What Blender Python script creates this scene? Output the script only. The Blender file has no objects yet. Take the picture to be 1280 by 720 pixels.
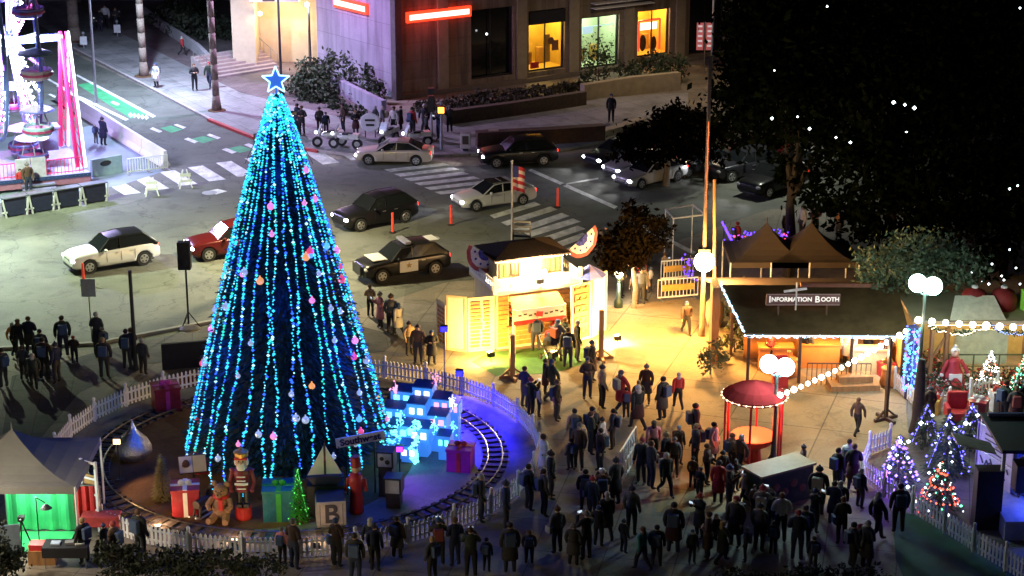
import bpy, math, random
from math import radians as R, sin, cos, pi
from mathutils import Vector, Matrix
SC = bpy.context.scene
COL = SC.collection
RND = random.Random(11)

# ------------------------------------------------------------------ camera
FPX, PITCH, CAMH = 2500.0, R(18.5), 29.8
cam_d = bpy.data.cameras.new('camera')
cam_d.sensor_width = 36; cam_d.lens = FPX / 1280 * 36
cam_d.clip_start = 1; cam_d.clip_end = 3000
cam = bpy.data.objects.new('camera', cam_d); COL.objects.link(cam)
cam.location = (0, 0, CAMH); cam.rotation_euler = (pi / 2 - PITCH, 0, 0)
SC.camera = cam

# ------------------------------------------------------------------ night sky, moonlight, exposure
SUN_EL, SUN_AZ = R(35), R(200)
w = bpy.data.worlds.new('World'); SC.world = w; w.use_nodes = True
nt = w.node_tree; bg = nt.nodes['Background']
sky = nt.nodes.new('ShaderNodeTexSky'); sky.sky_type = 'NISHITA'; sky.sun_disc = False
sky.sun_elevation = SUN_EL; sky.sun_rotation = SUN_AZ
nt.links.new(sky.outputs[0], bg.inputs[0]); bg.inputs[1].default_value = 0.0003
sd = bpy.data.lights.new('moon', 'SUN'); sd.energy = 0.006; sd.angle = R(0.5); sd.color = (.8, .88, 1)
so = bpy.data.objects.new('moon', sd); COL.objects.link(so); so.rotation_euler = (pi / 2 - SUN_EL, 0, pi - SUN_AZ)
SC.view_settings.view_transform = 'Standard'; SC.view_settings.look = 'None'
SC.view_settings.gamma = 1; SC.view_settings.exposure = 0.45
SC.render.engine = 'CYCLES'
SC.cycles.use_denoising = True
SC.cycles.max_bounces = 5; SC.cycles.diffuse_bounces = 2; SC.cycles.glossy_bounces = 2
SC.cycles.sample_clamp_indirect = 3.0

# ------------------------------------------------------------------ surveying: from the photograph to the ground
def G(px, py, z=0.0):
    x = (px - 640) / FPX; v = (py - 360) / FPX
    d = (x, cos(PITCH) - v * sin(PITCH), -sin(PITCH) - v * cos(PITCH))
    t = (z - CAMH) / d[2]
    return Vector((d[0] * t, d[1] * t, z))
def P3(px, py, Y):
    x = (px - 640) / FPX; v = (py - 360) / FPX
    d = (x, cos(PITCH) - v * sin(PITCH), -sin(PITCH) - v * cos(PITCH))
    t = Y / d[1]
    return Vector((d[0] * t, Y, CAMH + d[2] * t))
def HT(gx, gy, py):          # height of the pixel row py above the ground point seen at gx, gy
    return P3(gx, py, G(gx, gy).y).z
def yaw_to(a, b): return math.atan2(b[1] - a[1], b[0] - a[0])

# ------------------------------------------------------------------ materials
MATS = {}
def M(name, col, rough=.75, var=.18, scale=4.0, metal=0., em=None, es=0., bump=0., spec=None, stretch=None, sampling=None):
    if name in MATS: return MATS[name]
    m = bpy.data.materials.new(name); m.use_nodes = True
    n = m.node_tree; b = n.nodes['Principled BSDF']
    b.inputs['Roughness'].default_value = rough; b.inputs['Metallic'].default_value = metal
    if spec is not None: b.inputs['Specular IOR Level'].default_value = spec
    c = (*col, 1)
    if var > 0:
        tc = n.nodes.new('ShaderNodeTexCoord'); nz = n.nodes.new('ShaderNodeTexNoise'); rp = n.nodes.new('ShaderNodeValToRGB')
        mp = n.nodes.new('ShaderNodeMapping')
        if stretch: mp.inputs['Scale'].default_value = stretch
        n.links.new(tc.outputs['Object'], mp.inputs[0]); n.links.new(mp.outputs[0], nz.inputs[0])
        nz.inputs['Scale'].default_value = scale; nz.inputs['Detail'].default_value = 6; nz.inputs['Roughness'].default_value = .62
        rp.color_ramp.elements[0].position = .3; rp.color_ramp.elements[1].position = .72
        rp.color_ramp.elements[0].color = tuple(max(0, x * (1 - var)) for x in col) + (1,)
        rp.color_ramp.elements[1].color = tuple(min(1, x * (1 + var)) for x in col) + (1,)
        n.links.new(nz.outputs[0], rp.inputs[0]); n.links.new(rp.outputs[0], b.inputs['Base Color'])
        if bump:
            bp = n.nodes.new('ShaderNodeBump'); bp.inputs['Strength'].default_value = bump; bp.inputs['Distance'].default_value = .05
            n.links.new(nz.outputs[0], bp.inputs['Height']); n.links.new(bp.outputs[0], b.inputs['Normal'])
    else: b.inputs['Base Color'].default_value = c
    if em is not None:
        b.inputs['Emission Color'].default_value = (*em, 1); b.inputs['Emission Strength'].default_value = es
    if sampling: m.cycles.emission_sampling = sampling
    MATS[name] = m; return m
def GLOW(name, col, s, sampling=None): return M(name, (.02, .02, .02), .5, 0, em=col, es=s, sampling=sampling)

# ------------------------------------------------------------------ mesh builder
def wall_mat(name, c0, c1, pw, ph, stain=.55):
    m = ground_mat(name, c0, c1, .9, .6, 5, (0, pw, ph, .012, 0), wear=False); n = m.node_tree
    mp = [q for q in n.nodes if q.type == 'MAPPING'][0]; mp.inputs['Rotation'].default_value = (pi / 2, 0, 0)
    b = n.nodes['Principled BSDF']; src = b.inputs['Base Color'].links[0].from_socket
    tc = [q for q in n.nodes if q.type == 'TEX_COORD'][0]; m2 = n.nodes.new('ShaderNodeMapping'); m2.inputs['Scale'].default_value = (1.3, 1.3, .12)
    nz = n.nodes.new('ShaderNodeTexNoise'); nz.inputs['Scale'].default_value = 1.6; nz.inputs['Detail'].default_value = 6
    rp = n.nodes.new('ShaderNodeValToRGB'); rp.color_ramp.elements[0].position = .36; rp.color_ramp.elements[0].color = (stain,) * 3 + (1,); rp.color_ramp.elements[1].position = .58; rp.color_ramp.elements[1].color = (1, 1, 1, 1)
    q = n.nodes.new('ShaderNodeMix'); q.data_type = 'RGBA'; q.blend_type = 'MULTIPLY'; q.inputs[0].default_value = 1
    n.links.new(tc.outputs['Object'], m2.inputs[0]); n.links.new(m2.outputs[0], nz.inputs[0]); n.links.new(nz.outputs[0], rp.inputs[0]); n.links.new(src, q.inputs[6]); n.links.new(rp.outputs[0], q.inputs[7]); n.links.new(q.outputs[2], b.inputs['Base Color'])
    return m
class MB:
    def __init__(s): s.v = []; s.f = []; s.m = []; s.cur = 0
    def mat(s, i): s.cur = i; return s
    def add(s, vs, fs):
        o = len(s.v); s.v += [tuple(p) for p in vs]
        for f in fs: s.f.append(tuple(i + o for i in f)); s.m.append(s.cur)
        return s
    def box(s, c, d, rz=0, rx=0, ry=0):
        m = Matrix.Translation(c) @ Matrix.Rotation(rz, 4, 'Z') @ Matrix.Rotation(ry, 4, 'Y') @ Matrix.Rotation(rx, 4, 'X')
        hx, hy, hz = d[0] / 2, d[1] / 2, d[2] / 2
        e = min(.012, hx * .3, hy * .3, hz * .3)
        vs = []; 
        for sx in (-1, 1):
            for sy in (-1, 1):
                for sz in (-1, 1):
                    vs.append(m @ Vector((sx * hx, sy * hy, sz * hz)))
        return s.add(vs, [(0, 1, 3, 2), (4, 6, 7, 5), (0, 4, 5, 1), (2, 3, 7, 6), (0, 2, 6, 4), (1, 5, 7, 3)])
    def tube(s, a, b, r0, r1=None, n=8, cap=True):
        a = Vector(a); b = Vector(b); r1 = r0 if r1 is None else r1
        d = (b - a); 
        if d.length < 1e-6: return s
        q = d.to_track_quat('Z', 'Y').to_matrix(); vs = []
        for p, r in ((a, r0), (b, r1)):
            for i in range(n):
                t = 2 * pi * i / n; vs.append(p + q @ Vector((r * cos(t), r * sin(t), 0)))
        fs = [(i, (i + 1) % n, n + (i + 1) % n, n + i) for i in range(n)]
        if cap: fs += [tuple(reversed(range(n))), tuple(range(n, 2 * n))]
        return s.add(vs, fs)
    def path(s, pts, r, n=6, r1=None):
        k = len(pts) - 1
        for i in range(k):
            ra = r if r1 is None else r + (r1 - r) * i / k; rb = r if r1 is None else r + (r1 - r) * (i + 1) / k
            s.tube(pts[i], pts[i + 1], ra, rb, n)
        return s
    def ball(s, c, r, n=8, k=6, sc=(1, 1, 1)):
        vs = [(c[0], c[1], c[2] - r * sc[2])]
        for j in range(1, k):
            ph = -pi / 2 + pi * j / k
            for i in range(n):
                t = 2 * pi * i / n
                vs.append((c[0] + r * sc[0] * cos(ph) * cos(t), c[1] + r * sc[1] * cos(ph) * sin(t), c[2] + r * sc[2] * sin(ph)))
        vs.append((c[0], c[1], c[2] + r * sc[2])); fs = []
        for i in range(n):
            fs.append((0, 1 + (i + 1) % n, 1 + i)); L = 1 + (k - 2) * n
            fs.append((L + i, L + (i + 1) % n, len(vs) - 1))
            for j in range(k - 2):
                a = 1 + j * n
                fs.append((a + i, a + (i + 1) % n, a + n + (i + 1) % n, a + n + i))
        return s.add(vs, fs)
    def lathe(s, prof, c=(0, 0, 0), n=20):
        vs = []; k = len(prof)
        for r, z in prof:
            for i in range(n):
                t = 2 * pi * i / n; vs.append((c[0] + r * cos(t), c[1] + r * sin(t), c[2] + z))
        fs = []
        for j in range(k - 1):
            for i in range(n):
                fs.append((j * n + i, j * n + (i + 1) % n, (j + 1) * n + (i + 1) % n, (j + 1) * n + i))
        fs.append(tuple(reversed(range(n)))); fs.append(tuple(range((k - 1) * n, k * n)))
        return s.add(vs, fs)
    def prism(s, poly, z0, z1):
        n = len(poly); vs = [(p[0], p[1], z0) for p in poly] + [(p[0], p[1], z1) for p in poly]
        fs = [tuple(range(n, 2 * n)), tuple(reversed(range(n)))] + [(i, (i + 1) % n, n + (i + 1) % n, n + i) for i in range(n)]
        return s.add(vs, fs)
    def slab(s, pts, th):       # polygon in 3-D given a thickness along its normal
        pts = [Vector(p) for p in pts]; nn = (pts[1] - pts[0]).cross(pts[2] - pts[0]).normalized() * th; n = len(pts)
        vs = pts + [p - nn for p in pts]
        fs = [tuple(range(n)), tuple(reversed(range(n, 2 * n)))] + [(i, n + i, n + (i + 1) % n, (i + 1) % n) for i in range(n)]
        return s.add(vs, fs)
    def extr(s, poly, y0, y1):  # x,z outline pushed along y
        n = len(poly); vs = [(p[0], y0, p[1]) for p in poly] + [(p[0], y1, p[1]) for p in poly]
        fs = [tuple(range(n)), tuple(reversed(range(n, 2 * n)))] + [(i, n + i, n + (i + 1) % n, (i + 1) % n) for i in range(n)]
        return s.add(vs, fs)
    def octa(s, c, r):
        x, y, z = c
        return s.add([(x + r, y, z), (x, y + r, z), (x - r, y, z), (x, y - r, z), (x, y, z + r), (x, y, z - r)],
                     [(0, 1, 4), (1, 2, 4), (2, 3, 4), (3, 0, 4), (1, 0, 5), (2, 1, 5), (3, 2, 5), (0, 3, 5)])
    def leaf(s, p, r, flat=.5):
        a = Vector((RND.gauss(0, 1), RND.gauss(0, 1), RND.gauss(0, 1))).normalized(); b = a.orthogonal().normalized()
        b = Matrix.Rotation(RND.uniform(0, 6.28), 3, a) @ b; c = a.cross(b); p = Vector(p)
        return s.add([p + b * r, p + c * r * flat, p - b * r, p - c * r * flat], [(0, 1, 2, 3)])
    def build(s, name, mats, parent=None, loc=None, rz=0, smooth=False, bevel=0):
        me = bpy.data.meshes.new(name); me.from_pydata(s.v, [], s.f)
        if not isinstance(mats, (list, tuple)): mats = [mats]
        for m in mats: me.materials.append(m)
        if len(mats) > 1: me.polygons.foreach_set('material_index', s.m)
        if smooth: me.polygons.foreach_set('use_smooth', [True] * len(me.polygons))
        me.update()
        o = bpy.data.objects.new(name, me); COL.objects.link(o)
        if parent: o.parent = parent
        if loc is not None: o.location = loc
        o.rotation_euler[2] = rz
        if bevel:
            b = o.modifiers.new('bevel', 'BEVEL'); b.width = bevel; b.segments = 2; b.limit_method = 'ANGLE'
        return o
def tag(o, label=None, cat=None, group=None, kind=None):
    if label: o['label'] = label
    if cat: o['category'] = cat
    if group: o['group'] = group
    if kind: o['kind'] = kind
    return o
def thing(name, label, cat, loc=(0, 0, 0), rz=0, group=None):
    o = bpy.data.objects.new(name, None); COL.objects.link(o); o.location = loc; o.rotation_euler[2] = rz
    o.empty_display_size = .2
    return tag(o, label, cat, group)
def copy_tree(o, parent=None):
    c = o.copy(); COL.objects.link(c)
    if parent: c.parent = parent
    for ch in list(o.children):
        copy_tree(ch, c)
    return c
def lamp(kind, loc, e, col, r=.12, aim=None, size=60, blend=.5, parent=None, name='lamp_light'):
    d = bpy.data.lights.new(name, kind); d.energy = e; d.color = col; d.shadow_soft_size = r
    if kind == 'SPOT': d.spot_size = R(size); d.spot_blend = blend
    o = bpy.data.objects.new(name, d); COL.objects.link(o); o.location = loc
    if parent: o.parent = parent
    if aim is not None: o.rotation_euler = (Vector(aim) - Vector(loc)).to_track_quat('-Z', 'Y').to_euler()
    return o
def text_obj(s, size, mat, parent, loc, rot, name='lettering', bold=.0, depth=.01, align='CENTER'):
    c = bpy.data.curves.new(name, 'FONT'); c.body = s; c.size = size; c.align_x = align; c.align_y = 'CENTER'; c.extrude = depth; c.offset = bold
    t = bpy.data.objects.new(name, c); COL.objects.link(t); bpy.context.view_layer.update()
    me = bpy.data.meshes.new_from_object(t.evaluated_get(bpy.context.evaluated_depsgraph_get()))
    bpy.data.objects.remove(t); o = bpy.data.objects.new(name, me); me.materials.clear(); me.materials.append(mat); COL.objects.link(o)
    if parent: o.parent = parent
    o.location = loc; o.rotation_euler = rot
    return o

# shared materials
steel = M('galvanised_steel', (.35, .36, .37), .4, .1, 8, metal=.8)
blackm = M('black_metal', (.02, .02, .022), .45, .1, 8)
whitep = M('white_paint', (.8, .8, .78), .5, .06, 3)
greyp = M('grey_paint', (.3, .3, .32), .6)
dkwood = M('dark_wood', (.09, .05, .03), .7, .3, 6, stretch=(1, 1, .2))
wood = M('brown_wood', (.32, .16, .06), .65, .3, 6, stretch=(1, 1, .2))
redp = M('red_paint', (.55, .03, .03), .5)
whitefab = M('white_fabric', (.75, .74, .7), .8, .05)
blackfab = M('black_fabric', (.015, .015, .018), .9, .2)
glassd = M('dark_glass', (.012, .014, .016), .08, 0, spec=.8)
rubber = M('black_rubber', (.018, .018, .018), .85, .1)
chrome = M('alloy', (.6, .6, .62), .3, 0, metal=.9)
bark = M('palm_bark', (.22, .17, .13), .9, .35, 6, bump=.5, stretch=(1, 1, 3))
darkleaf = M('dark_leaves', (.035, .055, .02), .7, .4, 1.5)
hedgeleaf = M('hedge_leaves', (.04, .05, .025), .7, .4, 2)
warm_bulb = GLOW('warm_white_bulbs', (1, .78, .5), 9)
cool_bulb = GLOW('cool_white_bulbs', (.8, .93, 1), 9)

# ------------------------------------------------------------------ ground, road, pavement
def ground_mat(name, c0, c1, rough, sc1, sc2, joint=None, wear=True):
    m = bpy.data.materials.new(name); m.use_nodes = True; n = m.node_tree; b = n.nodes['Principled BSDF']
    b.inputs['Roughness'].default_value = rough
    tc = n.nodes.new('ShaderNodeTexCoord'); a = n.nodes.new('ShaderNodeTexNoise'); d = n.nodes.new('ShaderNodeTexNoise')
    a.inputs['Scale'].default_value = sc1; a.inputs['Detail'].default_value = 8; a.inputs['Roughness'].default_value = .65
    d.inputs['Scale'].default_value = sc2; d.inputs['Detail'].default_value = 4
    for t in (a, d): n.links.new(tc.outputs['Object'], t.inputs[0])
    mx = n.nodes.new('ShaderNodeMath'); mx.operation = 'MULTIPLY_ADD'; mx.inputs[1].default_value = .4
    n.links.new(d.outputs[0], mx.inputs[0]); n.links.new(a.outputs[0], mx.inputs[2])
    rp = n.nodes.new('ShaderNodeValToRGB'); rp.color_ramp.elements[0].position = .5; rp.color_ramp.elements[1].position = .88
    rp.color_ramp.elements[0].color = (*c0, 1); rp.color_ramp.elements[1].color = (*c1, 1)
    n.links.new(mx.outputs[0], rp.inputs[0]); out = rp.outputs[0]
    if joint:
        br = n.nodes.new('ShaderNodeTexBrick'); mp = n.nodes.new('ShaderNodeMapping'); mp.inputs['Rotation'].default_value[2] = joint[0]
        br.offset = joint[4]; br.inputs['Scale'].default_value = 1; br.inputs['Brick Width'].default_value = joint[1]; br.inputs['Row Height'].default_value = joint[2]
        br.inputs['Mortar Size'].default_value = joint[3]; br.inputs['Color1'].default_value = (1, 1, 1, 1); br.inputs['Color2'].default_value = (.82, .82, .82, 1); br.inputs['Mortar'].default_value = (.45, .45, .45, 1)
        n.links.new(tc.outputs['Object'], mp.inputs[0]); n.links.new(mp.outputs[0], br.inputs[0])
        mm = n.nodes.new('ShaderNodeMix'); mm.data_type = 'RGBA'; mm.blend_type = 'MULTIPLY'; mm.inputs[0].default_value = 1
        n.links.new(out, mm.inputs[6]); n.links.new(br.outputs[0], mm.inputs[7]); out = mm.outputs[2]
    if wear:
        # blotchy stains, resurfaced patches and thin wandering cracks
        def mult(out, fac, ramp):
            r2 = n.nodes.new('ShaderNodeValToRGB'); e = r2.color_ramp.elements
            e[0].position, e[0].color = ramp[0][0], (ramp[0][1],) * 3 + (1,); e[1].position, e[1].color = ramp[1][0], (ramp[1][1],) * 3 + (1,)
            n.links.new(fac, r2.inputs[0]); q = n.nodes.new('ShaderNodeMix'); q.data_type = 'RGBA'; q.blend_type = 'MULTIPLY'; q.inputs[0].default_value = 1
            n.links.new(out, q.inputs[6]); n.links.new(r2.outputs[0], q.inputs[7]); return q.outputs[2]
        s1 = n.nodes.new('ShaderNodeTexNoise'); s1.inputs['Scale'].default_value = .11; s1.inputs['Detail'].default_value = 5; s1.inputs['Distortion'].default_value = 1.2
        s2 = n.nodes.new('ShaderNodeTexNoise'); s2.inputs['Scale'].default_value = .9; s2.inputs['Detail'].default_value = 3; s2.inputs['Distortion'].default_value = .6
        vo = n.nodes.new('ShaderNodeTexVoronoi'); vo.feature = 'DISTANCE_TO_EDGE'; vo.inputs['Scale'].default_value = .28
        v3 = n.nodes.new('ShaderNodeTexVoronoi'); v3.feature = 'F1'; v3.distance = 'CHEBYCHEV'; v3.inputs['Scale'].default_value = .09
        dn = n.nodes.new('ShaderNodeTexNoise'); dn.inputs['Scale'].default_value = .8; dn.inputs['Detail'].default_value = 5; va = n.nodes.new('ShaderNodeVectorMath'); va.operation = 'MULTIPLY_ADD'; va.inputs[1].default_value = (2.4, 2.4, 0)
        for t in (s1, s2, dn, v3): n.links.new(tc.outputs['Object'], t.inputs[0])
        n.links.new(dn.outputs[1], va.inputs[0]); n.links.new(tc.outputs['Object'], va.inputs[2]); n.links.new(va.outputs[0], vo.inputs[0])
        out = mult(out, s1.outputs[0], ((.4, .82), (.62, 1.08))); out = mult(out, s2.outputs[0], ((.32, .72), (.44, 1)))
        out = mult(out, vo.outputs[0], ((.0, .5 if 'asphalt' in name else .8), (.012, 1))); out = mult(out, v3.outputs[1], ((.2, .82), (.6, 1.08)))
    n.links.new(out, b.inputs['Base Color'])
    bp = n.nodes.new('ShaderNodeBump'); bp.inputs['Strength'].default_value = .25; bp.inputs['Distance'].default_value = .03
    n.links.new(d.outputs[0], bp.inputs['Height']); n.links.new(bp.outputs[0], b.inputs['Normal'])
    MATS[name] = m; return m
asphalt = ground_mat('asphalt', (.08, .084, .07), (.155, .158, .13), .8, .22, 12)
concrete = ground_mat('concrete_paving', (.19, .16, .125), (.31, .27, .21), .85, .35, 9, (R(12), 2.4, 2.4, .02, 0))
walk = ground_mat('sidewalk_concrete', (.24, .235, .23), (.36, .35, .34), .85, .5, 9, (R(-32), 1.5, 1.5, .02, 0))
brick = ground_mat('plaza_brick', (.15, .11, .11), (.24, .19, .19), .85, .4, 9, (R(-32), .5, .25, .015, .5))
mulch = ground_mat('bark_mulch', (.1, .045, .018), (.2, .1, .04), .95, 1.2, 14)
floorc = ground_mat('display_floor', (.16, .15, .15), (.28, .27, .27), .8, .5, 9)
turf = ground_mat('green_turf', (.03, .12, .03), (.06, .2, .05), .9, 1.5, 20)
roadwhite = M('road_marking_white', (.6, .6, .56), .8, .4, 2.2, stretch=(1, .5, 1))
bikegreen = M('bike_lane_green', (.05, .3, .12), .75, .35, 1.2)
kerbred = M('kerb_red', (.4, .05, .05), .7)

MB().add([(-600, -100, 0), (600, -100, 0), (600, 900, 0), (-600, 900, 0)], [(0, 1, 2, 3)]).build('ground', concrete)['kind'] = 'structure'
def flat(name, pts, z, m, kind='structure'):
    o = MB().add([G(x, y, z) for x, y in pts], [tuple(range(len(pts)))]).build(name, m)
    me = o.data
    if me.polygons[0].normal.z < 0: me.flip_normals()
    o['kind'] = kind; return o
# carriageway: the two streets and their crossing
flat('road', [(-900, 60), (85, 20), (92, 67), (200, 119), (272, 157), (335, 182), (402, 196), (470, 205), (590, 208), (760, 186), (935, 165), (1500, 90), (1500, 215),
              (960, 262), (850, 300), (800, 345), (700, 345), (560, 352), (500, 372), (420, 395), (300, 415), (200, 425), (120, 436), (-20, 446), (-900, 470)], .004, asphalt)
# raised pavement on the far corner, with a kerb face
def raised(name, pts, z, m):
    o = MB().prism([G(x, y, 0) for x, y in pts], -.02, z).build(name, m); o['kind'] = 'structure'; return o
kerb_line = [(-300, -230), (85, 58), (200, 117), (270, 154), (332, 178), (400, 190), (450, 196)]
raised('sidewalk', kerb_line + [(560, 196), (700, 190), (760, 178), (860, 165), (860, 118), (700, 128), (560, 140), (430, 150), (300, 118), (220, 78), (130, 33), (-260, -245)], .14, walk)
raised('plaza_paving', [(130, 33), (220, 78), (300, 118), (430, 150), (500, 145), (400, 70), (300, -10), (170, -60), (60, -40)], .152, brick)
kp = [G(x, y) for x, y in kerb_line[1:]]
kb = MB()
for i in range(len(kp) - 1):
    a, b = kp[i], kp[i + 1]; d = (b - a).normalized(); n = Vector((-d.y, d.x, 0)) * .16
    kb.prism([a - n, b - n, b + n * .2, a + n * .2], -.02, .158)
kb.build('kerb', M('kerb_stone', (.38, .33, .32), .8, .2, 3))['kind'] = 'structure'
rk = MB(); a, b = G(262, 150.5), G(328, 176)
for q in (((262, 151), (332, 178.6)), ((332, 178.6), (398, 190.4))):
    a, b = G(*q[0]), G(*q[1]); d = (b - a).normalized(); n = Vector((-d.y, d.x, 0)) * .19
    rk.prism([a - n, b - n, b + n * .3, a + n * .3], -.02, .162)
rk.build('red_kerb', kerbred)['kind'] = 'structure'
# plaza-side kerb of the wide street
kb = MB(); pts = [(-60, 440), (120, 431), (262, 404), (330, 392)]
for i in range(3):
    a, b = G(*pts[i]), G(*pts[i + 1]); d = (b - a).normalized(); n = Vector((-d.y, d.x, 0)) * .1
    kb.prism([a - n, b - n, b + n, a + n], -.02, .13)
kb.build('plaza_kerb', M('kerb_concrete', (.3, .28, .24), .8, .2, 3))['kind'] = 'structure'

mk = MB()
def paint(pts, z=.009): mk.add([G(x, y, z) for x, y in pts][::-1], [tuple(range(len(pts)))])
for i in range(11):         # crossing over the left street
    x, y = 128 + i * 35.5, 226 - i * 5.6 + (0 if i < 6 else (i - 5) * .6)
    paint([(x, y), (x + 19, y - 2.4), (x + 48, y + 15), (x + 27, y + 17.5)])
for i in range(6):          # crossing in front of the white saloon
    x, y = 480 + i * 12.6, 207.5 + i * 5.6
    paint([(x, y + 4.4), (x + 74, y - 4), (x + 82, y - 1.2), (x + 8, y + 7.6)])
for q in ([(612, 269), (668, 252), (676, 256), (618, 273)], [(626, 278), (688, 258), (697, 262), (634, 282)], [(640, 287), (702, 266), (712, 270), (650, 291)],
          [(655, 291), (716, 273), (726, 277), (664, 296)], [(668, 300), (722, 282), (732, 286), (678, 304)], [(684, 307), (728, 291), (738, 295), (694, 311)],
          [(700, 314), (734, 300), (744, 304), (712, 318)]):
    paint(q)
for q in ([(660, 213), (664, 211), (772, 258), (768, 261)], [(700, 232), (702, 230), (748, 222), (748, 224)], [(795, 282), (799, 279), (870, 315), (866, 318)],
          [(94, 94), (97, 93), (195, 145), (191, 147)], [(70, 108), (73, 107), (161, 149), (157, 151)], [(60, 118), (63, 117), (150, 158), (146, 160)],
          [(187, 161), (191, 159), (203, 164), (199, 166)], [(217, 156), (221, 155), (233, 159), (229, 161)], [(230, 174), (235, 172), (248, 177), (243, 179)],
          [(258, 169), (262, 167), (276, 172), (272, 174)], [(277, 187), (283, 185), (296, 190), (290, 192)], [(305, 181), (311, 179), (322, 184), (316, 186)],
          [(10, 72), (13, 71), (100, 120), (97, 121)]):
    paint(q)
paint([(138, 128), (141, 126), (150, 130), (147, 132)], .013); paint([(258, 239), (272, 236), (284, 239), (270, 243)])
for i in range(5): paint([(160 + i * 5, 143 + i * .8), (163 + i * 5, 140 + i * .8), (166 + i * 5, 144 + i * .8), (163 + i * 5, 147 + i * .8)], .013)
mk.build('road_markings', roadwhite)['kind'] = 'structure'
gm = MB()
for q in ([(97, 106), (112, 103), (184, 143), (163, 148)], [(200, 160), (214, 157), (228, 162), (214, 166)], [(238, 174), (254, 170), (270, 174), (254, 179)], [(282, 186), (300, 182), (318, 187), (300, 191)]):
    gm.add([G(x, y, .008) for x, y in q][::-1], [(0, 1, 2, 3)])
gm.build('bike_lane_paint', bikegreen)['kind'] = 'structure'
mh = MB().lathe([(.42, 0), (.42, .012), (.3, .014)], G(262, 241), 20).lathe([(.4, 0), (.4, .012)], G(540, 298), 20).build('manhole_cover', greyp)
tag(mh, kind='structure')
# wet dark turf corner and green carpet bottom right
flat('turf', [(1115, 640), (1170, 645), (1260, 700), (1320, 760), (1150, 770), (1120, 700)], .008, M('green_carpet', (.02, .1, .05), .9, .4, 1))
flat('booth_carpet', [(590, 452), (612, 440), (700, 432), (745, 436), (742, 452), (690, 466), (620, 470)], .012, turf)
flat('tan_paving', [(752, 384), (870, 372), (1010, 470), (1130, 478), (1140, 600), (1000, 640), (820, 640), (780, 480)], .006, ground_mat('tan_paving', (.32, .215, .1), (.46, .33, .17), .8, .4, 9, (R(18), 3.6, 3.6, .03, 0)))
flat('display_terrace', [(15, 470), (120, 440), (262, 408), (420, 400), (500, 420), (480, 440), (330, 440), (180, 455), (100, 490), (40, 560), (0, 560)], .010, ground_mat('dark_terrace', (.07, .065, .055), (.12, .11, .09), .85, .4, 9, (R(-8), 1.2, 1.2, .02, 0)))

# ------------------------------------------------------------------ store building on the far corner
FA, FB, FC = G(497, 124), G(905, 70), G(398, 95)
def plane_uv(px, py, A, B):
    d = (B - A); d.z = 0; d.normalize(); n = Vector((-d.y, d.x, 0))
    q = P3(px, py, 100.0); o = Vector((0, 0, CAMH)); r = q - o
    t = (A - o).dot(n) / r.dot(n); p = o + r * t
    return (p - A).dot(d), p.z
def wall_holes(L0, L1, z0, z1, holes, th):
    """wall in local x (along), z (up); front face at y=0, thickness th towards +y"""
    mb = MB(); us = sorted({L0, L1, *[h[0] for h in holes], *[h[1] for h in holes]}); zs = sorted({z0, z1, *[h[2] for h in holes], *[h[3] for h in holes]})
    for i in range(len(us) - 1):
        j = 0
        while j < len(zs) - 1:
            um = (us[i] + us[i + 1]) / 2
            inh = lambda zm: any(h[0] < um < h[1] and h[2] < zm < h[3] for h in holes)
            if inh((zs[j] + zs[j + 1]) / 2): j += 1; continue
            k = j
            while k < len(zs) - 1 and not inh((zs[k] + zs[k + 1]) / 2): k += 1
            mb.box(((us[i] + us[i + 1]) / 2, th / 2, (zs[j] + zs[k]) / 2), (us[i + 1] - us[i], th, zs[k] - zs[j])); j = k
    return mb
ang = yaw_to(FA, FB); angl = yaw_to(FC, FA)
store = thing('store_building', 'large store building with red lit signs, lilac end wall and row of bright shop windows', 'building', FA, ang)
stucco = wall_mat('brown_stucco', (.22, .17, .12), (.3, .235, .175), 2.4, 1.2)
lilac = wall_mat('pale_stucco', (.34, .3, .4), (.42, .37, .48), 3.2, 1.6, .72)
def uvr(x0, y0, x1, y1):
    xm = (x0 + x1) / 2
    u0 = plane_uv(x0, (y0 + y1) / 2, FA, FB)[0]; u1 = plane_uv(x1, (y0 + y1) / 2, FA, FB)[0]
    return u0, u1, plane_uv(xm, y1, FA, FB)[1], plane_uv(xm, y0, FA, FB)[1]
holes = [uvr(589, 10, 642, 97), uvr(661, 12, 706, 88), uvr(727, 20, 774, 85), uvr(797, 12, 837, 70), uvr(862, -20, 906, 66), uvr(930, -10, 980, 60)]
holes = [(a, b, max(.35, c), min(d, 9)) for a, b, c, d in holes]
wl = wall_holes(0, 48, 0, 12, holes, .5).build('wall', stucco, store)
wl['label'] = 'brown shop front with square window bays'
# piers that stand proud of the wall, a base course and a string course
pm = MB()
for a, b in zip([1.2] + [h[1] for h in holes], [h[0] for h in holes] + [38]):
    c = (a + b) / 2
    if b - a > .5: MB().box((c, -.09, 6), (min(.75, (b - a) * .7), .17, 11.9)).build('pier', M('olive_stucco', (.3, .25, .17), .9, .15, 2), store)
MB().box((24, -.14, .17), (48, .26, .3)).build('base_course', M('base_stone', (.16, .13, .1), .9), store)
MB().box((24, -.12, 7.4), (48, .22, .28)).build('string_course', stucco, store)
lw = (FC - FA).length
ew = MB().box((-lw / 2, .25, 6), (lw, .5, 12)).build('end_wall', lilac, store); ew.rotation_euler[2] = angl - ang; ew['label'] = 'smooth lilac lit end wall'
MB().box((-.06, -.06, 6.05), (.5, .5, 12.1), angl - ang).build('corner_pilaster', M('corner_dark', (.1, .09, .1), .8), store)
cb = MB()
cb.prism([(1.8, 3.4), (48, 3.4), (48, 24), (4, 24)], 0, 11.7)
cb.build('building_mass', M('inner_wall', (.03, .028, .025), .9), store)
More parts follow.
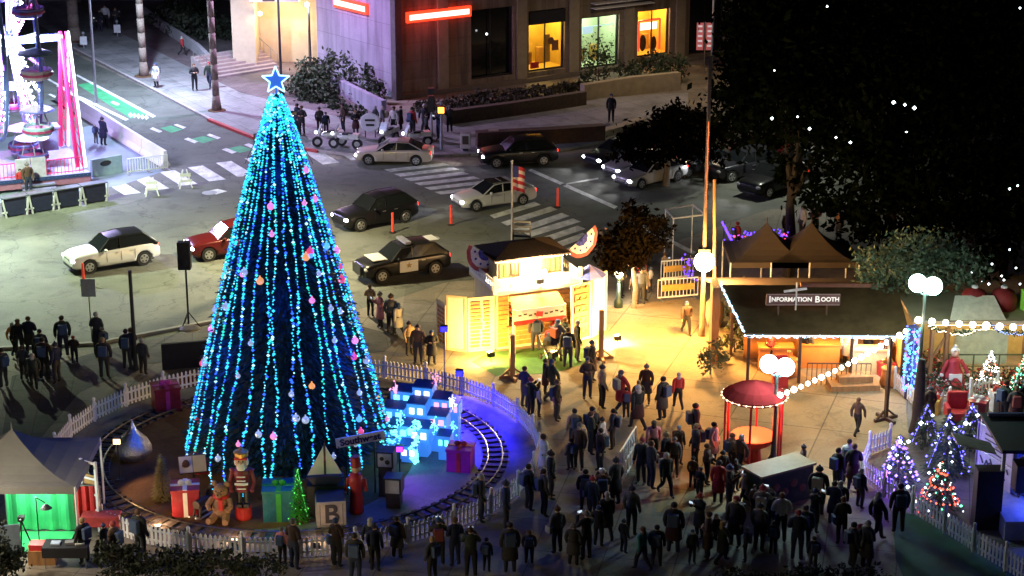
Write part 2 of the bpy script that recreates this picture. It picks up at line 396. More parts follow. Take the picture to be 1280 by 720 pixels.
MB().prism([(-.2, -.2), (48.3, -.2), (48.3, 24.2), (-4, 24.2)], 12.02, 12.4).build('roof', greyp, store)
yel = GLOW('yellow_lit_interior', (1, .62, .05), 1.3); wht = GLOW('cool_lit_interior', (.75, .9, .55), .9); org = GLOW('orange_lit_interior', (1, .5, .04), 1.25)
for i, h in enumerate(holes):
    u0, u1, z0, z1 = h; lit = {1: yel, 2: wht, 3: org}.get(i)
    wn = MB()
    for (cx, cz, sx, sz) in (((u0 + u1) / 2, z0 + .05, u1 - u0, .1), ((u0 + u1) / 2, (z0 + z1) / 2, .05, z1 - z0 - .2), ((u0 + u1) / 2, z1 - .05, u1 - u0, .1), (u0 + .05, (z0 + z1) / 2, .1, z1 - z0 - .2), (u1 - .05, (z0 + z1) / 2, .1, z1 - z0 - .2)):
        wn.box((cx, .3, cz), (sx, .12, sz))
    wf = wn.build('window', blackm, store)
    if lit:
        top = {1: uvr(662, 30, 705, 88)[3], 2: z1 - .25, 3: uvr(797, 15, 837, 70)[3]}[i]
        rc = {1: (.75, .5, .08), 2: (.5, .6, .4), 3: (.8, .42, .06)}[i]; rm_ = M('room_wall_%d' % i, rc, .8, .12, 1.5)
        MB().box(((u0 + u1) / 2, 3.1, (z0 + z1) / 2), (u1 - u0 + 1.6, .08, z1 - z0 + .6)).box((u0 - .4, 1.8, (z0 + z1) / 2), (.08, 2.5, z1 - z0 + .6)).box((u1 + .4, 1.8, (z0 + z1) / 2), (.08, 2.5, z1 - z0 + .6)).box(((u0 + u1) / 2, 1.8, z0 - .05), (u1 - u0 + .7, 2.5, .06)).build('room', rm_, wf)
        MB().box(((u0 + u1) / 2, 1.8, z1 + .12), (u1 - u0 + .7, 2.5, .06)).build('room_ceiling', whitep, wf)
        MB().box(((u0 + u1) / 2, 1.9, z1 + .06), (1.1, .4, .05)).build('ceiling_light', GLOW('room_tube', (1, .95, .8), 6), wf)
        lamp('POINT', ((u0 + u1) / 2, 1.7, z1 - .25), {1: 330, 2: 230, 3: 330}[i], {1: (1, .72, .2), 2: (.85, 1, .7), 3: (1, .66, .2)}[i], .25, parent=wf)
        for k in range(3): MB().box((u0 + .35 + k * (u1 - u0 - .6) / 2.2, 2.5, z0 + .3 + .12 * k), (.45, .5, .6 + .24 * k)).build('shelf_unit', [M('shelf_white', (.6, .55, .45), .6), M('shelf_brown', (.2, .09, .03), .6), M('shelf_amber', (.5, .3, .08), .6)][k], wf)
        if top < z1 - .3: MB().box(((u0 + u1) / 2, .05, (top + z1) / 2), (u1 - u0 - .02, .3, z1 - top - .12)).build('blind', blackfab, wf)
        if i == 1:
            MB().box((u0 + (u1 - u0) * .28, .55, z0 + .33), (.62, .12, .42)).box((u0 + (u1 - u0) * .28, .48, z0 + .35), (.3, .04, .12)).build('display_case', redp, wf)
            MB().ball((u0 + (u1 - u0) * .72, .5, z0 + 1.9), .25, 10, 8, (1, .25, 1)).box((u0 + (u1 - u0) * .85, .55, z0 + 1.55), (.5, .06, .7)).build('wall_display', M('tan_display', (.25, .1, .05), .7), wf)
            MB().box((u0 + (u1 - u0) * .62, .58, z0 + 1.4), (.5, .02, 1.9)).build('inner_panel', M('amber_panel', (.6, .3, .05), .6), wf)
        if i == 2:
            fr = MB()
            for _ in range(420):
                uu = RND.uniform(u0 + .1, u1 - .1); zz = z0 + .15 + abs(RND.gauss(0, .42)) * (top - z0) * .75
                if zz < top - .5: fr.leaf((uu, RND.uniform(.4, .58), zz), RND.uniform(.05, .13))
            fr.build('display_foliage', darkleaf, wf)
            MB().box(((u0 + u1) / 2, .45, z1 - .75), (u1 - u0 - .3, .03, .05)).box((u0 + .8, .5, z1 - 1), (.8, .04, .45)).build('glazing_sign', M('pale_blue_panel', (.5, .7, .8), .6, em=(.5, .75, .9), es=.6), wf)
        if i == 3:
            rr = uvr(802, 26, 828, 64)
            q = MB()
            for (cx, cz, sx, sz) in (((rr[0] + rr[1]) / 2, rr[3], rr[1] - rr[0], .14), (rr[0], (rr[2] + rr[3]) / 2, .14, rr[3] - rr[2]), (rr[1], (rr[2] + rr[3]) / 2, .14, rr[3] - rr[2])):
                q.box((cx, .35, cz), (sx, .06, sz))
            q.build('red_frame', GLOW('red_tube', (1, .05, .02), 1.6), wf)
            MB().box(((rr[0] + rr[1]) / 2, .5, rr[3] - .45), (rr[1] - rr[0] - .35, .05, .5)).build('white_sign', GLOW('white_sign_face', (1, .9, .8), 1.5), wf)
            MB().ball((rr[0] + .45, .5, z0 + .9), .3, 8, 6, (1, .4, 2)).ball((rr[1] - .4, .5, z0 + .8), .26, 8, 6, (1, .4, 2)).build('display_figure', M('dark_shape', (.08, .05, .02), .8), wf)
    else:
        MB().box(((u0 + u1) / 2, .56, (z0 + z1) / 2), (u1 - u0, .04, z1 - z0)).build('pane', glassd, wf)
# horizontal louvres above the middle bay
for k, (py0, py1) in enumerate(((1, 4), (7, 10))):
    a = plane_uv(738, py1, FA, FB); b = plane_uv(812, py0 - 4, FA, FB)
    MB().box(((a[0] + b[0]) / 2, -.35, a[1]), (b[0] - a[0], .6, .06)).build('canopy_blade', whitep, store)
# illuminated signs: a red box rim with an over-bright white face
def lit_sign(px0, py0, px1, py1, A, B, par, rz, off):
    u0 = plane_uv(px0, (py0 + py1) / 2, A, B)[0]; u1 = plane_uv(px1, (py0 + py1) / 2, A, B)[0]; xm = (px0 + px1) / 2
    z0 = plane_uv(xm, py1, A, B)[1]; z1 = plane_uv(xm, py0, A, B)[1]
    o = MB().box(((u0 + u1) / 2 + off, -.12, (z0 + z1) / 2), (u1 - u0, .22, z1 - z0)).build('sign_box', GLOW('red_sign_rim', (1, .035, .01), 2.2), par); o.rotation_euler[2] = rz
    f = MB().box(((u0 + u1) / 2 + off, -.25, (z0 + z1) / 2), ((u1 - u0) * .93, .03, (z1 - z0) * .5)).build('sign_face', GLOW('sign_white_face', (1, .62, .5), 2.4), o)
    return o
lit_sign(507, 11, 587, 24, FA, FB, store, 0, 0)['label'] = 'long red rimmed lit sign on the brown wall'
lsn = lit_sign(420, 0, 461, 13, FC, FA, store, angl - ang, -lw); lsn['label'] = 'red rimmed lit sign high on the lilac wall'
lamp('POINT', (2.0, -1.4, 5.3), 60, (1, .08, .05), .4, parent=store, name='sign_glow')
# small wall lamp (white dot) by the dark bay
u, z = plane_uv(607, 42, FA, FB)
MB().ball((u, -.15, z), .07).build('wall_light', GLOW('small_white_light', (.9, .95, 1), 6), store)

# lobby wing left of the store
LA, LB = G(398, 95), G(290, 20)
lob = thing('lobby_building', 'pale building with warm lit entrance alcove left of the lilac wall', 'building', LA, 0)
def lp(px, py, dy=0): p = P3(px, py, LA.y + dy) - LA; return p
warmwall = M('cream_wall', (.55, .45, .3), .85, .12, 1.5)
MB().box((-2.2, 4.2, 5), (4.6, .4, 10)).build('alcove_wall', warmwall, lob)
MB().box((-5.2, 3.0, 5), (1.6, 3.4, 10)).build('entrance_pier', warmwall, lob)
MB().box((-3.0, 2.4, 5.1), (3.4, 2.6, .35)).build('entrance_beam', whitep, lob)
MB().box((-16.6, 28.2, 5), (32, .6, 10)).build('wall', M('grey_stucco', (.36, .33, .36), .9, .1, 1), lob)
for k, (u0, z0) in enumerate(((-16.5, 1.8), (-13.4, 1.8), (-10.2, 1.8), (-8.2, 1.2))):
    wf = MB().box((u0, 27.86, z0 + .9), (1.9, .08, 2.3)).build('window', blackm, lob)
    MB().box((u0, 27.8, z0 + .9), (1.7, .05, 2.1)).build('pane', glassd, wf)
MB().ball((-4.0, 1.2, 4.1), .16, 10, 8).build('ceiling_lamp', warm_bulb, lob)
lamp('POINT', (-3.4, 1.0, 4.0), 260, (1, .72, .35), .2, parent=lob)
lamp('POINT', (-1.5, 2.2, 3.2), 160, (1, .66, .28), .2, parent=lob)
# broad steps
st = thing('stairs', 'broad concrete steps with handrail rising to the lit lobby entrance', 'steps', G(308, 92, .15), R(40))
sm = M('step_stone', (.33, .27, .26), .85, .15, 3)
for i in range(7):
    MB().box((0, i * .42, .08 + i * .08), (5.4, .44, .16 + i * .16)).build('step', sm, st)
for sx in (-2.6, 2.6):
    h = MB()
    for k in range(4): h.tube((sx, k * .85, .1 + k * .3), (sx, k * .85, 1.0 + k * .3), .025)
    h.tube((sx, 0, 1.0), (sx, 2.55, 1.9), .03); h.build('handrail', steel, st)

# curved white garden wall, hedges, planters
def low_wall(name, label, pts, h, th, m, cat='wall'):
    mb = MB(); q = [G(*p) for p in pts]
    for i in range(len(q) - 1):
        d = (q[i + 1] - q[i]).normalized(); n = Vector((-d.y, d.x, 0)) * th / 2; e = d * .02
        mb.prism([q[i] - n - e, q[i + 1] - n + e, q[i + 1] + n + e, q[i] + n - e], 0, h + i * .003)
    return tag(mb.build(name, m), label, cat)
low_wall('garden_wall', 'low curved pale wall edging the dark hedge near the top left', [(180, 22), (200, 38), (222, 52), (248, 70), (262, 84)], .85, .3, M('pale_render', (.5, .47, .48), .85, .1, 2))
low_wall('retaining_wall', 'sloping pale lilac planter wall in front of the end wall of the store', [(412, 112), (436, 126), (480, 148)], 1.15, .35, lilac)
low_wall('planter_wall', 'long dark low planter wall below the lit shop windows', [(556, 158), (640, 147), (730, 133)], 1.0, .5, M('dark_brick', (.1, .07, .05), .9, .3, 5))
low_wall('bench_wall', 'dark wooden seat wall along the kerb behind the dark car', [(596, 186), (680, 182), (754, 177)], 1.05, .7, M('dark_bench_wood', (.09, .045, .03), .8, .3, 5))
low_wall('ramp_wall', 'pale stone ramp wall beside the leafy bed right of the shop windows', [(728, 128), (790, 118), (848, 112)], 1.2, .5, M('ramp_stone', (.34, .28, .18), .85, .2, 2))
low_wall('stepped_kerb', 'pale stepped kerb end at the corner of the seat wall', [(742, 176), (780, 165), (800, 158)], .5, .6, M('ramp_stone2', (.4, .34, .24), .85, .2, 2))
def foliage(name, label, cat, blobs, n, r, m, group=None, stems=True, trunk=None):
    """blobs: (x,y,z,rx,ry,rz); leaves fill the volume, uneven and gappy"""
    t = thing(name, label, cat, (blobs[0][0], blobs[0][1], 0), 0, group)
    mb = MB(); tot = sum((b[3] * b[4] * b[5]) ** .667 for b in blobs)
    ox, oy = blobs[0][0], blobs[0][1]
    for b in blobs:
        k = int(n * (b[3] * b[4] * b[5]) ** .667 / tot)
        cl = []
        for _ in range(max(6, k // 22)):
            while True:
                v = Vector((RND.gauss(0, 1), RND.gauss(0, 1), RND.gauss(0, 1))).normalized() * RND.uniform(.55, 1.02)
                if v.z > -.8: break
            cl.append(v)
        for i in range(k):
            c = cl[i % len(cl)]; s = .17
            p = (b[0] - ox + b[3] * (c.x + RND.gauss(0, s)), b[1] - oy + b[4] * (c.y + RND.gauss(0, s)), b[2] + b[5] * (c.z + RND.gauss(0, s)))
            if p[2] < .05: continue
            mb.leaf(p, r * RND.uniform(.6, 1.4))
    mb.build('crown' if trunk else 'foliage', m, t)
    tb = MB()
    if trunk:
        H, tr = trunk
        tb.path([(0, 0, -.05), (.08, .05, H * .35), (-.05, .1, H * .7), (0, 0, H)], tr, 9, tr * .55)
        for b in blobs:
            tb.path([(0, 0, H * .75), ((b[0] - ox) * .5, (b[1] - oy) * .5, (H * .8 + b[2]) / 2), (b[0] - ox, b[1] - oy, b[2])], tr * .45, 6, tr * .12)
        tb.build('trunk', bark if H < 5 else M('black_bark', (.02, .014, .01), .9, .3, 5), t)
    elif stems:
        for b in blobs: tb.tube((b[0] - ox, b[1] - oy, 0), (b[0] - ox, b[1] - oy, b[2]), .05, .02, 5)
        tb.build('stem', dkwood, t)
    return t
def bl(px, py, rx, ry, rz, dz=None):
    g = G(px, py); return (g.x, g.y, dz if dz is not None else rz * .8, rx, ry, rz)
foliage('hedge', 'dark trimmed hedge behind the curved pale wall at the top', 'hedge', [bl(215, 38, 2.2, 1.5, 1), bl(250, 48, 2.5, 1.8, 1.1), bl(292, 50, 1.6, 1.3, 1), bl(235, 20, 2, 1.5, 1)], 2600, .16, hedgeleaf)
foliage('shrub', 'large dark shrub mass between the steps and the lilac wall', 'shrub', [bl(392, 112, 1.5, 1.2, 1.3), bl(416, 118, 1.6, 1.2, 1.5), bl(378, 122, 1.1, 1, 1.1), bl(398, 128, 1.3, 1.1, .9)], 2800, .15, darkleaf)
foliage('shrub', 'spiky dark shrub against the foot of the lilac wall', 'shrub', [bl(462, 124, .6, .5, 1.2), bl(474, 130, .6, .5, .9), bl(450, 128, .6, .5, .7)], 1100, .12, darkleaf)
foliage('shrub', 'low dark shrubs along the sloping pale planter wall', 'shrub', [bl(420, 138, .9, .6, .5), bl(440, 148, .9, .6, .5), bl(404, 130, .9, .6, .5)], 1100, .11, darkleaf)
foliage('shrub', 'dark clipped bed filling the planter under the brown store wall', 'shrub', [bl(580, 136, 1.8, 1.1, .5), bl(625, 130, 1.9, 1.1, .5), bl(670, 124, 1.9, 1.1, .5), bl(712, 118, 1.2, 1, .5), bl(540, 142, 1.1, 1, .5)], 3200, .14, M('brown_leaves', (.035, .03, .012), .8, .4, 2))
foliage('shrub', 'airy shrub in front of the pale green shop window', 'shrub', [bl(748, 112, 1.0, .7, 1.6, 1.5), bl(735, 118, .7, .6, .9)], 700, .12, darkleaf)
foliage('shrub', 'bushy dark shrub below the orange shop window', 'shrub', [bl(812, 106, 1.2, .8, 1.2, 1.3), bl(840, 104, 1.3, .8, 1.1, 1.1), bl(785, 112, .8, .7, 1.1, 1.1)], 1500, .13, darkleaf)

# palms and poles of the left street
def palm(px, py, r, lean, label, top=14):
    t = thing('palm_tree', label, 'palm tree', G(px, py, .14), 0, 'palm trees on the far pavement')
    mb = MB(); pts = []
    for i in range(15):
        z = top * i / 14; pts.append((lean * z / top, .02 * sin(i), z))
    for i in range(14):
        a, b = pts[i], pts[i + 1]; k = 1 + (.45 if i == 0 else 0)
        mb.tube(a, b, r * k * (1 - .018 * i), r * (1 - .018 * (i + 1)), 12)
    mb.build('trunk', bark, t, smooth=True)
    fr = MB()
    for k in range(22):
        an = k * 2.4; el = R(RND.uniform(-25, 60)); L = 2.6; prev = Vector(pts[-1])
        for s in range(6):
            q = prev + Vector((cos(an) * cos(el), sin(an) * cos(el), sin(el))) * L / 6; el -= R(14)
            sd2 = Vector((-sin(an), cos(an), 0)) * (.28 * (1 - s / 7))
            fr.add([prev - sd2, q - sd2 * .8, q + sd2 * .8, prev + sd2], [(0, 1, 2, 3)]); prev = q
    fr.build('crown', darkleaf, t)
    MB().lathe([(r * 2.6, -.12), (r * 2.5, .03), (r * 2.3, .04)], n=16).build('tree_pit', mulch, t)
palm(271, 138, .23, -.2, 'pale slim palm trunk standing nearest the kerb, left of the tree star')
palm(180, 95, .26, -.1, 'brown palm trunk beside the white street vendor on the pavement')
palm(93, 50, .42, -.05, 'thick palm trunk behind the ferris wheel at the top left')
def banner_pole(gx, gy, label, top, arm=False):
    t = thing('street_lamp', label, 'street lamp', G(gx, gy, .14))
    MB().lathe([(.2, 0), (.2, .25), (.1, .35), (.085, 3), (.06, top)], n=12).build('pole', blackm, t, smooth=True)
    return t
t = banner_pole(352, 118, 'black lamp post with banner just behind the tree star', 10.5)
MB().box((-.62, 0, 6.9), (.8, .03, 1.5)).build('banner', M('dark_banner', (.05, .04, .05), .8), t)
MB().box((-.62, -.02, 7.25), (.55, .02, .28)).box((-.62, -.02, 6.55), (.4, .02, .3)).ball((-.62, -.03, 6.9), .16, 8, 6, (1, .2, 1)).build('banner_emblem', M('faded_white', (.35, .33, .33), .8), t)
MB().tube((0, 0, 10.4), (.0, -2.2, 10.9), .05).box((0, -2.6, 10.9), (.35, .9, .16)).build('lamp_head', blackm, t)
MB().box((0, -2.6, 10.81), (.25, .7, .03)).build('lens', GLOW('street_lens', (.95, .95, 1), 8), t)
lamp('SPOT', (0, -2.6, 10.7), 6000, (.72, .5, 1), .25, size=150, aim=(0, -2.8, 0), parent=t)
t = banner_pole(388, 84, 'slim grey lamp post with small white globe by the lilac wall', 4.3)
MB().ball((-.1, 0, 4.4), .17, 12, 8).build('globe', GLOW('globe_small', (1, .95, .9), 7), t)
lamp('POINT', (-.1, -.3, 4.4), 220, (1, .92, .95), .15, parent=t)
# vertical red and white shop banners on the right of the store
t = thing('banner_stand', 'pair of red and white vertical banners right of the shop windows', 'banner', G(880, 92, 0))
MB().tube((0, 0, 0), (0, 0, 3.6), .04).build('pole', steel, t)
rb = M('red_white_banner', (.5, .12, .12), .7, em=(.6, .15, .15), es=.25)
for sx in (-.35, .3):
    MB().box((sx, 0, 2.6), (.48, .03, 1.9)).build('banner', rb, t)
    d = MB()
    for k in range(5): d.box((sx, -.03, 1.95 + k * .34), (.3, .02, .14))
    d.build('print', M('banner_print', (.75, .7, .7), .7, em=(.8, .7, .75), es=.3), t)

# added tall street lamps lighting the roadway
def cobra(x, y, h, e, col, label, rz=0, px=None):
    t = thing('street_lamp', label, 'street lamp', (x, y, 0), rz)
    MB().lathe([(.16, 0), (.14, .3), (.1, .5), (.07, h)], n=10).build('pole', steel, t)
    MB().tube((0, 0, h - .1), (2.2, 0, h + .4), .05, .04).box((2.6, 0, h + .38), (.9, .34, .15)).build('lamp_head', greyp, t)
    MB().box((2.6, 0, h + .29), (.6, .25, .03)).build('lens', GLOW('street_lens', (1, 1, 1), 8), t)
    lamp('SPOT', (2.6, 0, h + .2), e, col, .25, size=150, aim=(2.7, 0, 0), parent=t)
cobra(-31, 95, 10, 19000, (.8, 1, .7), 'added cobra head street lamp out of view left of the wide street')
cobra(-27, 127, 10, 13000, (.55, .72, 1), 'added tall cobra head street lamp behind the ferris wheel', R(20))
cobra(13, 128, 9.5, 1500, (1, .75, .5), 'added cobra head street lamp at the far crossing behind the dark trees', R(200))

cobra(-11.9, 90, 7.2, 7500, (1, .86, .5), 'added cobra head street lamp hidden behind the tree beside the police car', R(60))  # added behind the tree to light the crossing
# ------------------------------------------------------------------ ferris wheel
fw_c = G(28, 222); hub_h = HT(12, 222, 52); fd = Vector((.38, -.925, 0)); fa = Vector((.925, .38, 0))
FX = G(12, 222); FX.z = 0
wheel = thing('ferris_wheel', 'brightly lit white and magenta ferris wheel with tub gondolas at the left edge', 'ferris wheel', FX, yaw_to((0, 0), fa))
# local frame: x = axle, -y = towards the camera along the wheel plane, z up
ww = M('wheel_white', (.3, .28, .42), .4, 0); mag = M('magenta_paint', (.5, .015, .09), .45, .1, em=(1, .03, .15), es=.18)
RW = 5.4
rim = {}
for sx in (-.45, 1.35):
    mb = MB(); N = 40
    for i in range(N):
        a0, a1 = 2 * pi * i / N, 2 * pi * (i + 1) / N
        mb.tube((sx, RW * cos(a0), hub_h + RW * sin(a0)), (sx, RW * cos(a1), hub_h + RW * sin(a1)), .1, .1, 6)
        mb.tube((sx, (RW - .9) * cos(a0), hub_h + (RW - .9) * sin(a0)), (sx, (RW - .9) * cos(a1), hub_h + (RW - .9) * sin(a1)), .05, .05, 5)
    mb.build('rim', M('rim_blue', (.12, .17, .45), .5, .05), wheel)
    for i in range(18):
        a = 2 * pi * i / 18 + .1
        MB().tube((sx, (RW - .9) * cos(a), hub_h + (RW - .9) * sin(a)), (sx, (RW - .05) * cos(a + .17), hub_h + (RW - .05) * sin(a + .17)), .04, .04, 5).build('rim_brace', ww, wheel)
        MB().tube((.45 + (sx - .45) * .3, 0, hub_h), (sx, RW * cos(a), hub_h + RW * sin(a)), .07, .05, 6).build('spoke', ww, wheel)
        ls = MB()
        for k in range(1, 13):
            r = RW * k / 13; ls.octa((.45 + (sx - .45) * (.3 + .7 * k / 13) + (.1 if sx > 0 else -.1), r * cos(a), hub_h + r * sin(a)), .1)
        ls.tube((.45, 0, hub_h), (sx, RW * cos(a), hub_h + RW * sin(a)), .012, .012, 4)
        ls.build('light_string', [GLOW('wheel_bulbs', (.75, .85, 1), 10), GLOW('wheel_pink_bulbs', (1, .12, .6), 3), GLOW('wheel_violet_bulbs', (.5, .15, 1), 4)][(0, 0, 1, 0, 2)[i % 5]], wheel)
MB().tube((-3.5, 0, hub_h), (3.5, 0, hub_h), .22, .22, 12).tube((-.9, 0, hub_h), (.9, 0, hub_h), .6, .6, 16).build('hub', M('rim_blue', (.12, .17, .45)), wheel)
MB().tube((.92, 0, hub_h), (1.0, 0, hub_h), .62, .5, 20).tube((-1.0, 0, hub_h), (-.92, 0, hub_h), .5, .62, 20).ball((0, -.7, hub_h), .5, 12, 8).build('hub_light', GLOW('hub_glow', (.9, .9, 1), 14), wheel)
lamp('POINT', (1.9, -1.2, hub_h), 7000, (.52, .5, 1), .5, parent=wheel, name='hub_lamp')
lamp('POINT', (.5, 1.8, hub_h - 2), 900, (.9, .3, 1), .5, parent=wheel, name='rim_lamp')
lamp('POINT', (1.6, -2.5, 3.4), 260, (.5, .7, 1), .3, parent=wheel, name='platform_lamp')
gondcol = [M('tub_blue', (.12, .12, .4), .5), M('tub_white', (.4, .3, .42), .5), M('tub_teal', (.3, .5, .6), .5)]
for i in range(10):
    a = 2 * pi * i / 10 - pi / 2 + .25; y, z = RW * cos(a), hub_h + RW * sin(a) - 1.5
    if z < 1.0: z = 1.0
    gx = 1.1
    tub = MB().lathe([(.35, 0), (.72, .12), (.85, .55), (.8, .6), (.7, .2)], (gx, y, z), 14).build('gondola', gondcol[i % 3], wheel, smooth=False)
    MB().lathe([(.87, .3), (.87, .42)], (gx, y, z), 14).build('stripe', M('tub_maroon', (.3, .03, .12), .5), tub)
    cp = MB()
    for k in range(4): cp.tube((gx + .6 * cos(k * 1.571), y + .6 * sin(k * 1.571), z + .5), (gx + .3 * cos(k * 1.571), y + .3 * sin(k * 1.571), z + 1.5), .035, .035, 5)
    cp.build('frame', ww, tub)
    MB().lathe([(.95, 1.42), (.85, 1.5), (.1, 1.75)], (gx, y, z), 14).build('canopy', gondcol[(i + 1) % 3], tub)
for sx in (-3.4, 3.4):
    for sy in (-2.6, 2.6):
        lg = MB(); a = Vector((sx, 0, hub_h + .3)); b = Vector((sx, sy, .9)); o = Vector((.28 if sx > 0 else -.28, 0, 0))
        lg.tube(a, b, .11, .13, 6); lg.tube(a + o, b + o, .05, .05, 5)
        for k in range(9):
            p = a.lerp(b, k / 9); q = a.lerp(b, (k + 1) / 9); lg.tube(p, q + o, .03, .03, 4)
        lg.build('leg', mag, wheel)
        lw2 = MB().tube(a + o * 1.5 + Vector((0, -.12, 0)), b + o * 1.5 + Vector((0, -.12, 0)), .07, .07, 6).build('leg_light', GLOW('leg_led', (.85, .9, 1), 4), wheel)
# deck, skirt and gates
MB().box((0, 0, .62), (7.8, 6.6, .22)).build('deck', M('deck_white', (.3, .32, .42), .5), wheel)
sk = MB().box((0, -3.34, .45), (7.8, .06, .5)).box((3.94, 0, .42), (.06, 6.6, .5)).build('skirt', M('skirt_pink', (.3, .12, .17), .5), wheel)
dots = MB()
for k in range(36): dots.octa((-3.8 + k * .216, -3.4, .66), .05)
dots.tube((-3.85, -3.39, .66), (3.85, -3.39, .66), .01)
dots.build('deck_light', GLOW('deck_dots', (.5, .7, 1), 3), wheel)
MB().box((0, -3.42, .66), (7.9, .05, .2)).build('trim_band', M('navy_band', (.02, .04, .12), .5), wheel)
for x0, x1 in ((-3.8, -.1), (1.6, 3.6)):
    fb = MB().tube((x0, -3.1, 1.6), (x1, -3.1, 1.6), .03).tube((x0, -3.1, .85), (x1, -3.1, .85), .03)
    n = int((x1 - x0) / .2)
    for k in range(n + 1): fb.tube((x0 + (x1 - x0) * k / n, -3.1, .75), (x0 + (x1 - x0) * k / n, -3.1, 1.6), .018, .018, 5)
    fb.build('railing', mag, wheel)
for x0 in (.33, 1.17): MB().box((x0, -3.12, 1.25), (.8, .05, 1.15)).box((x0, -3.16, 1.7), (.5, .03, .16)).build('gate', M('gate_grey', (.45, .42, .5), .5), wheel)
for k in range(3): MB().box((1.0, -3.7 - k * .35, .42 - k * .16), (1.8, .36, .1)).build('entry_step', steel, wheel)
MB().box((2.2, -.8, 2.2), (.9, .9, 1.1)).box((2.2, -.8, 2.95), (1.2, 1.2, .08)).build('control_booth', M('booth_lilac', (.25, .22, .4), .5), wheel)

# row of black barrier tables in front of the wheel
for i in range(4):
    a = G(2 + i * 33, 272 - i * 5.6); b = G(35 + i * 33, 266.4 - i * 5.6); c = (a + b) / 2
    if i == 0: a0 = a
    t = thing('barrier', ['leftmost', 'second from left', 'third from left', 'rightmost'][i] + ' black panel barrier with white feet below the ferris wheel', 'barrier', c, yaw_to(a, b), 'black barriers below the ferris wheel')
    L = (b - a).length
    MB().box((0, 0, .55), (L * .8, .5, .95)).build('panel', M('navy_tarp', (.01, .012, .04), .7, .3), t)
    MB().box((0, 0, 1.05), (L * .96, .62, .05)).build('top', M('grey_deck', (.1, .11, .14), .6), t)
    for sx in (-1, 1):
        MB().box((sx * L * .44, -.28, .5), (.09, .06, 1.0), ry=R(9 * sx)).box((sx * L * .44, -.28, .3), (.3, .06, .08)).build('foot', M('foot_white', (.5, .5, .5), .6), t)
# white jersey barriers beside the deck
jp = M('white_concrete', (.72, .72, .74), .7, .06, 3)
pts = [(74, 125), (100, 141), (127, 158), (153, 175), (180, 192), (208, 209)]
for i in range(5):
    a, b = G(*pts[i]), G(*pts[i + 1]); t = MB(); L = (b - a).length - .08
    t.extr([(-.3, 0), (.3, 0), (.28, .12), (.13, .35), (.1, .95), (-.1, .95), (-.13, .35), (-.28, .12)], -L / 2, L / 2)
    tag(t.build('jersey_barrier', jp, None, (a + b) / 2, yaw_to(a, b) - pi / 2), 'white road barrier block, %s from the ferris wheel along the bike lane' % ['first', 'second', 'third', 'fourth', 'fifth'][i], 'barrier', 'white road barriers along the bike lane')
for i, (x0, y0, x1, y1) in enumerate(((160, 218, 186, 215), (187, 215, 210, 212))):
    a, b = G(x0, y0), G(x1, y1); t = thing('crowd_fence', ['left', 'right'][i] + ' one of two low white rail fences closing the end of the road barriers', 'fence', (a + b) / 2, yaw_to(a, b)); L = (b - a).length
    mb = MB().tube((-L / 2, 0, .15), (L / 2, 0, .15), .035).tube((-L / 2, 0, .9), (L / 2, 0, .9), .035)
    for k in range(9): mb.tube((-L / 2 + L * k / 8, 0, .1), (-L / 2 + L * k / 8, 0, .9), .025)
    mb.build('frame', whitep, t)
    MB().box((-L / 2, 0, .04), (.1, .6, .06)).box((L / 2, 0, .04), (.1, .6, .06)).build('foot', greyp, t)
a, b = G(112, 222), G(155, 214)
t = thing('equipment_box', 'blue grey flat equipment case with a dark emblem on the ground beside the wheel', 'case', (a + b) / 2, yaw_to(a, b))
MB().box((0, 0, .5), (1.9, .25, 1.0)).build('case', M('case_bluegrey', (.35, .48, .56), .6), t)
MB().ball((-.1, -.14, .7), .2, 10, 6, (1.8, .2, .8)).build('emblem', blackm, t)
deckf = flat('ride_apron', [(100, 160), (120, 155), (205, 214), (150, 232), (-60, 262), (-60, 180)], .012, M('apron_pale', (.22, .27, .32), .7, .1, 1))
for i, (x, y) in enumerate(((190, 244), (232, 234))):
    t = thing('sawhorse', ['left', 'right'][i] + ' one of two small white A-shaped barricades on the left crossing', 'barricade', G(x, y), R(15))
    for sy in (-.3, .3): 
        MB().tube((-.35, sy, 0), (-.1, 0, 1), .035).tube((.35, sy, 0), (.1, 0, 1), .035).build('leg', whitep, t)
    MB().box((0, -.1, .72), (.6, .05, .18)).box((0, -.16, .4), (.7, .05, .14)).build('board', whitep, t)

# ------------------------------------------------------------------ picket fences
def fence(name, label, pts, h, closed, m, gaps=(), origin=None):
    t = thing(name, label, 'fence', origin or pts[0])
    o = t.location; n = len(pts); rng = range(n if closed else n - 1)
    mb = MB().tube((0, 0, 0), (0, 0, h + .14), .055, .055, 8).ball((0, 0, h + .17), .07, 8, 6); post = mb.build('post', m, t); post.location = pts[0] - o
    if not closed:
        c = post.copy(); COL.objects.link(c); c.parent = t; c.location = pts[-1] - o
    for i in rng:
        a, b = pts[i], pts[(i + 1) % n]; L = (b - a).length; an = yaw_to(a, b)
        if i > 0:
            c = post.copy(); COL.objects.link(c); c.parent = t; c.location = a - o
        if i in gaps: continue
        p = MB(); k = max(3, int(L / .17)); w = .085
        for j in range(k):
            x = L * (j + .5) / k
            p.extr([(x - w / 2, .06), (x + w / 2, .06), (x + w / 2, h - .05), (x, h + .02), (x - w / 2, h - .05)], -.012, .012)
        p.box((L / 2, .03, h * .28), (L, .035, .07)).box((L / 2, .03, h * .75), (L, .035, .07))
        q = p.build('picket_panel', m, t); q.location = a - o; q.rotation_euler[2] = an
    return t
RC = Vector((-8.05, 69.1, 0)); RX, RY = 9.05, 8.6
ringpts = [RC + Vector((RX * cos(2 * pi * i / 30), RY * sin(2 * pi * i / 30), 0)) for i in range(30)]
fence('picket_fence', 'white picket fence ringing the lit Christmas tree and its toy display', ringpts, .78, True, whitep, gaps=(16,), origin=RC.copy())
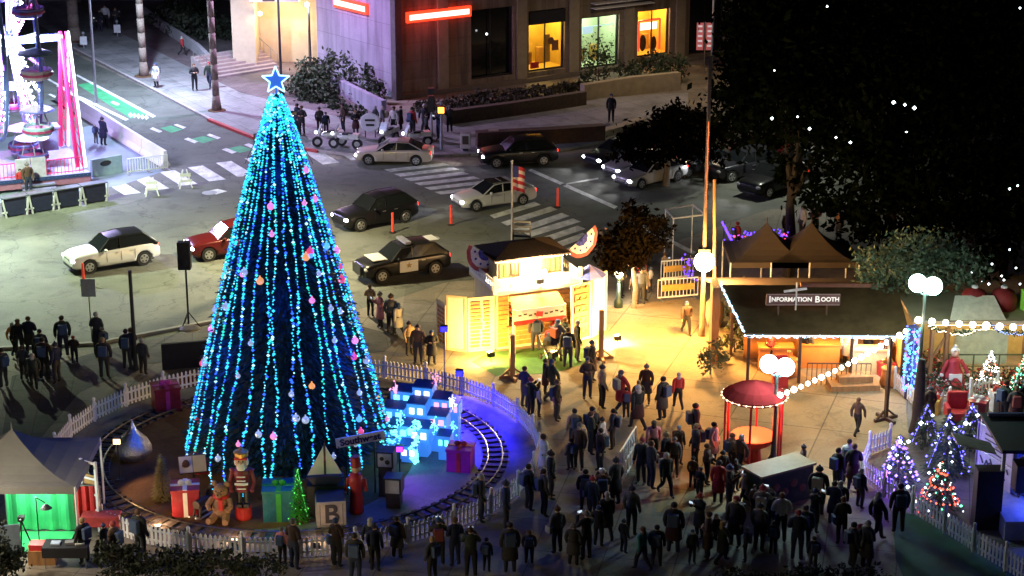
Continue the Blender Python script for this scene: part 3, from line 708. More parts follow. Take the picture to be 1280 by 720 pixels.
def disc(name, rx, ry, z, m, c=RC, n=64, kind='structure'):
    o = MB().add([(c[0] + rx * cos(2 * pi * i / n), c[1] + ry * sin(2 * pi * i / n), z) for i in range(n)], [tuple(range(n))]).build(name, m); o['kind'] = kind; return o
disc('display_floor', RX - .05, RY - .05, .016, floorc)
disc('mulch_bed', RX - 3.4, RY - 2.25, .022, mulch, c=RC + Vector((-1.25, 0, 0)))
# miniature railway loop
rt = thing('railway_track', 'miniature railway loop laid inside the white picket ring', 'railway track', RC)
trx, tryy = RX - 1.62, RY - 1.62
for off in (-.27, .27):
    mb = MB(); N = 90
    for i in range(N):
        a0, a1 = 2 * pi * i / N, 2 * pi * (i + 1) / N
        p0 = Vector(((trx + off) * cos(a0), (tryy + off) * sin(a0), .11)); p1 = Vector(((trx + off) * cos(a1), (tryy + off) * sin(a1), .11))
        mb.tube(p0, p1, .035, .035, 5, False)
    mb.build('rail', M('rail_steel', (.12, .11, .11), .35, .1, 8, metal=.7), rt)
tie = None
for i in range(96):
    a = 2 * pi * i / 96
    if tie is None: tie = MB().box((0, 0, 0), (.95, .2, .07)).build('sleeper', M('sleeper_wood', (.06, .04, .03), .9), rt); c = tie
    else: c = tie.copy(); COL.objects.link(c); c.parent = rt
    c.location = (trx * cos(a), tryy * sin(a), .055); c.rotation_euler[2] = math.atan2(sin(a) * trx, cos(a) * tryy)

# ------------------------------------------------------------------ the Christmas tree
TC = G(363, 580); TH = P3(345, 118, TC.y).z; TR = 3.75
xt = thing('christmas_tree', 'towering cone Christmas tree hung with strings of blue and turquoise lights', 'christmas tree', TC)
def cone_r(z): 
    k = 1 - (z - .9) / (TH - .9)
    return .14 + (TR - .14) * max(0, k) ** .88
mb = MB()
needle = M('tree_needles', (.012, .05, .05), .7, .4, 3)
for i in range(17000):
    z = .9 + (TH - .9) * (1 - math.sqrt(RND.random()) if RND.random() < .9 else RND.random()); z = min(z, TH)
    a = RND.uniform(0, 2 * pi); r = cone_r(z) * (RND.uniform(.86, .99) if i % 7 else RND.uniform(.98, 1.07))
    d = Vector((cos(a), sin(a), RND.uniform(-.5, .1))).normalized(); p = Vector((r * cos(a), r * sin(a), z))
    u = Vector((-sin(a), cos(a), RND.uniform(-.6, .6))).normalized() * RND.uniform(.03, .07); L = RND.uniform(.12, .34)
    mb.add([p - u - d * L * .6, p + u - d * L * .6, p + u * .3 + d * L * .5, p - u * .3 + d * L * .5], [(0, 1, 2, 3)])
mb.build('crown', needle, xt)
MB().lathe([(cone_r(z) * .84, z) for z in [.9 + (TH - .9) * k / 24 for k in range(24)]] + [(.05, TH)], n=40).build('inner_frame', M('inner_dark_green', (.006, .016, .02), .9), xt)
MB().lathe([(.35, 0), (.3, .5), (.28, 1.4)], n=12).build('trunk', dkwood, xt)
cols = [GLOW('bulb_cyan', (.03, .55, 1), 1.5), GLOW('bulb_teal', (.03, .85, .62), .9), GLOW('bulb_blue', (.02, .1, 1), 1.8), GLOW('bulb_pale', (.35, .8, 1), 1.6), blackm]
NS = 36
for s in range(NS):
    a = 2 * pi * s / NS + RND.uniform(-.035, .035); end = RND.choice([.3, .5, .9, 1.4, 2.2, .4]); ph = RND.uniform(0, 6)
    base = RND.random(); mb = MB(); prev = None; off = RND.random()
    ln = TH - end; nb = int(ln / RND.uniform(.085, .115)); tint = RND.choice([(.7, .8, .9), (.6, .66, .92), (.4, .72, .9), (.5, .56, .92), (.7, .76, .88), (.3, .34, .95)])
    for i in range(nb):
        z = TH - .05 - ln * (i + off + RND.uniform(-.3, .3)) / nb
        r = (cone_r(max(z, .9))) * 1.012 + .03
        if z < 1.5: r -= (1.5 - z) * .04
        aa = a + (.035 * sin(ph + z * 1.1) + RND.gauss(0, .008)) * min(1, 3 / max(r, .5))
        q = RND.random()
        mb.mat(0 if q < tint[0] else 1 if q < tint[1] else 2 if q < tint[2] else 3)
        mb.octa((r * cos(aa), r * sin(aa), z), RND.choice([.032, .038, .046, .066]))
        mb.mat(4)
        if prev and (i % 3 == 0 or i > nb - 3): mb.tube(prev, (r * cos(aa), r * sin(aa), z), .008, .008, 3, False); prev = (r * cos(aa), r * sin(aa), z)
        if not prev: prev = (r * cos(aa), r * sin(aa), z)
    o = mb.build('light_strand', cols, xt)
# denser tangle round the tip
mb = MB()
for i in range(420):
    z = TH - abs(RND.gauss(0, 1.15)); a = RND.uniform(0, 6.28); r = cone_r(z) * 1.03 + .04
    mb.mat(RND.choice([0, 0, 1, 3])); mb.octa((r * cos(a), r * sin(a), z), RND.uniform(.03, .055))
mb.mat(4).tube((.02, 0, TH), (.02, -1.2, TH - 2.5), .01).tube((0, .02, TH), (0, 1.2, TH - 2.5), .01).tube((.01, 0, TH), (1.2, 0, TH - 2.5), .01).tube((-.01, 0, TH), (-1.2, 0, TH - 2.5), .01)
mb.build('tip_lights', cols, xt)
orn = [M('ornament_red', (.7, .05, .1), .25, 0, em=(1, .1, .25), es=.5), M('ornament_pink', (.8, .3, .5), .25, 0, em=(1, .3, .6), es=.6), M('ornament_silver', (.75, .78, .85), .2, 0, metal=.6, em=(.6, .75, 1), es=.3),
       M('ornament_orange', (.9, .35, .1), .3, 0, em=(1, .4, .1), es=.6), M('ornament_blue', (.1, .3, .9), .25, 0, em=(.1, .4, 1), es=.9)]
for i in range(98):
    z = 1.2 + (TH - 2.6) * (1 - RND.random() ** .6); a = RND.uniform(0, 2 * pi); r = cone_r(z) * 1.0 + .08
    om = RND.choice(orn + [orn[1], orn[2]]); q = RND.uniform(.08, .15)
    MB().ball((r * cos(a), r * sin(a), z), q, 12, 8).tube((r * cos(a), r * sin(a), z + q), (r * cos(a), r * sin(a), z + q + .06), .03, .03, 6).build('ornament', om, xt, smooth=True)
# star: five-pointed lit outline over a blue solid star
def starpts(R0, r0): return [((R0 if k % 2 == 0 else r0) * sin(k * pi / 5), (R0 if k % 2 == 0 else r0) * cos(k * pi / 5)) for k in range(10)]
zc = TH + .5
sb = MB().extr([(x, z + zc) for x, z in starpts(.47, .2)], .02, .12).tube((0, .05, TH - .3), (0, .05, zc), .04).build('star', M('star_blue', (.03, .1, .5), .4, 0, em=(.05, .2, .9), es=.5), xt)
so_ = MB(); sp = starpts(.5, .215)
for k in range(10):
    a, b = sp[k], sp[(k + 1) % 10]; so_.tube((a[0], 0, a[1] + zc), (b[0], 0, b[1] + zc), .027, .027, 6)
so_.build('star_outline', GLOW('star_tube', (.35, .8, 1), 2.2), sb)
for (x, y, z, e) in ((0, -3.0, 7.5, 60), (2.6, -2.0, 5.5, 150), (-2.6, -2.0, 5.5, 130), (0, -4.1, 3.6, 40), (-3.5, -2.3, 3.8, 50), (3.5, -2.2, 3.2, 110), (0, -1.6, 11.5, 90), (-1.9, -1.5, 9, 90), (1.9, -1.5, 9, 90)):
    lamp('POINT', (x, y, z), e, (.01, .07, 1), .3, parent=xt, name='string_light_glow')

# ------------------------------------------------------------------ things inside the ring
def box_gift(x, y, w, h, c, ribbon, label, rz=0):
    t = thing('present', label, 'gift box', G(x, y), rz)
    MB().box((0, 0, h / 2), (w, w, h)).build('box', c, t, bevel=.01)
    l = MB().box((0, 0, h + .05), (w * 1.06, w * 1.06, .1)).build('lid', c, t)
    MB().box((0, -w / 2 - .008, h / 2), (w * .16, .016, h)).box((0, 0, h + .108), (w * .16, w * 1.07, .016)).box((0, 0, h + .109), (w * 1.07, w * .16, .018)).build('ribbon', ribbon, t)
    MB().ball((-.12, 0, h + .2), .13, 8, 6, (1, .5, .8)).ball((.12, 0, h + .2), .13, 8, 6, (1, .5, .8)).build('bow', ribbon, t)
    return t
teal = M('teal_wrap', (.02, .13, .2), .4, .3, 3, bump=1.); rwrap = M('red_wrap', (.3, .02, .03), .4, .3, 3, bump=1.); gwrap = M('green_wrap', (.05, .3, .05), .5)
box_gift(233, 640, .95, .95, rwrap, whitefab, 'red present with white ribbon at front left of the tree', R(8))
box_gift(251, 588, .8, .6, rwrap, redp, 'small bright red present behind the open storybook', R(-5))
box_gift(350, 645, 1.1, 1.1, teal, gwrap, 'large dark teal present with green ribbon under the tree front', R(4))
box_gift(208, 510, 1.0, .9, rwrap, M('magenta_ribbon', (.6, .05, .3), .5), 'dark red present with pink ribbon behind the tree at left', R(20))
box_gift(576, 585, .9, .8, M('magenta_wrap', (.5, .02, .35), .5), redp, 'magenta lit present with a flat sign right of the toy village', R(-10))
# open book on stand
t = thing('storybook', 'open storybook with a portrait page tilted on a dark stand', 'book', G(243, 622), R(14))
MB().lathe([(.3, 0), (.28, .05), (.05, .08), (.05, 1.0)], n=10).build('stand', dkwood, t)
bk = MB().box((0, .05, 1.28), (.98, .08, .66), rx=R(-38)).build('cover', dkwood, t)
MB().box((-.24, 0, 1.3), (.46, .05, .6), rx=R(-38)).build('page', M('page_cream', (.72, .6, .35), .7, .05), bk)
MB().box((.24, 0, 1.3), (.46, .05, .6), rx=R(-38)).build('page', M('page_gold', (.7, .52, .15), .7, .1), bk)
MB().ball((-.24, -.045, 1.31), .17, 12, 8, (.8, .3, 1.2)).build('portrait', M('portrait_brown', (.12, .05, .03), .8), bk)
# nutcracker soldier
t = thing('nutcracker', 'tall nutcracker soldier with gold crown and white beard on a red drum', 'nutcracker', G(305, 648))
gold = M('gold_paint', (.65, .38, .1), .35, .1, metal=.5); skinp = M('wood_skin', (.6, .36, .24), .5, .05)
MB().lathe([(.26, 0), (.3, .1), (.3, .45), (.27, .5)], n=18).build('drum', redp, t)
for sx in (-.12, .12): MB().tube((sx, 0, .5), (sx, 0, 1.12), .1, .1, 10).box((sx, -.05, .55), (.18, .32, .14)).build('leg', blackm, t)
MB().lathe([(.27, 1.1), (.25, 1.3), (.22, 1.45), (.3, 1.75), (.27, 1.88), (.1, 1.95)], n=16).build('coat', M('maroon_coat', (.2, .02, .03), .5), t)
tr = MB()
for k in range(4): tr.box((0, -.29, 1.25 + k * .15), (.3, .03, .035))
tr.box((0, -.25, 1.42), (.46, .06, .07)); tr.build('trim', whitep, t)
for sx in (-1, 1): MB().tube((sx * .32, 0, 1.82), (sx * .42, -.05, 1.45), .08, .07).tube((sx * .42, -.05, 1.45), (sx * .36, -.22, 1.2), .07, .06).ball((sx * .36, -.24, 1.17), .08).ball((sx * .32, 0, 1.85), .12, 8, 6, (1, 1, .6)).build('arm', M('maroon_coat', (.2, .02, .03), .5), t)
hd = MB().tube((0, 0, 1.92), (0, 0, 2.32), .19, .2, 14).build('head', skinp, t)
MB().ball((0, -.17, 1.99), .15, 10, 8, (1, .5, 1.1)).ball((-.2, 0, 2.15), .09, 8, 6, (.6, 1, 1.5)).ball((.2, 0, 2.15), .09, 8, 6, (.6, 1, 1.5)).box((0, -.19, 2.13), (.22, .05, .05)).build('beard', whitefab, hd)
MB().ball((-.07, -.185, 2.23), .03).ball((.07, -.185, 2.23), .03).build('eye', blackm, hd)
MB().ball((0, -.21, 2.17), .035, 6, 5, (1, 1, 1.6)).build('nose', skinp, hd)
MB().lathe([(.21, 2.3), (.26, 2.52), (.24, 2.55), (.1, 2.62), (.02, 2.7)], n=14).build('crown', gold, hd)
MB().box((0, 0, 2.33), (.44, .44, .07)).build('hat_band', redp, hd)
# teddy/reindeer plush
t = thing('plush_reindeer', 'seated brown plush animal with round ears and red scarf left of the nutcracker', 'toy animal', G(278, 650), R(-10))
fur = M('brown_fur', (.3, .17, .1), .95, .25, 14, bump=.4)
bd = MB().ball((0, 0, .5), .34, 14, 10, (1, .9, 1.35)).build('torso', fur, t, smooth=True)
MB().ball((0, -.03, 1.15), .26, 14, 10).ball((0, -.26, 1.07), .12, 10, 8).build('head', fur, t, smooth=True)
for sx in (-1, 1):
    MB().ball((sx * .22, 0, 1.38), .11, 10, 8, (1, .5, 1)).build('ear', fur, t, smooth=True)
    MB().path([(sx * .3, -.05, .85), (sx * .42, -.25, .65), (sx * .3, -.42, .55)], .1, 8, .08).build('arm', fur, t)
    MB().path([(sx * .18, -.1, .25), (sx * .26, -.45, .16), (sx * .3, -.62, .2)], .14, 8, .11).build('leg', fur, t)
    MB().ball((sx * .09, -.26, 1.2), .03).build('eye', blackm, t)
MB().ball((0, -.38, 1.1), .04).build('nose', blackm, t)
MB().lathe([(.27, .88), (.3, .94), (.26, 1.0)], n=14).box((.08, -.33, .72), (.14, .06, .4)).build('scarf', redp, t)
# rocking-horse like dark chair with white hooks
t = thing('rocking_horse', 'small dark rocking horse with pale runners beside the red present', 'toy horse', G(254, 645), R(60))
MB().path([(-.35, 0, .55), (.35, 0, .55)], .16, 8).path([(.3, 0, .6), (.45, 0, .95), (.62, 0, .88)], .1, 8, .07).build('torso', M('dark_brown_toy', (.05, .03, .02), .6), t)
for sx in (-.25, .28): MB().tube((sx, -.1, .5), (sx * 1.3, -.14, .1), .05).tube((sx, .1, .5), (sx * 1.3, .14, .1), .05).build('leg', M('dark_brown_toy', (.05, .03, .02), .6), t)
for sy in (-.14, .14): MB().path([(-.6, sy, .18), (-.3, sy, .06), (.3, sy, .06), (.6, sy, .18)], .035, 6).build('runner', whitep, t)
# silver teardrop
t = thing('silver_drop', 'giant foil-covered teardrop ornament standing left of the tree', 'ornament', G(168, 574))
foil = M('silver_foil', (.8, .82, .85), .35, .25, 9, metal=1, bump=.9)
MB().lathe([(.3, .0), (.56, .1), (.68, .32), (.67, .52), (.54, .78), (.34, 1.0), (.16, 1.2), (.06, 1.42), (.01, 1.6)], n=28).build('foil_body', foil, t, smooth=True)
# small conifers
def mini_tree(px, py, h, r, m, label, rows=9, n=900, lights=None, group=None, lab_cat='small christmas tree', dens=1.0):
    t = thing('small_christmas_tree', label, lab_cat, G(px, py), 0, group)
    mb = MB()
    for i in range(int(n * dens)):
        k = RND.random() ** .6; z = h * (1 - k) + .08; rr = r * k * (.75 + .25 * ((k * rows) % 1)); a = RND.uniform(0, 6.28); q = rr * RND.uniform(.55, 1)
        d = Vector((cos(a), sin(a), -.25)); p = Vector((q * cos(a), q * sin(a), z)); u = Vector((-sin(a), cos(a), RND.uniform(-.4, .4))) * RND.uniform(.012, .03) * (.45 + r)
        L = RND.uniform(.08, .2) * (.45 + r); mb.add([p - u, p + u, p + d * L], [(0, 1, 2)])
    mb.build('crown', m, t); MB().tube((0, 0, 0), (0, 0, h * .95), .05, .01, 7).build('trunk', dkwood, t)
    if lights:
        for li, (lm, cnt, sz) in enumerate(lights):
            lb = MB()
            for i in range(cnt):
                k = (i + .5) / cnt; z = h * (1 - k * .96); a = k * 24 + li * 2.1; q = r * k * 1.0
                lb.octa((q * cos(a) + RND.gauss(0, .02), q * sin(a), z), sz * RND.uniform(.6, 1.3))
            lb.tube((0, 0, h), (r * .7, 0, .2), .008).tube((0, 0, h), (-r * .7, 0, .2), .008)
            lb.build('light_string', lm, t)
    return t
mini_tree(204, 625, 1.75, .42, M('gold_tinsel', (.28, .26, .07), .6, .3), 'thin golden green artificial tree left of the storybook', n=1300)
nt_ = mini_tree(374, 652, 2.0, .42, M('neon_green_tinsel', (.06, .35, .04), .6, .3), 'thin vivid green artificial tree right of the teal present', n=1400, lights=[(GLOW('green_bulb', (.15, 1, .15), 1.2), 40, .025)])
lamp('POINT', (-.5, -.9, 1.6), 14, (.2, 1, .15), .1, parent=nt_)
# toy block with the letter B, toy sailboat above
t = thing('toy_block', 'large black toy block with a white letter B on its framed face', 'toy block', G(414, 652), R(8))
MB().box((0, 0, .5), (1, 1, 1)).build('cube', M('block_black', (.02, .02, .03), .5), t, bevel=.03)
fr = MB()
for c, d in (((0, -.51, .06), (1, .03, .1)), ((0, -.51, .94), (1, .03, .1)), ((-.45, -.512, .5), (.1, .03, .8)), ((.45, -.512, .5), (.1, .03, .8)), ((-.512, 0, .5), (.03, .9, .8))): fr.box(c, d)
fr.build('face_frame', M('block_grey', (.3, .3, .33), .6), t)
MB().box((0, -.505, .5), (.76, .02, .76)).build('face', M('block_face', (.35, .34, .36), .6), t)
text_obj('B', .95, M('block_letter', (.03, .03, .05), .6), t, (0, -.53, .5), (pi / 2, 0, 0), bold=.02)
t = thing('toy_sailboat', 'toy sailboat with white triangular sails perched behind the letter block', 'toy boat', G(408, 640), R(4)); t.location.z = 0
MB().box((0, .1, .55), (1.3, .7, 1.1)).build('plinth', M('block_black', (.02, .02, .03), .5), t)
MB().extr([(-.65, 1.4), (.65, 1.4), (.42, 1.12), (-.42, 1.12)], -.15, .25).build('hull', M('navy_hull', (.02, .02, .06), .5), t)
MB().tube((0, .05, 1.3), (0, .05, 2.6), .03).build('mast', dkwood, t)
MB().extr([(-.04, 1.45), (-.04, 2.5), (-.62, 1.42)], 0, .03).build('sail', whitefab, t)
MB().extr([(.04, 1.45), (.04, 2.5), (.58, 1.45)], 0, .03).build('sail', whitefab, t)
# signboard reading Southwest
t = thing('sponsor_sign', 'narrow pale tilted sign reading Southwest on a post right of the tree base', 'sign', G(452, 618), R(10))
MB().tube((-.5, .04, 0), (-.5, .04, 2.2), .03).tube((.5, .04, 0), (.5, .04, 2.3), .03).build('post', blackm, t)
s = MB().box((0, 0, 2.15), (1.75, .05, .36), ry=R(-7)).build('board', M('sign_pale', (.7, .72, .8), .6, 0), t)
text_obj('Southwest', .34, M('sign_ink', (.02, .02, .12), .6), s, (0, -.04, 2.14), (pi / 2, R(-7), 0), bold=.012)
# red figure and white framed boxes
t = thing('toy_soldier', 'slim red toy soldier figure right of the toy sailboat', 'toy figure', G(446, 640))
MB().lathe([(.26, 0), (.24, .5), (.2, .8), (.28, 1.2), (.22, 1.45), (.08, 1.5)], n=14).build('coat', redp, t, smooth=True)
MB().ball((0, 0, 1.66), .17, 12, 8).build('head', skinp, t, smooth=True); MB().lathe([(.17, 1.74), (.18, 2.1), (.15, 2.14)], n=12).build('hat', M('dark_red_hat', (.3, .02, .02), .5), t)
MB().tube((-.28, 0, 1.3), (-.36, -.08, .85), .07).build('arm', redp, t); MB().tube((.28, 0, 1.3), (.36, -.08, .85), .07).build('arm', redp, t)
for (x, y, z, lab) in ((484, 618, 1.15, 'upper black framed cube with white scroll ornament right of the red soldier'), (493, 632, .55, 'lower small black cube with a plain white face right of the red soldier')):
    t = thing('toy_cube', lab, 'toy block', G(x, y), R(-8)); h = .62
    MB().box((0, 0, z / 2), (.5, .5, z)).build('plinth', M('block_black', (.02, .02, .03), .5), t)
    MB().box((0, 0, z + h / 2), (h, h, h)).build('cube', M('block_black', (.02, .02, .03), .5), t)
    f = MB().box((0, -h / 2 - .01, z + h / 2), (h * .8, .02, h * .8)).build('face', M('pale_face', (.5, .5, .6), .6), t)
    if z > 1:
        MB().ball((-.1, -h / 2 - .03, z + h * .6), .08, 8, 6, (1, .2, 1)).ball((.1, -h / 2 - .03, z + h * .4), .09, 8, 6, (1, .2, 1)).build('scroll', blackm, f)

# toy village: terraced white houses with dark blue roofs; inner light painted on walls
tv = thing('toy_village', 'lit toy village of stacked white houses with blue roofs right of the tree', 'toy village', G(528, 560), R(-14))
hw = M('village_wall_glow', (.3, .42, .6), .5, .1, em=(.04, .25, 1), es=.4); hr = M('village_roof', (.04, .09, .3), .5)
lit_c = GLOW('village_cyan', (.15, .85, 1), 2.2); lit_w = GLOW('village_white_light', (.85, .9, 1), 1.8); lit_p = GLOW('village_pink', (1, .35, .6), 1.4)
for i, (x, y, z, wx, wy, h) in enumerate([(-.95, .7, 1.5, .8, .6, .55), (-.1, .8, 1.75, .75, .6, .5), (.7, .5, 1.45, .7, .6, .5), (-1.05, .1, 1.05, .85, .6, .55), (-.25, .15, 1.2, .8, .6, .6), (.6, -.1, .95, .75, .6, .55),
                                          (-.7, -.5, .55, .8, .6, .6), (.2, -.6, .55, .85, .6, .65), (1.0, .9, 1.15, .5, .5, .5), (1.05, -.75, .45, .5, .45, .55), (-.1, -1.2, .15, .7, .5, .55)]):
    wx *= RND.uniform(.85, 1.1); x += RND.gauss(0, .04); y += RND.gauss(0, .05)
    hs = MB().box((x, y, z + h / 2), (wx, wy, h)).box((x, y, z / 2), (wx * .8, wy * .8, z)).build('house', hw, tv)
    MB().slab([(x - wx * .5, y - wy * .52, z + h + .02), (x + wx * .5, y - wy * .52, z + h + .02), (x + wx * .5, y + wy * .4, z + h + .14), (x - wx * .5, y + wy * .4, z + h + .14)], .05).build('roof', hr, hs)
    wn = MB()
    for k in (-1, 1): wn.box((x + k * wx * .22, y - wy / 2 - .01, z + h * .5), (wx * .26, .02, h * .4))
    wn.build('window', [lit_c, lit_w, lit_p][i % 3], hs)
for i, (x, y, z, m) in enumerate(((-1.3, -.9, .5, lit_c), (-1.15, .4, 2.1, lit_p), (.3, .9, 2.5, lit_p), (1.15, .2, 1.9, lit_w), (-.55, -.95, 1.5, lit_c), (.75, -.9, 1.35, lit_c), (1.3, -.5, 1.1, lit_c))):
    g_ = MB()
    for k in range(26): g_.octa((x + RND.gauss(0, .09), y + RND.gauss(0, .05), z + RND.gauss(0, .13)), RND.uniform(.02, .05))
    g_.tube((x, y, z - .3), (x, y, z + .3), .01); g_.build('light_cluster', m, tv)
lc = MB()
for k in range(90):
    f_ = k / 90; lc.octa((.15 + .22 * sin(f_ * 17) * (1 - f_) + RND.gauss(0, .07), -1.5 - RND.uniform(0, .1), 1.75 - 1.7 * f_), RND.uniform(.035, .08))
for k in range(40): lc.octa((-.7 + RND.uniform(-.25, .25), -1.2, .9 + RND.uniform(-.35, .5)), RND.uniform(.03, .06))
lc.tube((.15, -1.5, 1.65), (.3, -1.5, .05), .01).tube((.15, -1.5, 1.6), (-.9, -1.2, .6), .01)
lc.build('icicle_lights', lit_c, tv)
lamp('POINT', (0, -1.7, 1.6), 45, (.1, .6, 1), .2, parent=tv, name='village_glow'); lamp('POINT', (.3, 2.0, 2.0), 50, (.5, .2, 1), .2, parent=tv, name='village_glow')
# stage floods lighting the right of the ring
def flood(px, py, h, col, e, label, aim=None, r=.12, size=130):
    t = thing('flood_light', label, 'flood light', G(px, py))
    MB().box((0, 0, .03), (.3, .3, .05)).tube((0, 0, 0), (0, 0, h), .025).build('stand', blackm, t)
    MB().box((0, 0, h + .06), (.3, .2, .24)).build('housing', blackm, t)
    MB().box((0, -.12, h + .06), (.24, .03, .18)).build('lens', GLOW('lens_%s' % label[:12], col, 6), t)
    a = (0, -2, -.3) if aim is None else aim
    lamp('SPOT', (0, -.2, h + .1), e, col, r, aim=a, size=size, parent=t)
flood(556, 500, 3.0, (.01, .008, 1), 5200, 'blue flood light on a thin stand behind the toy village', (.5, -1.5, 0), size=76)
flood(575, 540, 2.4, (.015, .01, 1), 2600, 'blue flood light on a thin stand beside the magenta present', (.1, -1.1, 0), size=88)
flood(500, 600, 1.2, (.3, .02, 1), 130, 'violet flood light on a short stand before the toy village', (1.2, -.6, 0), size=110)
flood(150, 600, 1.5, (1, .62, .25), 170, 'warm flood light on a short stand inside the left of the picket ring', (4, -2, 0), size=120)
for i, (x, y, lab) in enumerate(((196, 664, 'added warm flood light at the near left inside the picket ring'), (292, 682, 'added warm flood light on the ground in front of the nutcracker'), (395, 684, 'added warm flood light on the ground in front of the letter block'))):  # ground floods added to brighten the toys from the front
    t = thing('flood_light', lab, 'flood light', G(x, y)); MB().box((0, 0, .12), (.26, .18, .2)).box((0, 0, .02), (.3, .1, .03)).build('housing', blackm, t)
    MB().box((0, .095, .13), (.2, .02, .14)).build('lens', GLOW('added_ground_lens', (1, .75, .4), 5), t)
    lamp('POINT', (0, .25, .35), (62, 34, 22)[i], (1, .6, .3), .1, parent=t)
# warm flood that lights the left and near fence

# ------------------------------------------------------------------ two-tier gingerbread booth
BO = G(621, 437); BA = R(21)
booth = thing('holiday_booth', 'two-tier floodlit wooden booth with dark roof, white balcony and bunting fans', 'booth', BO, BA)
cream = M('cream_board', (.72, .62, .4), .6, .08, 3); plank = M('gingerbread_plank', (.42, .19, .05), .65, .3, 5)
W_, D_ = 3.7, 2.9
def planks(mb, x0, x1, y, z0, z1, n, out=-.02):
    h = (z1 - z0) / n
    for k in range(n): mb.box(((x0 + x1) / 2, y + out, z0 + h * (k + .5)), (x1 - x0, .03, h * .86))
lw_ = wall_holes(0, W_, 0, 2.5, [(.55, 2.6, 1.0, 2.1)], .12).build('lower_wall', cream, booth)
pk = MB(); planks(pk, .05, .5, 0, .1, 2.4, 11); planks(pk, 2.65, W_ - .05, 0, .1, 2.4, 11); planks(pk, .55, 2.6, 0, .1, .95, 4); pk.build('plank_cladding', plank, booth)
MB().box((.06, D_ / 2, 1.25), (.12, D_ - .24, 2.5)).box((W_ - .06, D_ / 2, 1.25), (.12, D_ - .24, 2.5)).box((W_ / 2, D_ - .06, 1.25), (W_ - .24, .12, 2.5)).build('side_wall', cream, booth)
MB().box((1.57, .35, .97), (2.3, .9, .07)).build('counter', wood, booth)
MB().slab([(.45, -.75, 1.98), (2.85, -.75, 1.98), (2.75, -.03, 2.42), (.55, -.03, 2.42)], .07).build('porch_roof', M('porch_shingle', (.4, .2, .06), .8, .35, 8), booth)
MB().slab([(.45, -.86, 1.5), (2.85, -.86, 1.5), (2.85, -.8, 1.96), (.45, -.8, 1.96)], .04).build('banner', M('banner_white', (.8, .78, .7), .7, .04), booth)
bs = MB()
for k in range(9): bs.box((.72 + k * .24, -.895, 1.74 + .04 * sin(k * 2.1)), (.15, .02, .07), ry=R(12 * sin(k * 3)))
bs.build('banner_script', M('banner_ink', (.05, .03, .03), .7), booth)
MB().box((1.62, -.9, 1.72), (.3, .03, .22), ry=R(10)).build('banner_emblem', redp, booth)
MB().box((1.65, -.83, 1.4), (2.4, .05, .14)).build('red_rail', redp, booth)
for x in (.48, 2.82): MB().box((x, -.78, 1.0), (.1, .1, 2.0)).build('porch_post', cream, booth)
cn = MB()
for k in range(7): cn.ball((.6 + .1 * (k % 3), -.05, 2.05 - .09 * k), .07, 8, 6)
cn.build('candy_trim', M('candy_red', (.5, .05, .04), .5), booth)
# balcony
MB().box((W_ / 2, D_ / 2, 2.57), (W_ + .3, D_ + .3, .14)).build('balcony_floor', cream, booth)
bp_ = MB()
for (c, d) in (((W_ / 2, -.12, 2.72), (W_ + .3, .06, .16)), ((W_ / 2, -.12, 3.1), (W_ + .3, .06, .12)), ((-.12, D_ / 2, 2.72), (.06, D_ + .24, .16)), ((-.12, D_ / 2, 3.1), (.06, D_ + .24, .12)), ((W_ + .12, D_ / 2, 2.72), (.06, D_ + .24, .16)), ((W_ + .12, D_ / 2, 3.1), (.06, D_ + .24, .12))): bp_.box(c, d)
for k in range(17): bp_.box((-.05 + k * (W_ + .1) / 16, -.12, 2.92), (.14, .05, .26))
for k in range(13): bp_.box((-.12, k * (D_ + .1) / 12, 2.92), (.05, .14, .26)).box((W_ + .12, k * (D_ + .1) / 12, 2.92), (.05, .14, .26))
for x in (-.12, W_ + .12): bp_.box((x, -.12, 2.95), (.14, .14, .8))
bp_.build('balcony_rail', whitep, booth)
UX0, UX1, UY0, UY1 = .3, 3.35, .75, 2.6
uw = wall_holes(UX0, UX1, 2.64, 3.85, [(.42, .98, 2.95, 3.6), (1.05, 1.32, 2.95, 3.6), (2.35, 2.62, 2.95, 3.6), (2.7, 3.2, 2.95, 3.6)], .1).build('upper_wall', cream, booth); uw.location.y = UY0
MB().box((UX0 + .05, (UY0 + UY1) / 2 + .05, 3.245), (.1, UY1 - UY0 - .1, 1.21)).box((UX1 - .05, (UY0 + UY1) / 2 + .05, 3.245), (.1, UY1 - UY0 - .1, 1.21)).box((1.82, UY1 - .05, 3.245), (2.8, .1, 1.21)).build('upper_side_wall', cream, booth)
for (x0, x1) in ((.42, .98), (1.05, 1.32), (2.35, 2.62), (2.7, 3.2)):
    wf = MB()
    for (cx, cz, sx, sz) in (((x0 + x1) / 2, 2.97, x1 - x0 + .1, .05), ((x0 + x1) / 2, 3.6, x1 - x0 + .1, .05), (x0, 3.28, .05, .6), (x1, 3.28, .05, .6), ((x0 + x1) / 2, 3.28, .03, .6)): wf.box((cx, UY0 - .02, cz), (sx, .05, sz))
    wf = wf.build('window', M('window_brown', (.12, .07, .03), .6), booth)
    MB().box(((x0 + x1) / 2, UY0 + .06, 3.28), (x1 - x0, .02, .64)).build('pane', M('amber_glass', (.25, .17, .05), .2, em=(1, .7, .2), es=.35), wf)
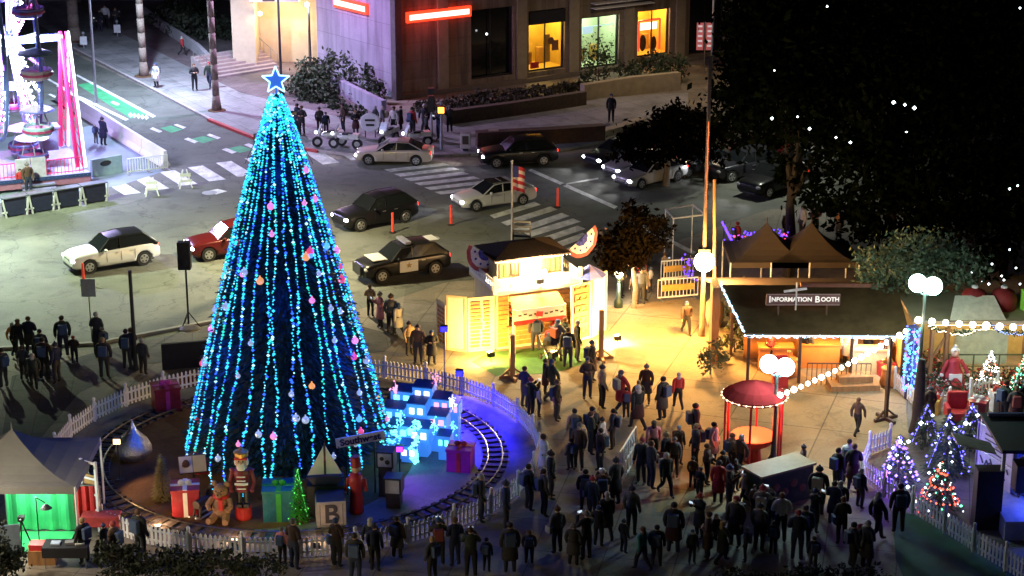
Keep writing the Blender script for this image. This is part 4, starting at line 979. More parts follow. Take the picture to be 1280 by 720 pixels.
MB().add([(UX0 - .25, UY0 - .35, 3.86), (UX1 + .25, UY0 - .35, 3.86), (UX1 + .25, UY1 + .3, 3.86), (UX0 - .25, UY1 + .3, 3.86), (UX0 + .9, UY0 + .85, 4.22), (UX1 - .9, UY0 + .85, 4.22), (UX1 - .9, UY1 - .7, 4.22), (UX0 + .9, UY1 - .7, 4.22),
          (UX0 - .25, UY0 - .35, 3.8), (UX1 + .25, UY0 - .35, 3.8), (UX1 + .25, UY1 + .3, 3.8), (UX0 - .25, UY1 + .3, 3.8)],
         [(0, 1, 5, 4), (1, 2, 6, 5), (2, 3, 7, 6), (3, 0, 4, 7), (4, 5, 6, 7), (0, 8, 9, 1), (1, 9, 10, 2), (2, 10, 11, 3), (3, 11, 8, 0), (11, 10, 9, 8)]).build('roof', M('brown_shingle', (.09, .05, .025), .85, .4, 9), booth)
el = MB()
for k in range(22): el.octa((UX0 - .2 + k * .163, UY0 - .4, 3.8), .03)
el.build('eave_lights', GLOW('eave_bulbs', (1, .85, .5), 5), booth)
# floodlights of the booth
for (x, y, z, e, tx, ty, tz) in ((1.85, -.35, 3.0, 520, 1.85, 2, 3.6), (-.9, -1.7, .5, 1100, -1.2, 1.0, 1.5), (5.0, -1.5, .4, 1900, 4.4, 1.5, 1.6), (1.7, -2.4, .4, 420, 1.7, 2, 1.8)):
    MB().box((x, y, z), (.3, .16, .22)).tube((x, y, z - .35), (x, y, z), .02).build('flood_housing', blackm, booth)
    MB().box((x, y + .1, z + .02), (.26, .03, .18)).build('flood_lens', GLOW('flood_lens', (1, .85, .5), 20), booth)
    lamp('POINT', (x, y + .25, z + .12), e, (1, .56, .12), .12, parent=booth, name='flood_lamp')
MB().ball((1.85, .35, 3.2), .22, 12, 8).ball((1.4, .3, 3.15), .12, 10, 8).ball((2.3, .3, 3.15), .12, 10, 8).build('balcony_globe', GLOW('balcony_glow', (1, .93, .7), 12), booth)
lamp('POINT', (1.85, -.3, 3.5), 1500, (1, .82, .45), .25, parent=booth, name='balcony_lamp')
# dark framed roof sign
t = thing('roof_sign', 'dark slatted frame sign standing on the booth roof', 'sign', (0, 0, 0)); t.parent = None
p = BO + Matrix.Rotation(BA, 3, 'Z') @ Vector((2.0, 2.2, 4.05)); t.location = p; t.rotation_euler[2] = BA - R(30)
f = MB().box((-.38, 0, .5), (.06, .06, 1.1)).box((.38, 0, .42), (.06, .06, .95))
for k in range(4): f.box((0, 0, .2 + k * .22), (.8, .05, .09))
f.build('frame', M('sign_frame_dark', (.04, .03, .02), .7), t)
# bunting fans
def fan(px, py, gx, gy, flip, label):
    g = G(gx, gy); c = P3(px, py, g.y); t = thing('bunting_fan', label, 'bunting', c, R(21 if flip > 0 else 35)); t.scale = (.95,) * 3
    cols3 = [M('bunt_red', (.4, .08, .07), .8), M('bunt_white', (.75, .72, .65), .8), M('bunt_blue', (.03, .04, .25), .8)]
    for k, (r0, r1) in enumerate(((.0, .38), (.38, .76), (.76, .95))):
        mb = MB(); N = 9
        for i in range(N):
            a0, a1 = pi + pi * i / N, pi + pi * (i + 1) / N
            w = .05 * (i % 2) ; w2 = .05 * ((i + 1) % 2)
            ps = [(r0 * cos(a0), w, r0 * sin(a0)), (r1 * cos(a0), w, r1 * sin(a0)), (r1 * cos(a1), w2, r1 * sin(a1)), (r0 * cos(a1), w2, r0 * sin(a1))]
            mb.add(ps + [(p_[0], p_[1] + .03, p_[2]) for p_ in ps], [(0, 1, 2, 3), (7, 6, 5, 4), (0, 4, 5, 1), (1, 5, 6, 2), (2, 6, 7, 3)])
        o = mb.build('cloth', [cols3[2], cols3[1], cols3[0]][k], t); o.rotation_euler[1] = R(30) * flip
    s = MB()
    for k in range(5):
        a = pi + .3 + k * .63; s.ball((.57 * cos(a), -.02, .57 * sin(a)), .06, 6, 4, (1, .3, 1))
    o = s.build('star_print', cols3[2], t); o.rotation_euler[1] = R(30) * flip
fan(608, 316, 606, 420, 1, 'red, white and blue bunting fan at the left end of the booth balcony')
fan(727, 298, 724, 405, -1, 'red, white and blue bunting fan tilted at the right end of the booth balcony')
# side panels
def panel(x0, y0, x1, y1, h, name, label, mat_, boards=0, fac=None):
    a, b = G(x0, y0), G(x1, y1); L = (b - a).length; t = thing(name, label, 'panel', a, yaw_to(a, b))
    f = MB()
    for (cx, cz, sx, sz) in ((L / 2, h - .05, L, .1), (L / 2, .05, L, .1), (.05, h / 2, .1, h - .2), (L - .05, h / 2, .1, h - .2)): f.box((cx, 0, cz), (sx, .08, sz))
    f.build('frame', cream, t); MB().box((L / 2, .02, h / 2), (L - .2, .04, h - .2)).build('backing', mat_, t)
    if boards:
        b_ = MB(); rr = random.Random(int(x0))
        for k in range(boards):
            z = .25 + (h - .5) * k / (boards - 1)
            if fac == 'letters':
                b_.box((L * .5, -.03, z), (L * .62, .03, .07)); 
                if k % 2 == 0: b_.box((L * .22, -.03, z + .12), (.06, .03, .22)).box((L * .78, -.03, z + .12), (.06, .03, .22)); b_.box((L * .5, -.03, z + .15), (.07, .03, .2), ry=.4)
            else:
                s = rr.uniform(.4, .6); b_.box((.12 + (L - .3) * s / 2, -.03, z), ((L - .3) * s, .03, .1)); b_.box((L - .16 - (L - .3) * (1 - s) * .45, -.03, z), ((L - .3) * (.85 - s), .03, .09), ry=rr.uniform(-.15, .15))
        b_.build('slat', plank, t)
    return t
panel(585, 440, 618, 437, 2.45, 'plank_panel', 'framed gingerbread plank panel left of the booth door', cream, 13)
panel(559, 437, 584, 440, 2.5, 'standing_hoarding', 'over-bright white hoarding left of the plank panel', M('panel_white', (.8, .78, .68), .6, .03))
panel(547, 428, 558, 437, 2.0, 'plank_panel', 'narrow slatted plank panel at the far left end of the booth', cream, 9)
pr = panel(713, 428, 738, 422, 2.6, 'letter_panel', 'tall framed panel with looping wooden letters right of the booth', wood, 9, 'letters')
panel(739, 422, 757, 412, 2.75, 'standing_hoarding', 'over-bright white hoarding at the right end of the booth', M('panel_white', (.8, .78, .68), .6, .03))
# striped umbrella (blue/lilac) over the right
t = thing('parasol', 'small lilac and blue parasol above the letter panel', 'parasol', G(736, 420)); 
MB().tube((0, 0, 0), (0, 0, 3.15), .03).build('pole', steel, t)
cpn = MB()
for k in range(8):
    a0, a1 = 2 * pi * k / 8, 2 * pi * (k + 1) / 8
    cpn.mat(k % 2).add([(0, 0, 3.3), (.75 * cos(a0), .75 * sin(a0), 2.85), (.75 * cos(a1), .75 * sin(a1), 2.85), (0, 0, 3.26), (.75 * cos(a0), .75 * sin(a0), 2.81), (.75 * cos(a1), .75 * sin(a1), 2.81)], [(0, 1, 2), (5, 4, 3), (1, 4, 5, 2)])
cpn.build('canopy', [M('lilac_cloth', (.4, .35, .7), .8), M('blue_cloth', (.1, .12, .45), .8)], t)
# wooden post frames with crossed feet
def cross_post(px, py, h, label, m=dkwood, w=.16, rz=0, group='wooden posts with crossed feet'):
    t = thing('wooden_post', label, 'post', G(px, py), rz, group)
    MB().box((0, 0, h / 2), (w, w, h)).build('post', m, t)
    MB().box((0, 0, .07), (1.1, .12, .12)).box((0, 0, .071), (.12, 1.1, .13)).box((.28, 0, .25), (.45, .07, .07), ry=R(40)).box((-.28, 0, .25), (.45, .07, .07), ry=R(-40)).build('crossed_foot', m, t)
cross_post(640, 472, 1.9, 'brown wooden post with crossed feet standing left on the green booth lawn', wood, .2, .3)
cross_post(751, 449, 2.2, 'brown wooden post with crossed feet right of the booth beside the bright paving', wood, .2, .2)
cross_post(1107, 525, 3.4, 'tall slim dark post with crossed feet on the tan paving by the garden', dkwood, .13, .5)
# flag on a pole in front of the crossing
t = thing('flag_pole', 'white pole with a drooping American flag rising behind the booth', 'flag', G(640, 350))
fh = HT(640, 350, 203)
MB().lathe([(.12, 0), (.06, .2), (.045, fh)], n=10).ball((0, 0, fh + .05), .07).build('pole', whitep, t)
fb = MB()
for k in range(7):
    z0 = fh - .1 - k * .17 - .0; 
    for i in range(5):
        fb.mat(k % 2); x0, x1 = .05 + i * .11, .05 + (i + 1) * .11; s = .32
        fb.add([(x0, .05 * sin(i * 2.2), z0 - .17 - x0 * s), (x1, .05 * sin((i + 1) * 2.2), z0 - .17 - x1 * s), (x1, .05 * sin((i + 1) * 2.2), z0 - x1 * s), (x0, .05 * sin(i * 2.2), z0 - x0 * s)], [(0, 1, 2, 3)])
fl = fb.build('flag', [M('flag_red', (.5, .03, .05), .8, 0), M('flag_white', (.7, .68, .65), .8, 0)], t)
MB().box((.18, -.07, fh - .42), (.26, .02, .55)).build('canton', M('flag_blue', (.03, .05, .25), .8, 0), t)
# orange delineator posts
for i, (x, y) in enumerate(((491, 291), (564, 281), (697, 259), (105, 356), (289, 300))):
    t = thing('traffic_post', 'red traffic post ' + ['in front of the black car left of centre', 'just left of the white car with a sunroof', 'right of the white car with a sunroof', 'in front of the white and black off-roader at left', 'beside the red car behind the tree'][i], 'traffic post', G(x, y), 0, 'red traffic posts')
    MB().lathe([(.075, .05), (.06, 1.05), (.03, 1.08)], n=10).build('tube', M('traffic_red', (.75, .06, .03), .5, em=(1, .08, .04), es=.12), t)
    MB().lathe([(.2, 0), (.2, .04), (.09, .07)], n=12).build('base', blackm, t)

# ------------------------------------------------------------------ lit street lamps
def globe_lamp(px, py, top_py, n, e, col, label, sp=.42, r=.24, az=0):
    g = G(px, py); h = HT(px, py, top_py); t = thing('globe_lamp', label, 'street lamp', g, az)
    MB().lathe([(.2, 0), (.2, .3), (.11, .45), (.08, 1.2), (.06, h - .5), (.09, h - .45), (.05, h - .35)], n=12).build('pole', M('lamp_green', (.02, .04, .035), .5), t, smooth=True)
    xs = [0] if n == 1 else [-sp, sp]
    for k, x in enumerate(xs):
        dy = 0; zz = h - (.0 if k == 0 else .12)
        MB().tube((0, 0, h - .5), (x, 0, zz - .32), .035).lathe([(.09, zz - .34), (.12, zz - .22)], (x, 0, 0), 10).build('arm', M('lamp_green', (.02, .04, .035), .5), t)
        MB().ball((x, 0, zz), r, 16, 12).build('globe', GLOW('globe_%s' % str(col), col, 16), t, smooth=True)
        lamp('POINT', (x, -r - .08, zz - r * .3), e, col, .15, parent=t)
        lamp('POINT', (x, r + .08, zz - r * .3), e * .35, col, .15, parent=t)
globe_lamp(966, 582, 455, 2, 170, (.6, .92, 1), 'twin cool white globe lamp in front of the orange lit booth', .3, .34)
globe_lamp(1146, 512, 354, 2, 190, (.65, 1, .92), 'twin cool white globe lamp before the leafy tree at right', .3, .36)
globe_lamp(773, 384, 341, 1, 260, (1, .85, .55), 'low single warm globe lamp behind the booth', .3, .2)
globe_lamp(-70, 735, 560, 1, 1000, (1, .84, .62), 'added warm globe lamp out of view at bottom left', .3, .22)  # unseen lamp added to light the tent and fence
globe_lamp(300, 830, 748, 1, 340, (1, .8, .5), 'added warm globe lamp out of view below the front fence', .3, .22)  # unseen lamp added to brighten the near side of the fence
t = thing('floodlight_pole', 'tall pole with a dazzling warm floodlight in the middle of the market', 'floodlight', G(877, 420))
fh = HT(877, 420, 326)
MB().lathe([(.16, 0), (.12, .4), (.09, fh), (.07, fh + 9)], n=10).build('pole', M('pole_brown', (.3, .2, .12), .6), t, smooth=True)
MB().ball((0, -.15, fh), .44, 20, 14).build('lamp_globe', GLOW('dazzling_warm', (1, .88, .65), 22), t, smooth=True)
MB().box((0, 0, fh + .5), (.5, .4, .14)).build('bracket', blackm, t)
lamp('POINT', (0, -.75, fh - .1), 3800, (1, .5, .12), .3, parent=t); lamp('POINT', (0, .6, fh), 450, (1, .72, .35), .3, parent=t)
nb = MB()
for k in range(30): nb.octa((.03 * sin(k), -.12, fh + 2.5 + k * .12), .03)
nb.tube((0, -.1, fh + 2.4), (0, -.1, fh + 6.2), .015)
nb.build('red_lights', GLOW('red_bulbs', (1, .2, .05), 1.4), t)
t = thing('square_pole', 'wooden gantry pole leaning by the dazzling floodlight', 'pole', G(893, 418)); MB().tube((0, 0, 0), (-.2, .2, 7), .07).build('pole', wood, t)
# head-high light towers beside the white barrier tables (left plaza)
t = thing('dark_lamp_post', 'plain dark post rising behind the watching group on the left', 'post', G(170, 462)); MB().lathe([(.13, 0), (.09, .3), (.075, HT(170, 462, 338))], n=10).build('pole', blackm, t)
t = thing('speaker', 'black loudspeaker on a tripod pole left of the tree', 'speaker', G(236, 408)); hh = HT(236, 408, 336)
MB().tube((0, 0, 0), (0, 0, hh), .045).build('pole', blackm, t)
for k in range(3): MB().tube((0, 0, .7), (.5 * cos(k * 2.09), .5 * sin(k * 2.09), 0), .025).build('leg', blackm, t)
MB().box((-.03, 0, hh + .62), (.56, .42, 1.25)).build('cabinet', M('speaker_black', (.015, .015, .015), .8), t, bevel=.03)
MB().ball((-.03, -.2, hh + .35), .2, 12, 6, (1, .2, 1)).ball((-.03, -.2, hh + .95), .12, 12, 6, (1, .2, 1)).build('cone', rubber, t)
t = thing('notice_sign', 'blank pale square sign on a thin pole in front of the white off-roader', 'sign', G(115, 425)); hh = HT(115, 425, 350)
MB().tube((0, 0, 0), (0, 0, hh), .03).build('pole', steel, t); MB().box((0, -.03, hh - .35), (.62, .03, .8)).build('board', M('faded_sign', (.38, .4, .36), .7), t)
# dark red-brown display hoarding with a round wreath hole
t = thing('photo_board', 'rust-red hoarding with a round glowing porthole left of the tree', 'hoarding', G(203, 462), R(14)); a, b = G(203, 462), G(272, 452); L = (b - a).length; hh = HT(203, 462, 398)
rust = M('rust_board', (.22, .05, .03), .8, .3, 2)
MB().box((L / 2, 0, hh * .75), (L, .1, hh * .5)).build('upper_board', rust, t); MB().box((L / 2, -.02, hh * .25), (L, .14, hh * .5)).build('lower_board', M('board_black', (.015, .013, .013), .9), t)
MB().lathe([(.3, 0), (.42, .03), (.44, .07), (.3, .1)], n=24).build('porthole_ring', M('ring_gold', (.5, .42, .25), .5), t).location = (L * .52, -.06, hh * .74)
t.children[-1].rotation_euler[0] = pi / 2
MB().lathe([(.31, 0), (.3, .02)], n=24).build('porthole', M('porthole_pale', (.3, .32, .25), .7), t).location = (L * .52, -.055, hh * .74); t.children[-1].rotation_euler[0] = pi / 2

# ------------------------------------------------------------------ string lights
def string(name, label, pts, n, sag, m, r, e=0, col=(1, .85, .6), group=None):
    t = thing(name, label, 'string lights', pts[0], 0, group); o = t.location.copy(); w_ = MB(); b = MB(); L = []
    for i in range(len(pts) - 1):
        for k in range(n + 1):
            f = k / n; p = pts[i].lerp(pts[i + 1], f); p = p - Vector((0, 0, sag * 4 * f * (1 - f))) - o; L.append(p)
    w_.path(L[::1], .012, 4); w_.build('wire', blackm, t)
    for p in L: MB().ball(p - Vector((0, 0, .07)), r * RND.uniform(.85, 1.2), 8, 6).build('bulb', m, t, smooth=True)
    if e:
        for k in range(0, len(L), 5): lamp('POINT', L[k] - Vector((0, .3, .25)), e * .7, col, .1, parent=t)
    return t
bulbs = GLOW('festoon_bulbs', (1, .88, .68), 12)
pA = P3(975, 492, G(966, 582).y); pB = P3(1132, 412, G(1132, 505).y); pC = P3(1148, 398, G(1146, 512).y); pD = P3(1300, 408, G(1300, 500).y)
string('string_lights', 'slanting festoon of white bulbs from the front globe lamp up to the right booth', [pA, pB], 19, .15, bulbs, .1, 60)
string('string_lights', 'level festoon of large white bulbs along the right-hand stall front', [pC, pD], 9, .05, bulbs, .13, 70)

# ------------------------------------------------------------------ information booth
IO = G(934, 478); IA = R(-1); IW = 6.3; ID = 6.2; IH = HT(940, 476, 413)
ib = thing('information_booth', 'information booth with a broad dark canopy roof and orange lit counters', 'booth', IO, IA)
roofm = M('olive_canopy', (.1, .062, .028), .95, .3, 1.2, spec=.1); orangew = M('orange_wall', (.6, .24, .05), .6, .15, 2)
RG = ID * .52; RZ = IH + .95
MB().slab([(-.2, -.2, IH), (IW + .2, -.2, IH), (IW + .2, RG, RZ), (-.9, RG, RZ)], .08).build('front_roof', roofm, ib)
MB().slab([(-.9, RG, RZ), (IW + .2, RG, RZ), (IW + .2, ID + .3, IH + .2), (-1.6, ID + .3, IH + .2)], .08).build('back_roof', M('brown_canopy', (.09, .05, .03), .8, .3, 1.2), ib)
MB().box((IW / 2 + 1, RG - .05, RZ + .05), (IW * .55, .25, .16)).build('ridge_board', M('ridge_red', (.25, .1, .06), .7), ib)
for x, y in ((0, 0), (2.1, 0), (4.2, 0), (IW, 0), (0, ID), (IW, ID), (-.4, RG)): MB().box((x, y, IH / 2 if y < RG + 1 else IH / 2), (.12, .12, IH)).build('post', dkwood, ib)
MB().box((IW / 2, 2.9, IH / 2), (IW - .2, .1, IH)).build('back_wall', orangew, ib)
MB().box((IW, ID / 2, IH / 2), (.1, ID - .3, IH - .02)).build('side_wall', orangew, ib)
for x0, x1, y, m in ((.6, 2.0, 1.6, orangew), (2.4, 4.0, 2.0, orangew), (4.4, 6.0, 1.4, M('cream_counter', (.7, .55, .3), .6))):
    MB().box(((x0 + x1) / 2, y, .5), (x1 - x0, .6, 1.0)).box(((x0 + x1) / 2, y, 1.03), (x1 - x0 + .1, .7, .06)).build('counter', m, ib)
    MB().box(((x0 + x1) / 2, y + .35, 1.6), (x1 - x0 - .2, .05, .6)).build('menu_board', M('menu_cream', (.8, .72, .5), .6, em=(1, .8, .4), es=.5), ib)
MB().box((1.3, -.35, .35), (.6, .6, .7)).box((1.3, -.1, .95), (.6, .08, .6)).build('red_seat', redp, ib)
rl = MB().tube((2.4, -.25, .95), (5.0, -.25, .95), .03)
for k in range(14): rl.tube((2.4 + k * .2, -.25, 0), (2.4 + k * .2, -.25, .95), .018, .018, 5)
rl.build('railing', dkwood, ib)
for x, y in ((1.0, 1.2), (3.2, 1.3), (5.2, 1.1)): 
    MB().ball((x, y, IH - .15), .13, 10, 8).build('ceiling_lamp', GLOW('orange_lamp', (1, .7, .3), 10), ib); lamp('POINT', (x, y - .2, IH - .35), 190, (1, .5, .13), .15, parent=ib)
lamp('POINT', (4.8, .5, IH - .4), 120, (.9, .9, 1), .1, parent=ib)
el = MB()
for k in range(110):
    f = k / 110; el.octa((-.2 + f * (IW + .4), -.26 + RND.uniform(-.05, .05), IH - .05 - abs(sin(k * .5)) * .1), RND.choice([.015, .02, .035, .055]))
for k in range(60):
    f = k / 60; el.octa((-.22 - .75 * f, -.2 + f * (RG + .2), IH + .04 + (RZ - IH) * f + RND.uniform(-.04, .08)), RND.uniform(.03, .055))
el.tube((-.2, -.26, IH - .06), (IW + .2, -.26, IH - .06), .012).tube((-.22, -.2, IH + .06), (-.97, RG, RZ + .06), .012)
el.build('eave_lights', GLOW('icy_bulbs', (.45, .75, 1), 3), ib)
wl_ = MB()
for k in range(20): wl_.octa((-1.15, 2.2, .5 + k * .15), .06).octa((-1.3, 2.9, .5 + k * .15), .05)
wl_.build('column_lights', GLOW('gold_bulbs', (1, .75, .35), 8), ib); MB().box((-1.2, 2.7, 1.7), (.3, 1.2, 3.4)).build('side_column', wood, ib)
# sign on the roof
t = thing('booth_sign', 'dark wooden sign reading INFORMATION BOOTH with a small white finial cross', 'sign', IO + Vector((.3 + 2.1, 1.05, 0))); zz = HT(1005, 470, 372) ; sp_ = P3(1004, 374, t.location.y)
t.location = (sp_.x, sp_.y, IH + .2)
hz = sp_.z - (IH + .2)
sg = MB().box((0, 0, hz), (3.05, .07, .5)).build('board', M('sign_plum', (.13, .06, .05), .7), t)
MB().box((0, -.05, hz + .23), (3.0, .03, .035)).box((0, -.05, hz - .23), (3.0, .03, .035)).build('border', M('sign_border', (.3, .2, .17), .6), sg)
lt = M('sign_letters', (.85, .8, .72), .6, 0, em=(1, .95, .85), es=.35)
xc = -1.4
for s, sz in (('I', .38), ('NFORMATION', .255), (None, .1), ('B', .38), ('OOTH', .255)):
    if s is None: xc += sz; continue
    o_ = text_obj(s, sz, lt, sg, (0, -.05, hz), (pi / 2, 0, 0), bold=.008, align='LEFT')
    xs_ = [v.co.x for v in o_.data.vertices]; o_.data.transform(Matrix.Translation((-min(xs_), 0, 0))); wd = max(xs_) - min(xs_); o_.location.x = xc; xc += wd + .04
MB().tube((-.3, -.06, hz - .45), (-.3, -.06, hz + .75), .035).box((-.35, -.06, hz + .42), (.95, .04, .1), ry=R(-8)).build('finial', M('sign_border2', (.6, .57, .55), .6), t)
MB().box((-1, .02, hz / 2), (.06, .06, hz)).box((1, .02, hz / 2), (.06, .06, hz)).build('support', dkwood, t)
# peaked tents behind it
def peak_tent(px, py, w, d, eave, peak, m, label, rz=0, legs=True, name='canopy_tent'):
    t = thing(name, label, 'tent', G(px, py), rz)
    pts = []; N = 6; mb = MB(); grid = {}
    for s in range(4):
        a = [(-w / 2, -d / 2), (w / 2, -d / 2), (w / 2, d / 2), (-w / 2, d / 2)][s]; b = [(w / 2, -d / 2), (w / 2, d / 2), (-w / 2, d / 2), (-w / 2, -d / 2)][s]
        rows = []
        for k in range(N + 1):
            f = k / N; zz = eave + (peak - eave) * (f ** 2.0); rr = 1 - f
            rows.append([(a[0] * rr, a[1] * rr, zz), (b[0] * rr, b[1] * rr, zz)])
        vs = [p for r_ in rows for p in r_]; mb.add(vs, [(2 * k, 2 * k + 1, 2 * k + 3, 2 * k + 2) for k in range(N)])
    mb.build('roof', m, t)
    MB().tube((0, 0, peak - .1), (0, 0, peak + .25), .04, .01).build('finial', m, t)
    vl = MB()
    for (cx, cy, sx, sy) in ((0, -d / 2, w, .02), (0, d / 2, w, .02), (-w / 2, 0, .02, d), (w / 2, 0, .02, d)): vl.box((cx, cy, eave - .13), (sx, sy, .26))
    vl.build('valance', m, t)
    if legs:
        for sx in (-1, 1):
            for sy in (-1, 1): MB().tube((sx * w / 2, sy * d / 2, 0), (sx * w / 2, sy * d / 2, eave), .04).build('leg', whitep, t)
    return t
tentb = M('tent_brown', (.045, .03, .022), .85, .15, 1)
peak_tent(955, 368, 3.6, 3.4, 2.1, 3.5, tentb, 'left brown peaked tent behind the information booth')
peak_tent(1010, 368, 4.0, 3.4, 2.1, 3.5, tentb, 'right brown peaked tent behind the information booth')
gl = MB(); blu = GLOW('indigo_bulbs', (.12, .04, 1), 3); t = thing('string_lights', 'blue and violet light strings hanging behind the peaked tents', 'string lights', G(955, 350, 0))
for k in range(60):
    p = P3(RND.choice([918, 938, 942, 966, 980]) + RND.gauss(0, 6), 295 + RND.gauss(0, 4), G(955, 350).y) - t.location
    gl.mat(0 if k % 5 else 1).octa(p, RND.uniform(.03, .07))
for k in range(16):
    p = P3(903 + k * .8, 278 + k * 1.6, G(955, 350).y) - t.location; gl.mat(0).octa(p, .07)
q0 = P3(903, 278, G(955, 350).y) - t.location; q1 = P3(918, 304, G(955, 350).y) - t.location; q2 = P3(983, 294, G(955, 350).y) - t.location
gl.tube(q0, q1, .01).tube(q1, q2, .01)
gl.build('bulbs', [blu, GLOW('scarlet_bulbs', (1, .05, .1), 3)], t); gq = P3(905, 290, G(955, 350).y) - t.location; MB().tube((gq.x, 0, 0), (gq.x, 0, gq.z + .6), .03).tube((gq.x + 3.1, 0, 0), (gq.x + 3.1, 0, gq.z + .3), .03).build('post', blackm, t)

# ------------------------------------------------------------------ right-hand stall with presents on its roof
SO = G(1150, 480); st_ = thing('garden_stall', 'long right-hand stall with tan roof, railing and presents on top', 'stall', SO, 0); SH = HT(1150, 480, 405)
MB().box((3.6, 2.0, SH), (8.0, 3.6, .12)).build('roof', M('tan_canvas', (.38, .3, .18), .8, .15, 1), st_)
MB().slab([(1.1, .3, SH + .08), (3.4, .3, SH + .08), (3.1, 1.4, SH + .75), (1.5, 1.4, SH + .75)], .05).build('awning_peak', M('pale_canvas', (.6, .55, .42), .8), st_)
for x in (-.2, 1.1, 4.2, 7.4): MB().box((x, .3, SH / 2), (.1, .1, SH)).build('post', wood, st_)
MB().box((3.6, 3.6, SH / 2), (7.8, .08, SH)).build('back_wall', M('wall_ochre', (.5, .4, .18), .7), st_)
rl = MB().tube((1.1, .1, 1.25), (7.6, .1, 1.25), .035).tube((1.1, .1, .75), (7.6, .1, .75), .025)
for k in range(7): rl.tube((1.1 + k * 1.05, .1, 0), (1.1 + k * 1.05, .1, 1.25), .035)
rl.build('railing', M('rail_green', (.08, .1, .05), .6), st_)
MB().box((2.6, .9, 1.3), (2.2, .06, 1.5)).build('pale_panel', M('pale_green_panel', (.55, .6, .4), .7), st_)
MB().box((.4, .2, 1.15), (.12, .4, 2.3)).box((1.0, .2, 1.15), (.12, .4, 2.3)).box((.7, .2, 1.5), (.1, .1, 1.9), ry=R(30)).build('wooden_frame', wood, st_)
lamp('POINT', (2.5, 1.2, SH - .4), 160, (1, .72, .35), .15, parent=st_); lamp('POINT', (5.5, 1.2, SH - .4), 160, (1, .72, .35), .15, parent=st_)
def roof_gift(x, y, s, c, r, label, dome=True):
    t = thing('roof_present', label, 'gift box', SO + Vector((x, y, SH + .06)), R(10))
    if dome: MB().lathe([(s * .55, 0), (s * .6, s * .5), (s * .45, s * .8), (s * .1, s * .95)], n=14).build('sack', c, t, smooth=True); MB().lathe([(s * .1, s * .9), (s * .16, s * .98), (s * .1, s * 1.06)], n=10).build('tie', r, t)
    else: MB().box((0, 0, s / 2), (s * .8, s * .8, s)).build('box', c, t); MB().box((0, -s * .41, s / 2), (s * .14, .02, s)).box((0, 0, s + .01), (s * .82, s * .14, .02)).build('ribbon', r, t)
roof_gift(2.4, 1.8, .95, M('dull_red', (.22, .015, .015), .7), whitefab, 'left red sack on the right-hand stall roof'); roof_gift(3.6, 1.8, .95, M('dull_red', (.22, .015, .015), .7), whitefab, 'right red sack on the right-hand stall roof')
roof_gift(4.7, 1.5, .85, M('lime_wrap', (.2, .5, .05), .5, em=(.4, 1, .1), es=.1), gold, 'lime green box with gold ribbon on the right-hand stall roof', False)
# roadside wall of stage curtain: light wrapped column
t = thing('light_wrapped_column', 'column wrapped in blue and turquoise lights left of the garden', 'lit column', G(1136, 498)); ch = HT(1136, 498, 408)
MB().lathe([(.2, 0), (.2, ch)], n=12).build('column', M('column_navy', (.03, .03, .1), .6), t)
for m, n, s in ((GLOW('col_blue', (.08, .15, 1), 3.5), 130, .05), (GLOW('col_cyan', (.1, .8, 1), 3), 90, .055), (GLOW('col_violet', (.4, .1, 1), 3), 50, .05)):
    b = MB()
    for k in range(n): a = RND.uniform(0, 6.28); b.octa((.27 * cos(a), .27 * sin(a), RND.uniform(.3, ch)), s * RND.uniform(.7, 1.3))
    b.tube((0, -.26, .2), (0, -.26, ch), .01)
    b.build('light_string', m, t)
lamp('POINT', (.1, -.5, 1.5), 60, (.15, .25, 1), .2, parent=t)
# Mrs Claus cut figure: a round rigid statue
t = thing('apron_statue', 'large statue of a white-haired woman in red dress and white apron', 'statue', G(1191, 482))
t.scale = (.85,) * 3
MB().lathe([(.62, 0), (.56, .3), (.42, .75), (.27, 1.05), (.3, 1.3), (.2, 1.45)], n=18).build('dress', M('dark_red_dress', (.35, .02, .03), .6), t, smooth=True)
MB().ball((0, -.08, .58), .5, 14, 10, (.75, .62, .85)).box((0, -.42, .45), (.62, .1, .6)).build('apron', whitefab, t)
MB().ball((0, 0, 1.68), .2, 14, 10).build('head', skinp, t, smooth=True); MB().ball((0, .05, 1.76), .21, 12, 8, (1.05, .9, .9)).ball((0, .05, 1.98), .1).build('hair', whitefab, t)
for sx in (-1, 1): MB().path([(sx * .28, 0, 1.32), (sx * .5, -.1, 1.0), (sx * .62, -.25, .72)], .1, 8, .08).build('arm', M('dark_red_dress', (.35, .02, .03), .6), t); MB().ball((sx * .64, -.27, .66), .09).build('hand', whitefab, t)
# decorated trees in the garden
wb = GLOW('garden_white_bulbs', (.8, .9, 1), 5); rbm = GLOW('garden_red_bulbs', (1, .12, .06), 3); bb = GLOW('garden_blue_bulbs', (.12, .1, 1), 5); gb = GLOW('garden_green_bulbs', (.15, 1, .5), 3); vb = GLOW('garden_violet_bulbs', (.3, .15, 1), 4)
gdk = M('garden_needles', (.02, .05, .03), .8, .4, 3)
mini_tree(1236, 488, 1.7, .65, gdk, 'small tree with white and gold lights before the stall railing', n=900, lights=[(wb, 60, .035), (warm_bulb, 60, .03), (rbm, 25, .035)], group='lit trees in the garden')
mini_tree(1279, 500, 2.1, .8, gdk, 'tree with green and red lights cut by the right edge', n=900, lights=[(gb, 60, .05), (rbm, 50, .04), (warm_bulb, 30, .03)], group='lit trees in the garden')
t = mini_tree(1122, 606, 1.9, .85, gdk, 'tree drenched in big violet and white lights nearest the left fence corner', n=1500, lights=[(vb, 46, .06), (wb, 16, .07), (bb, 30, .05)], group='lit trees in the garden')
lamp('POINT', (-.3, -1.2, 1.0), 90, (.2, .06, 1), .2, parent=t); lamp('POINT', (-.9, .5, 1.5), 60, (.22, .1, 1), .2, parent=t)
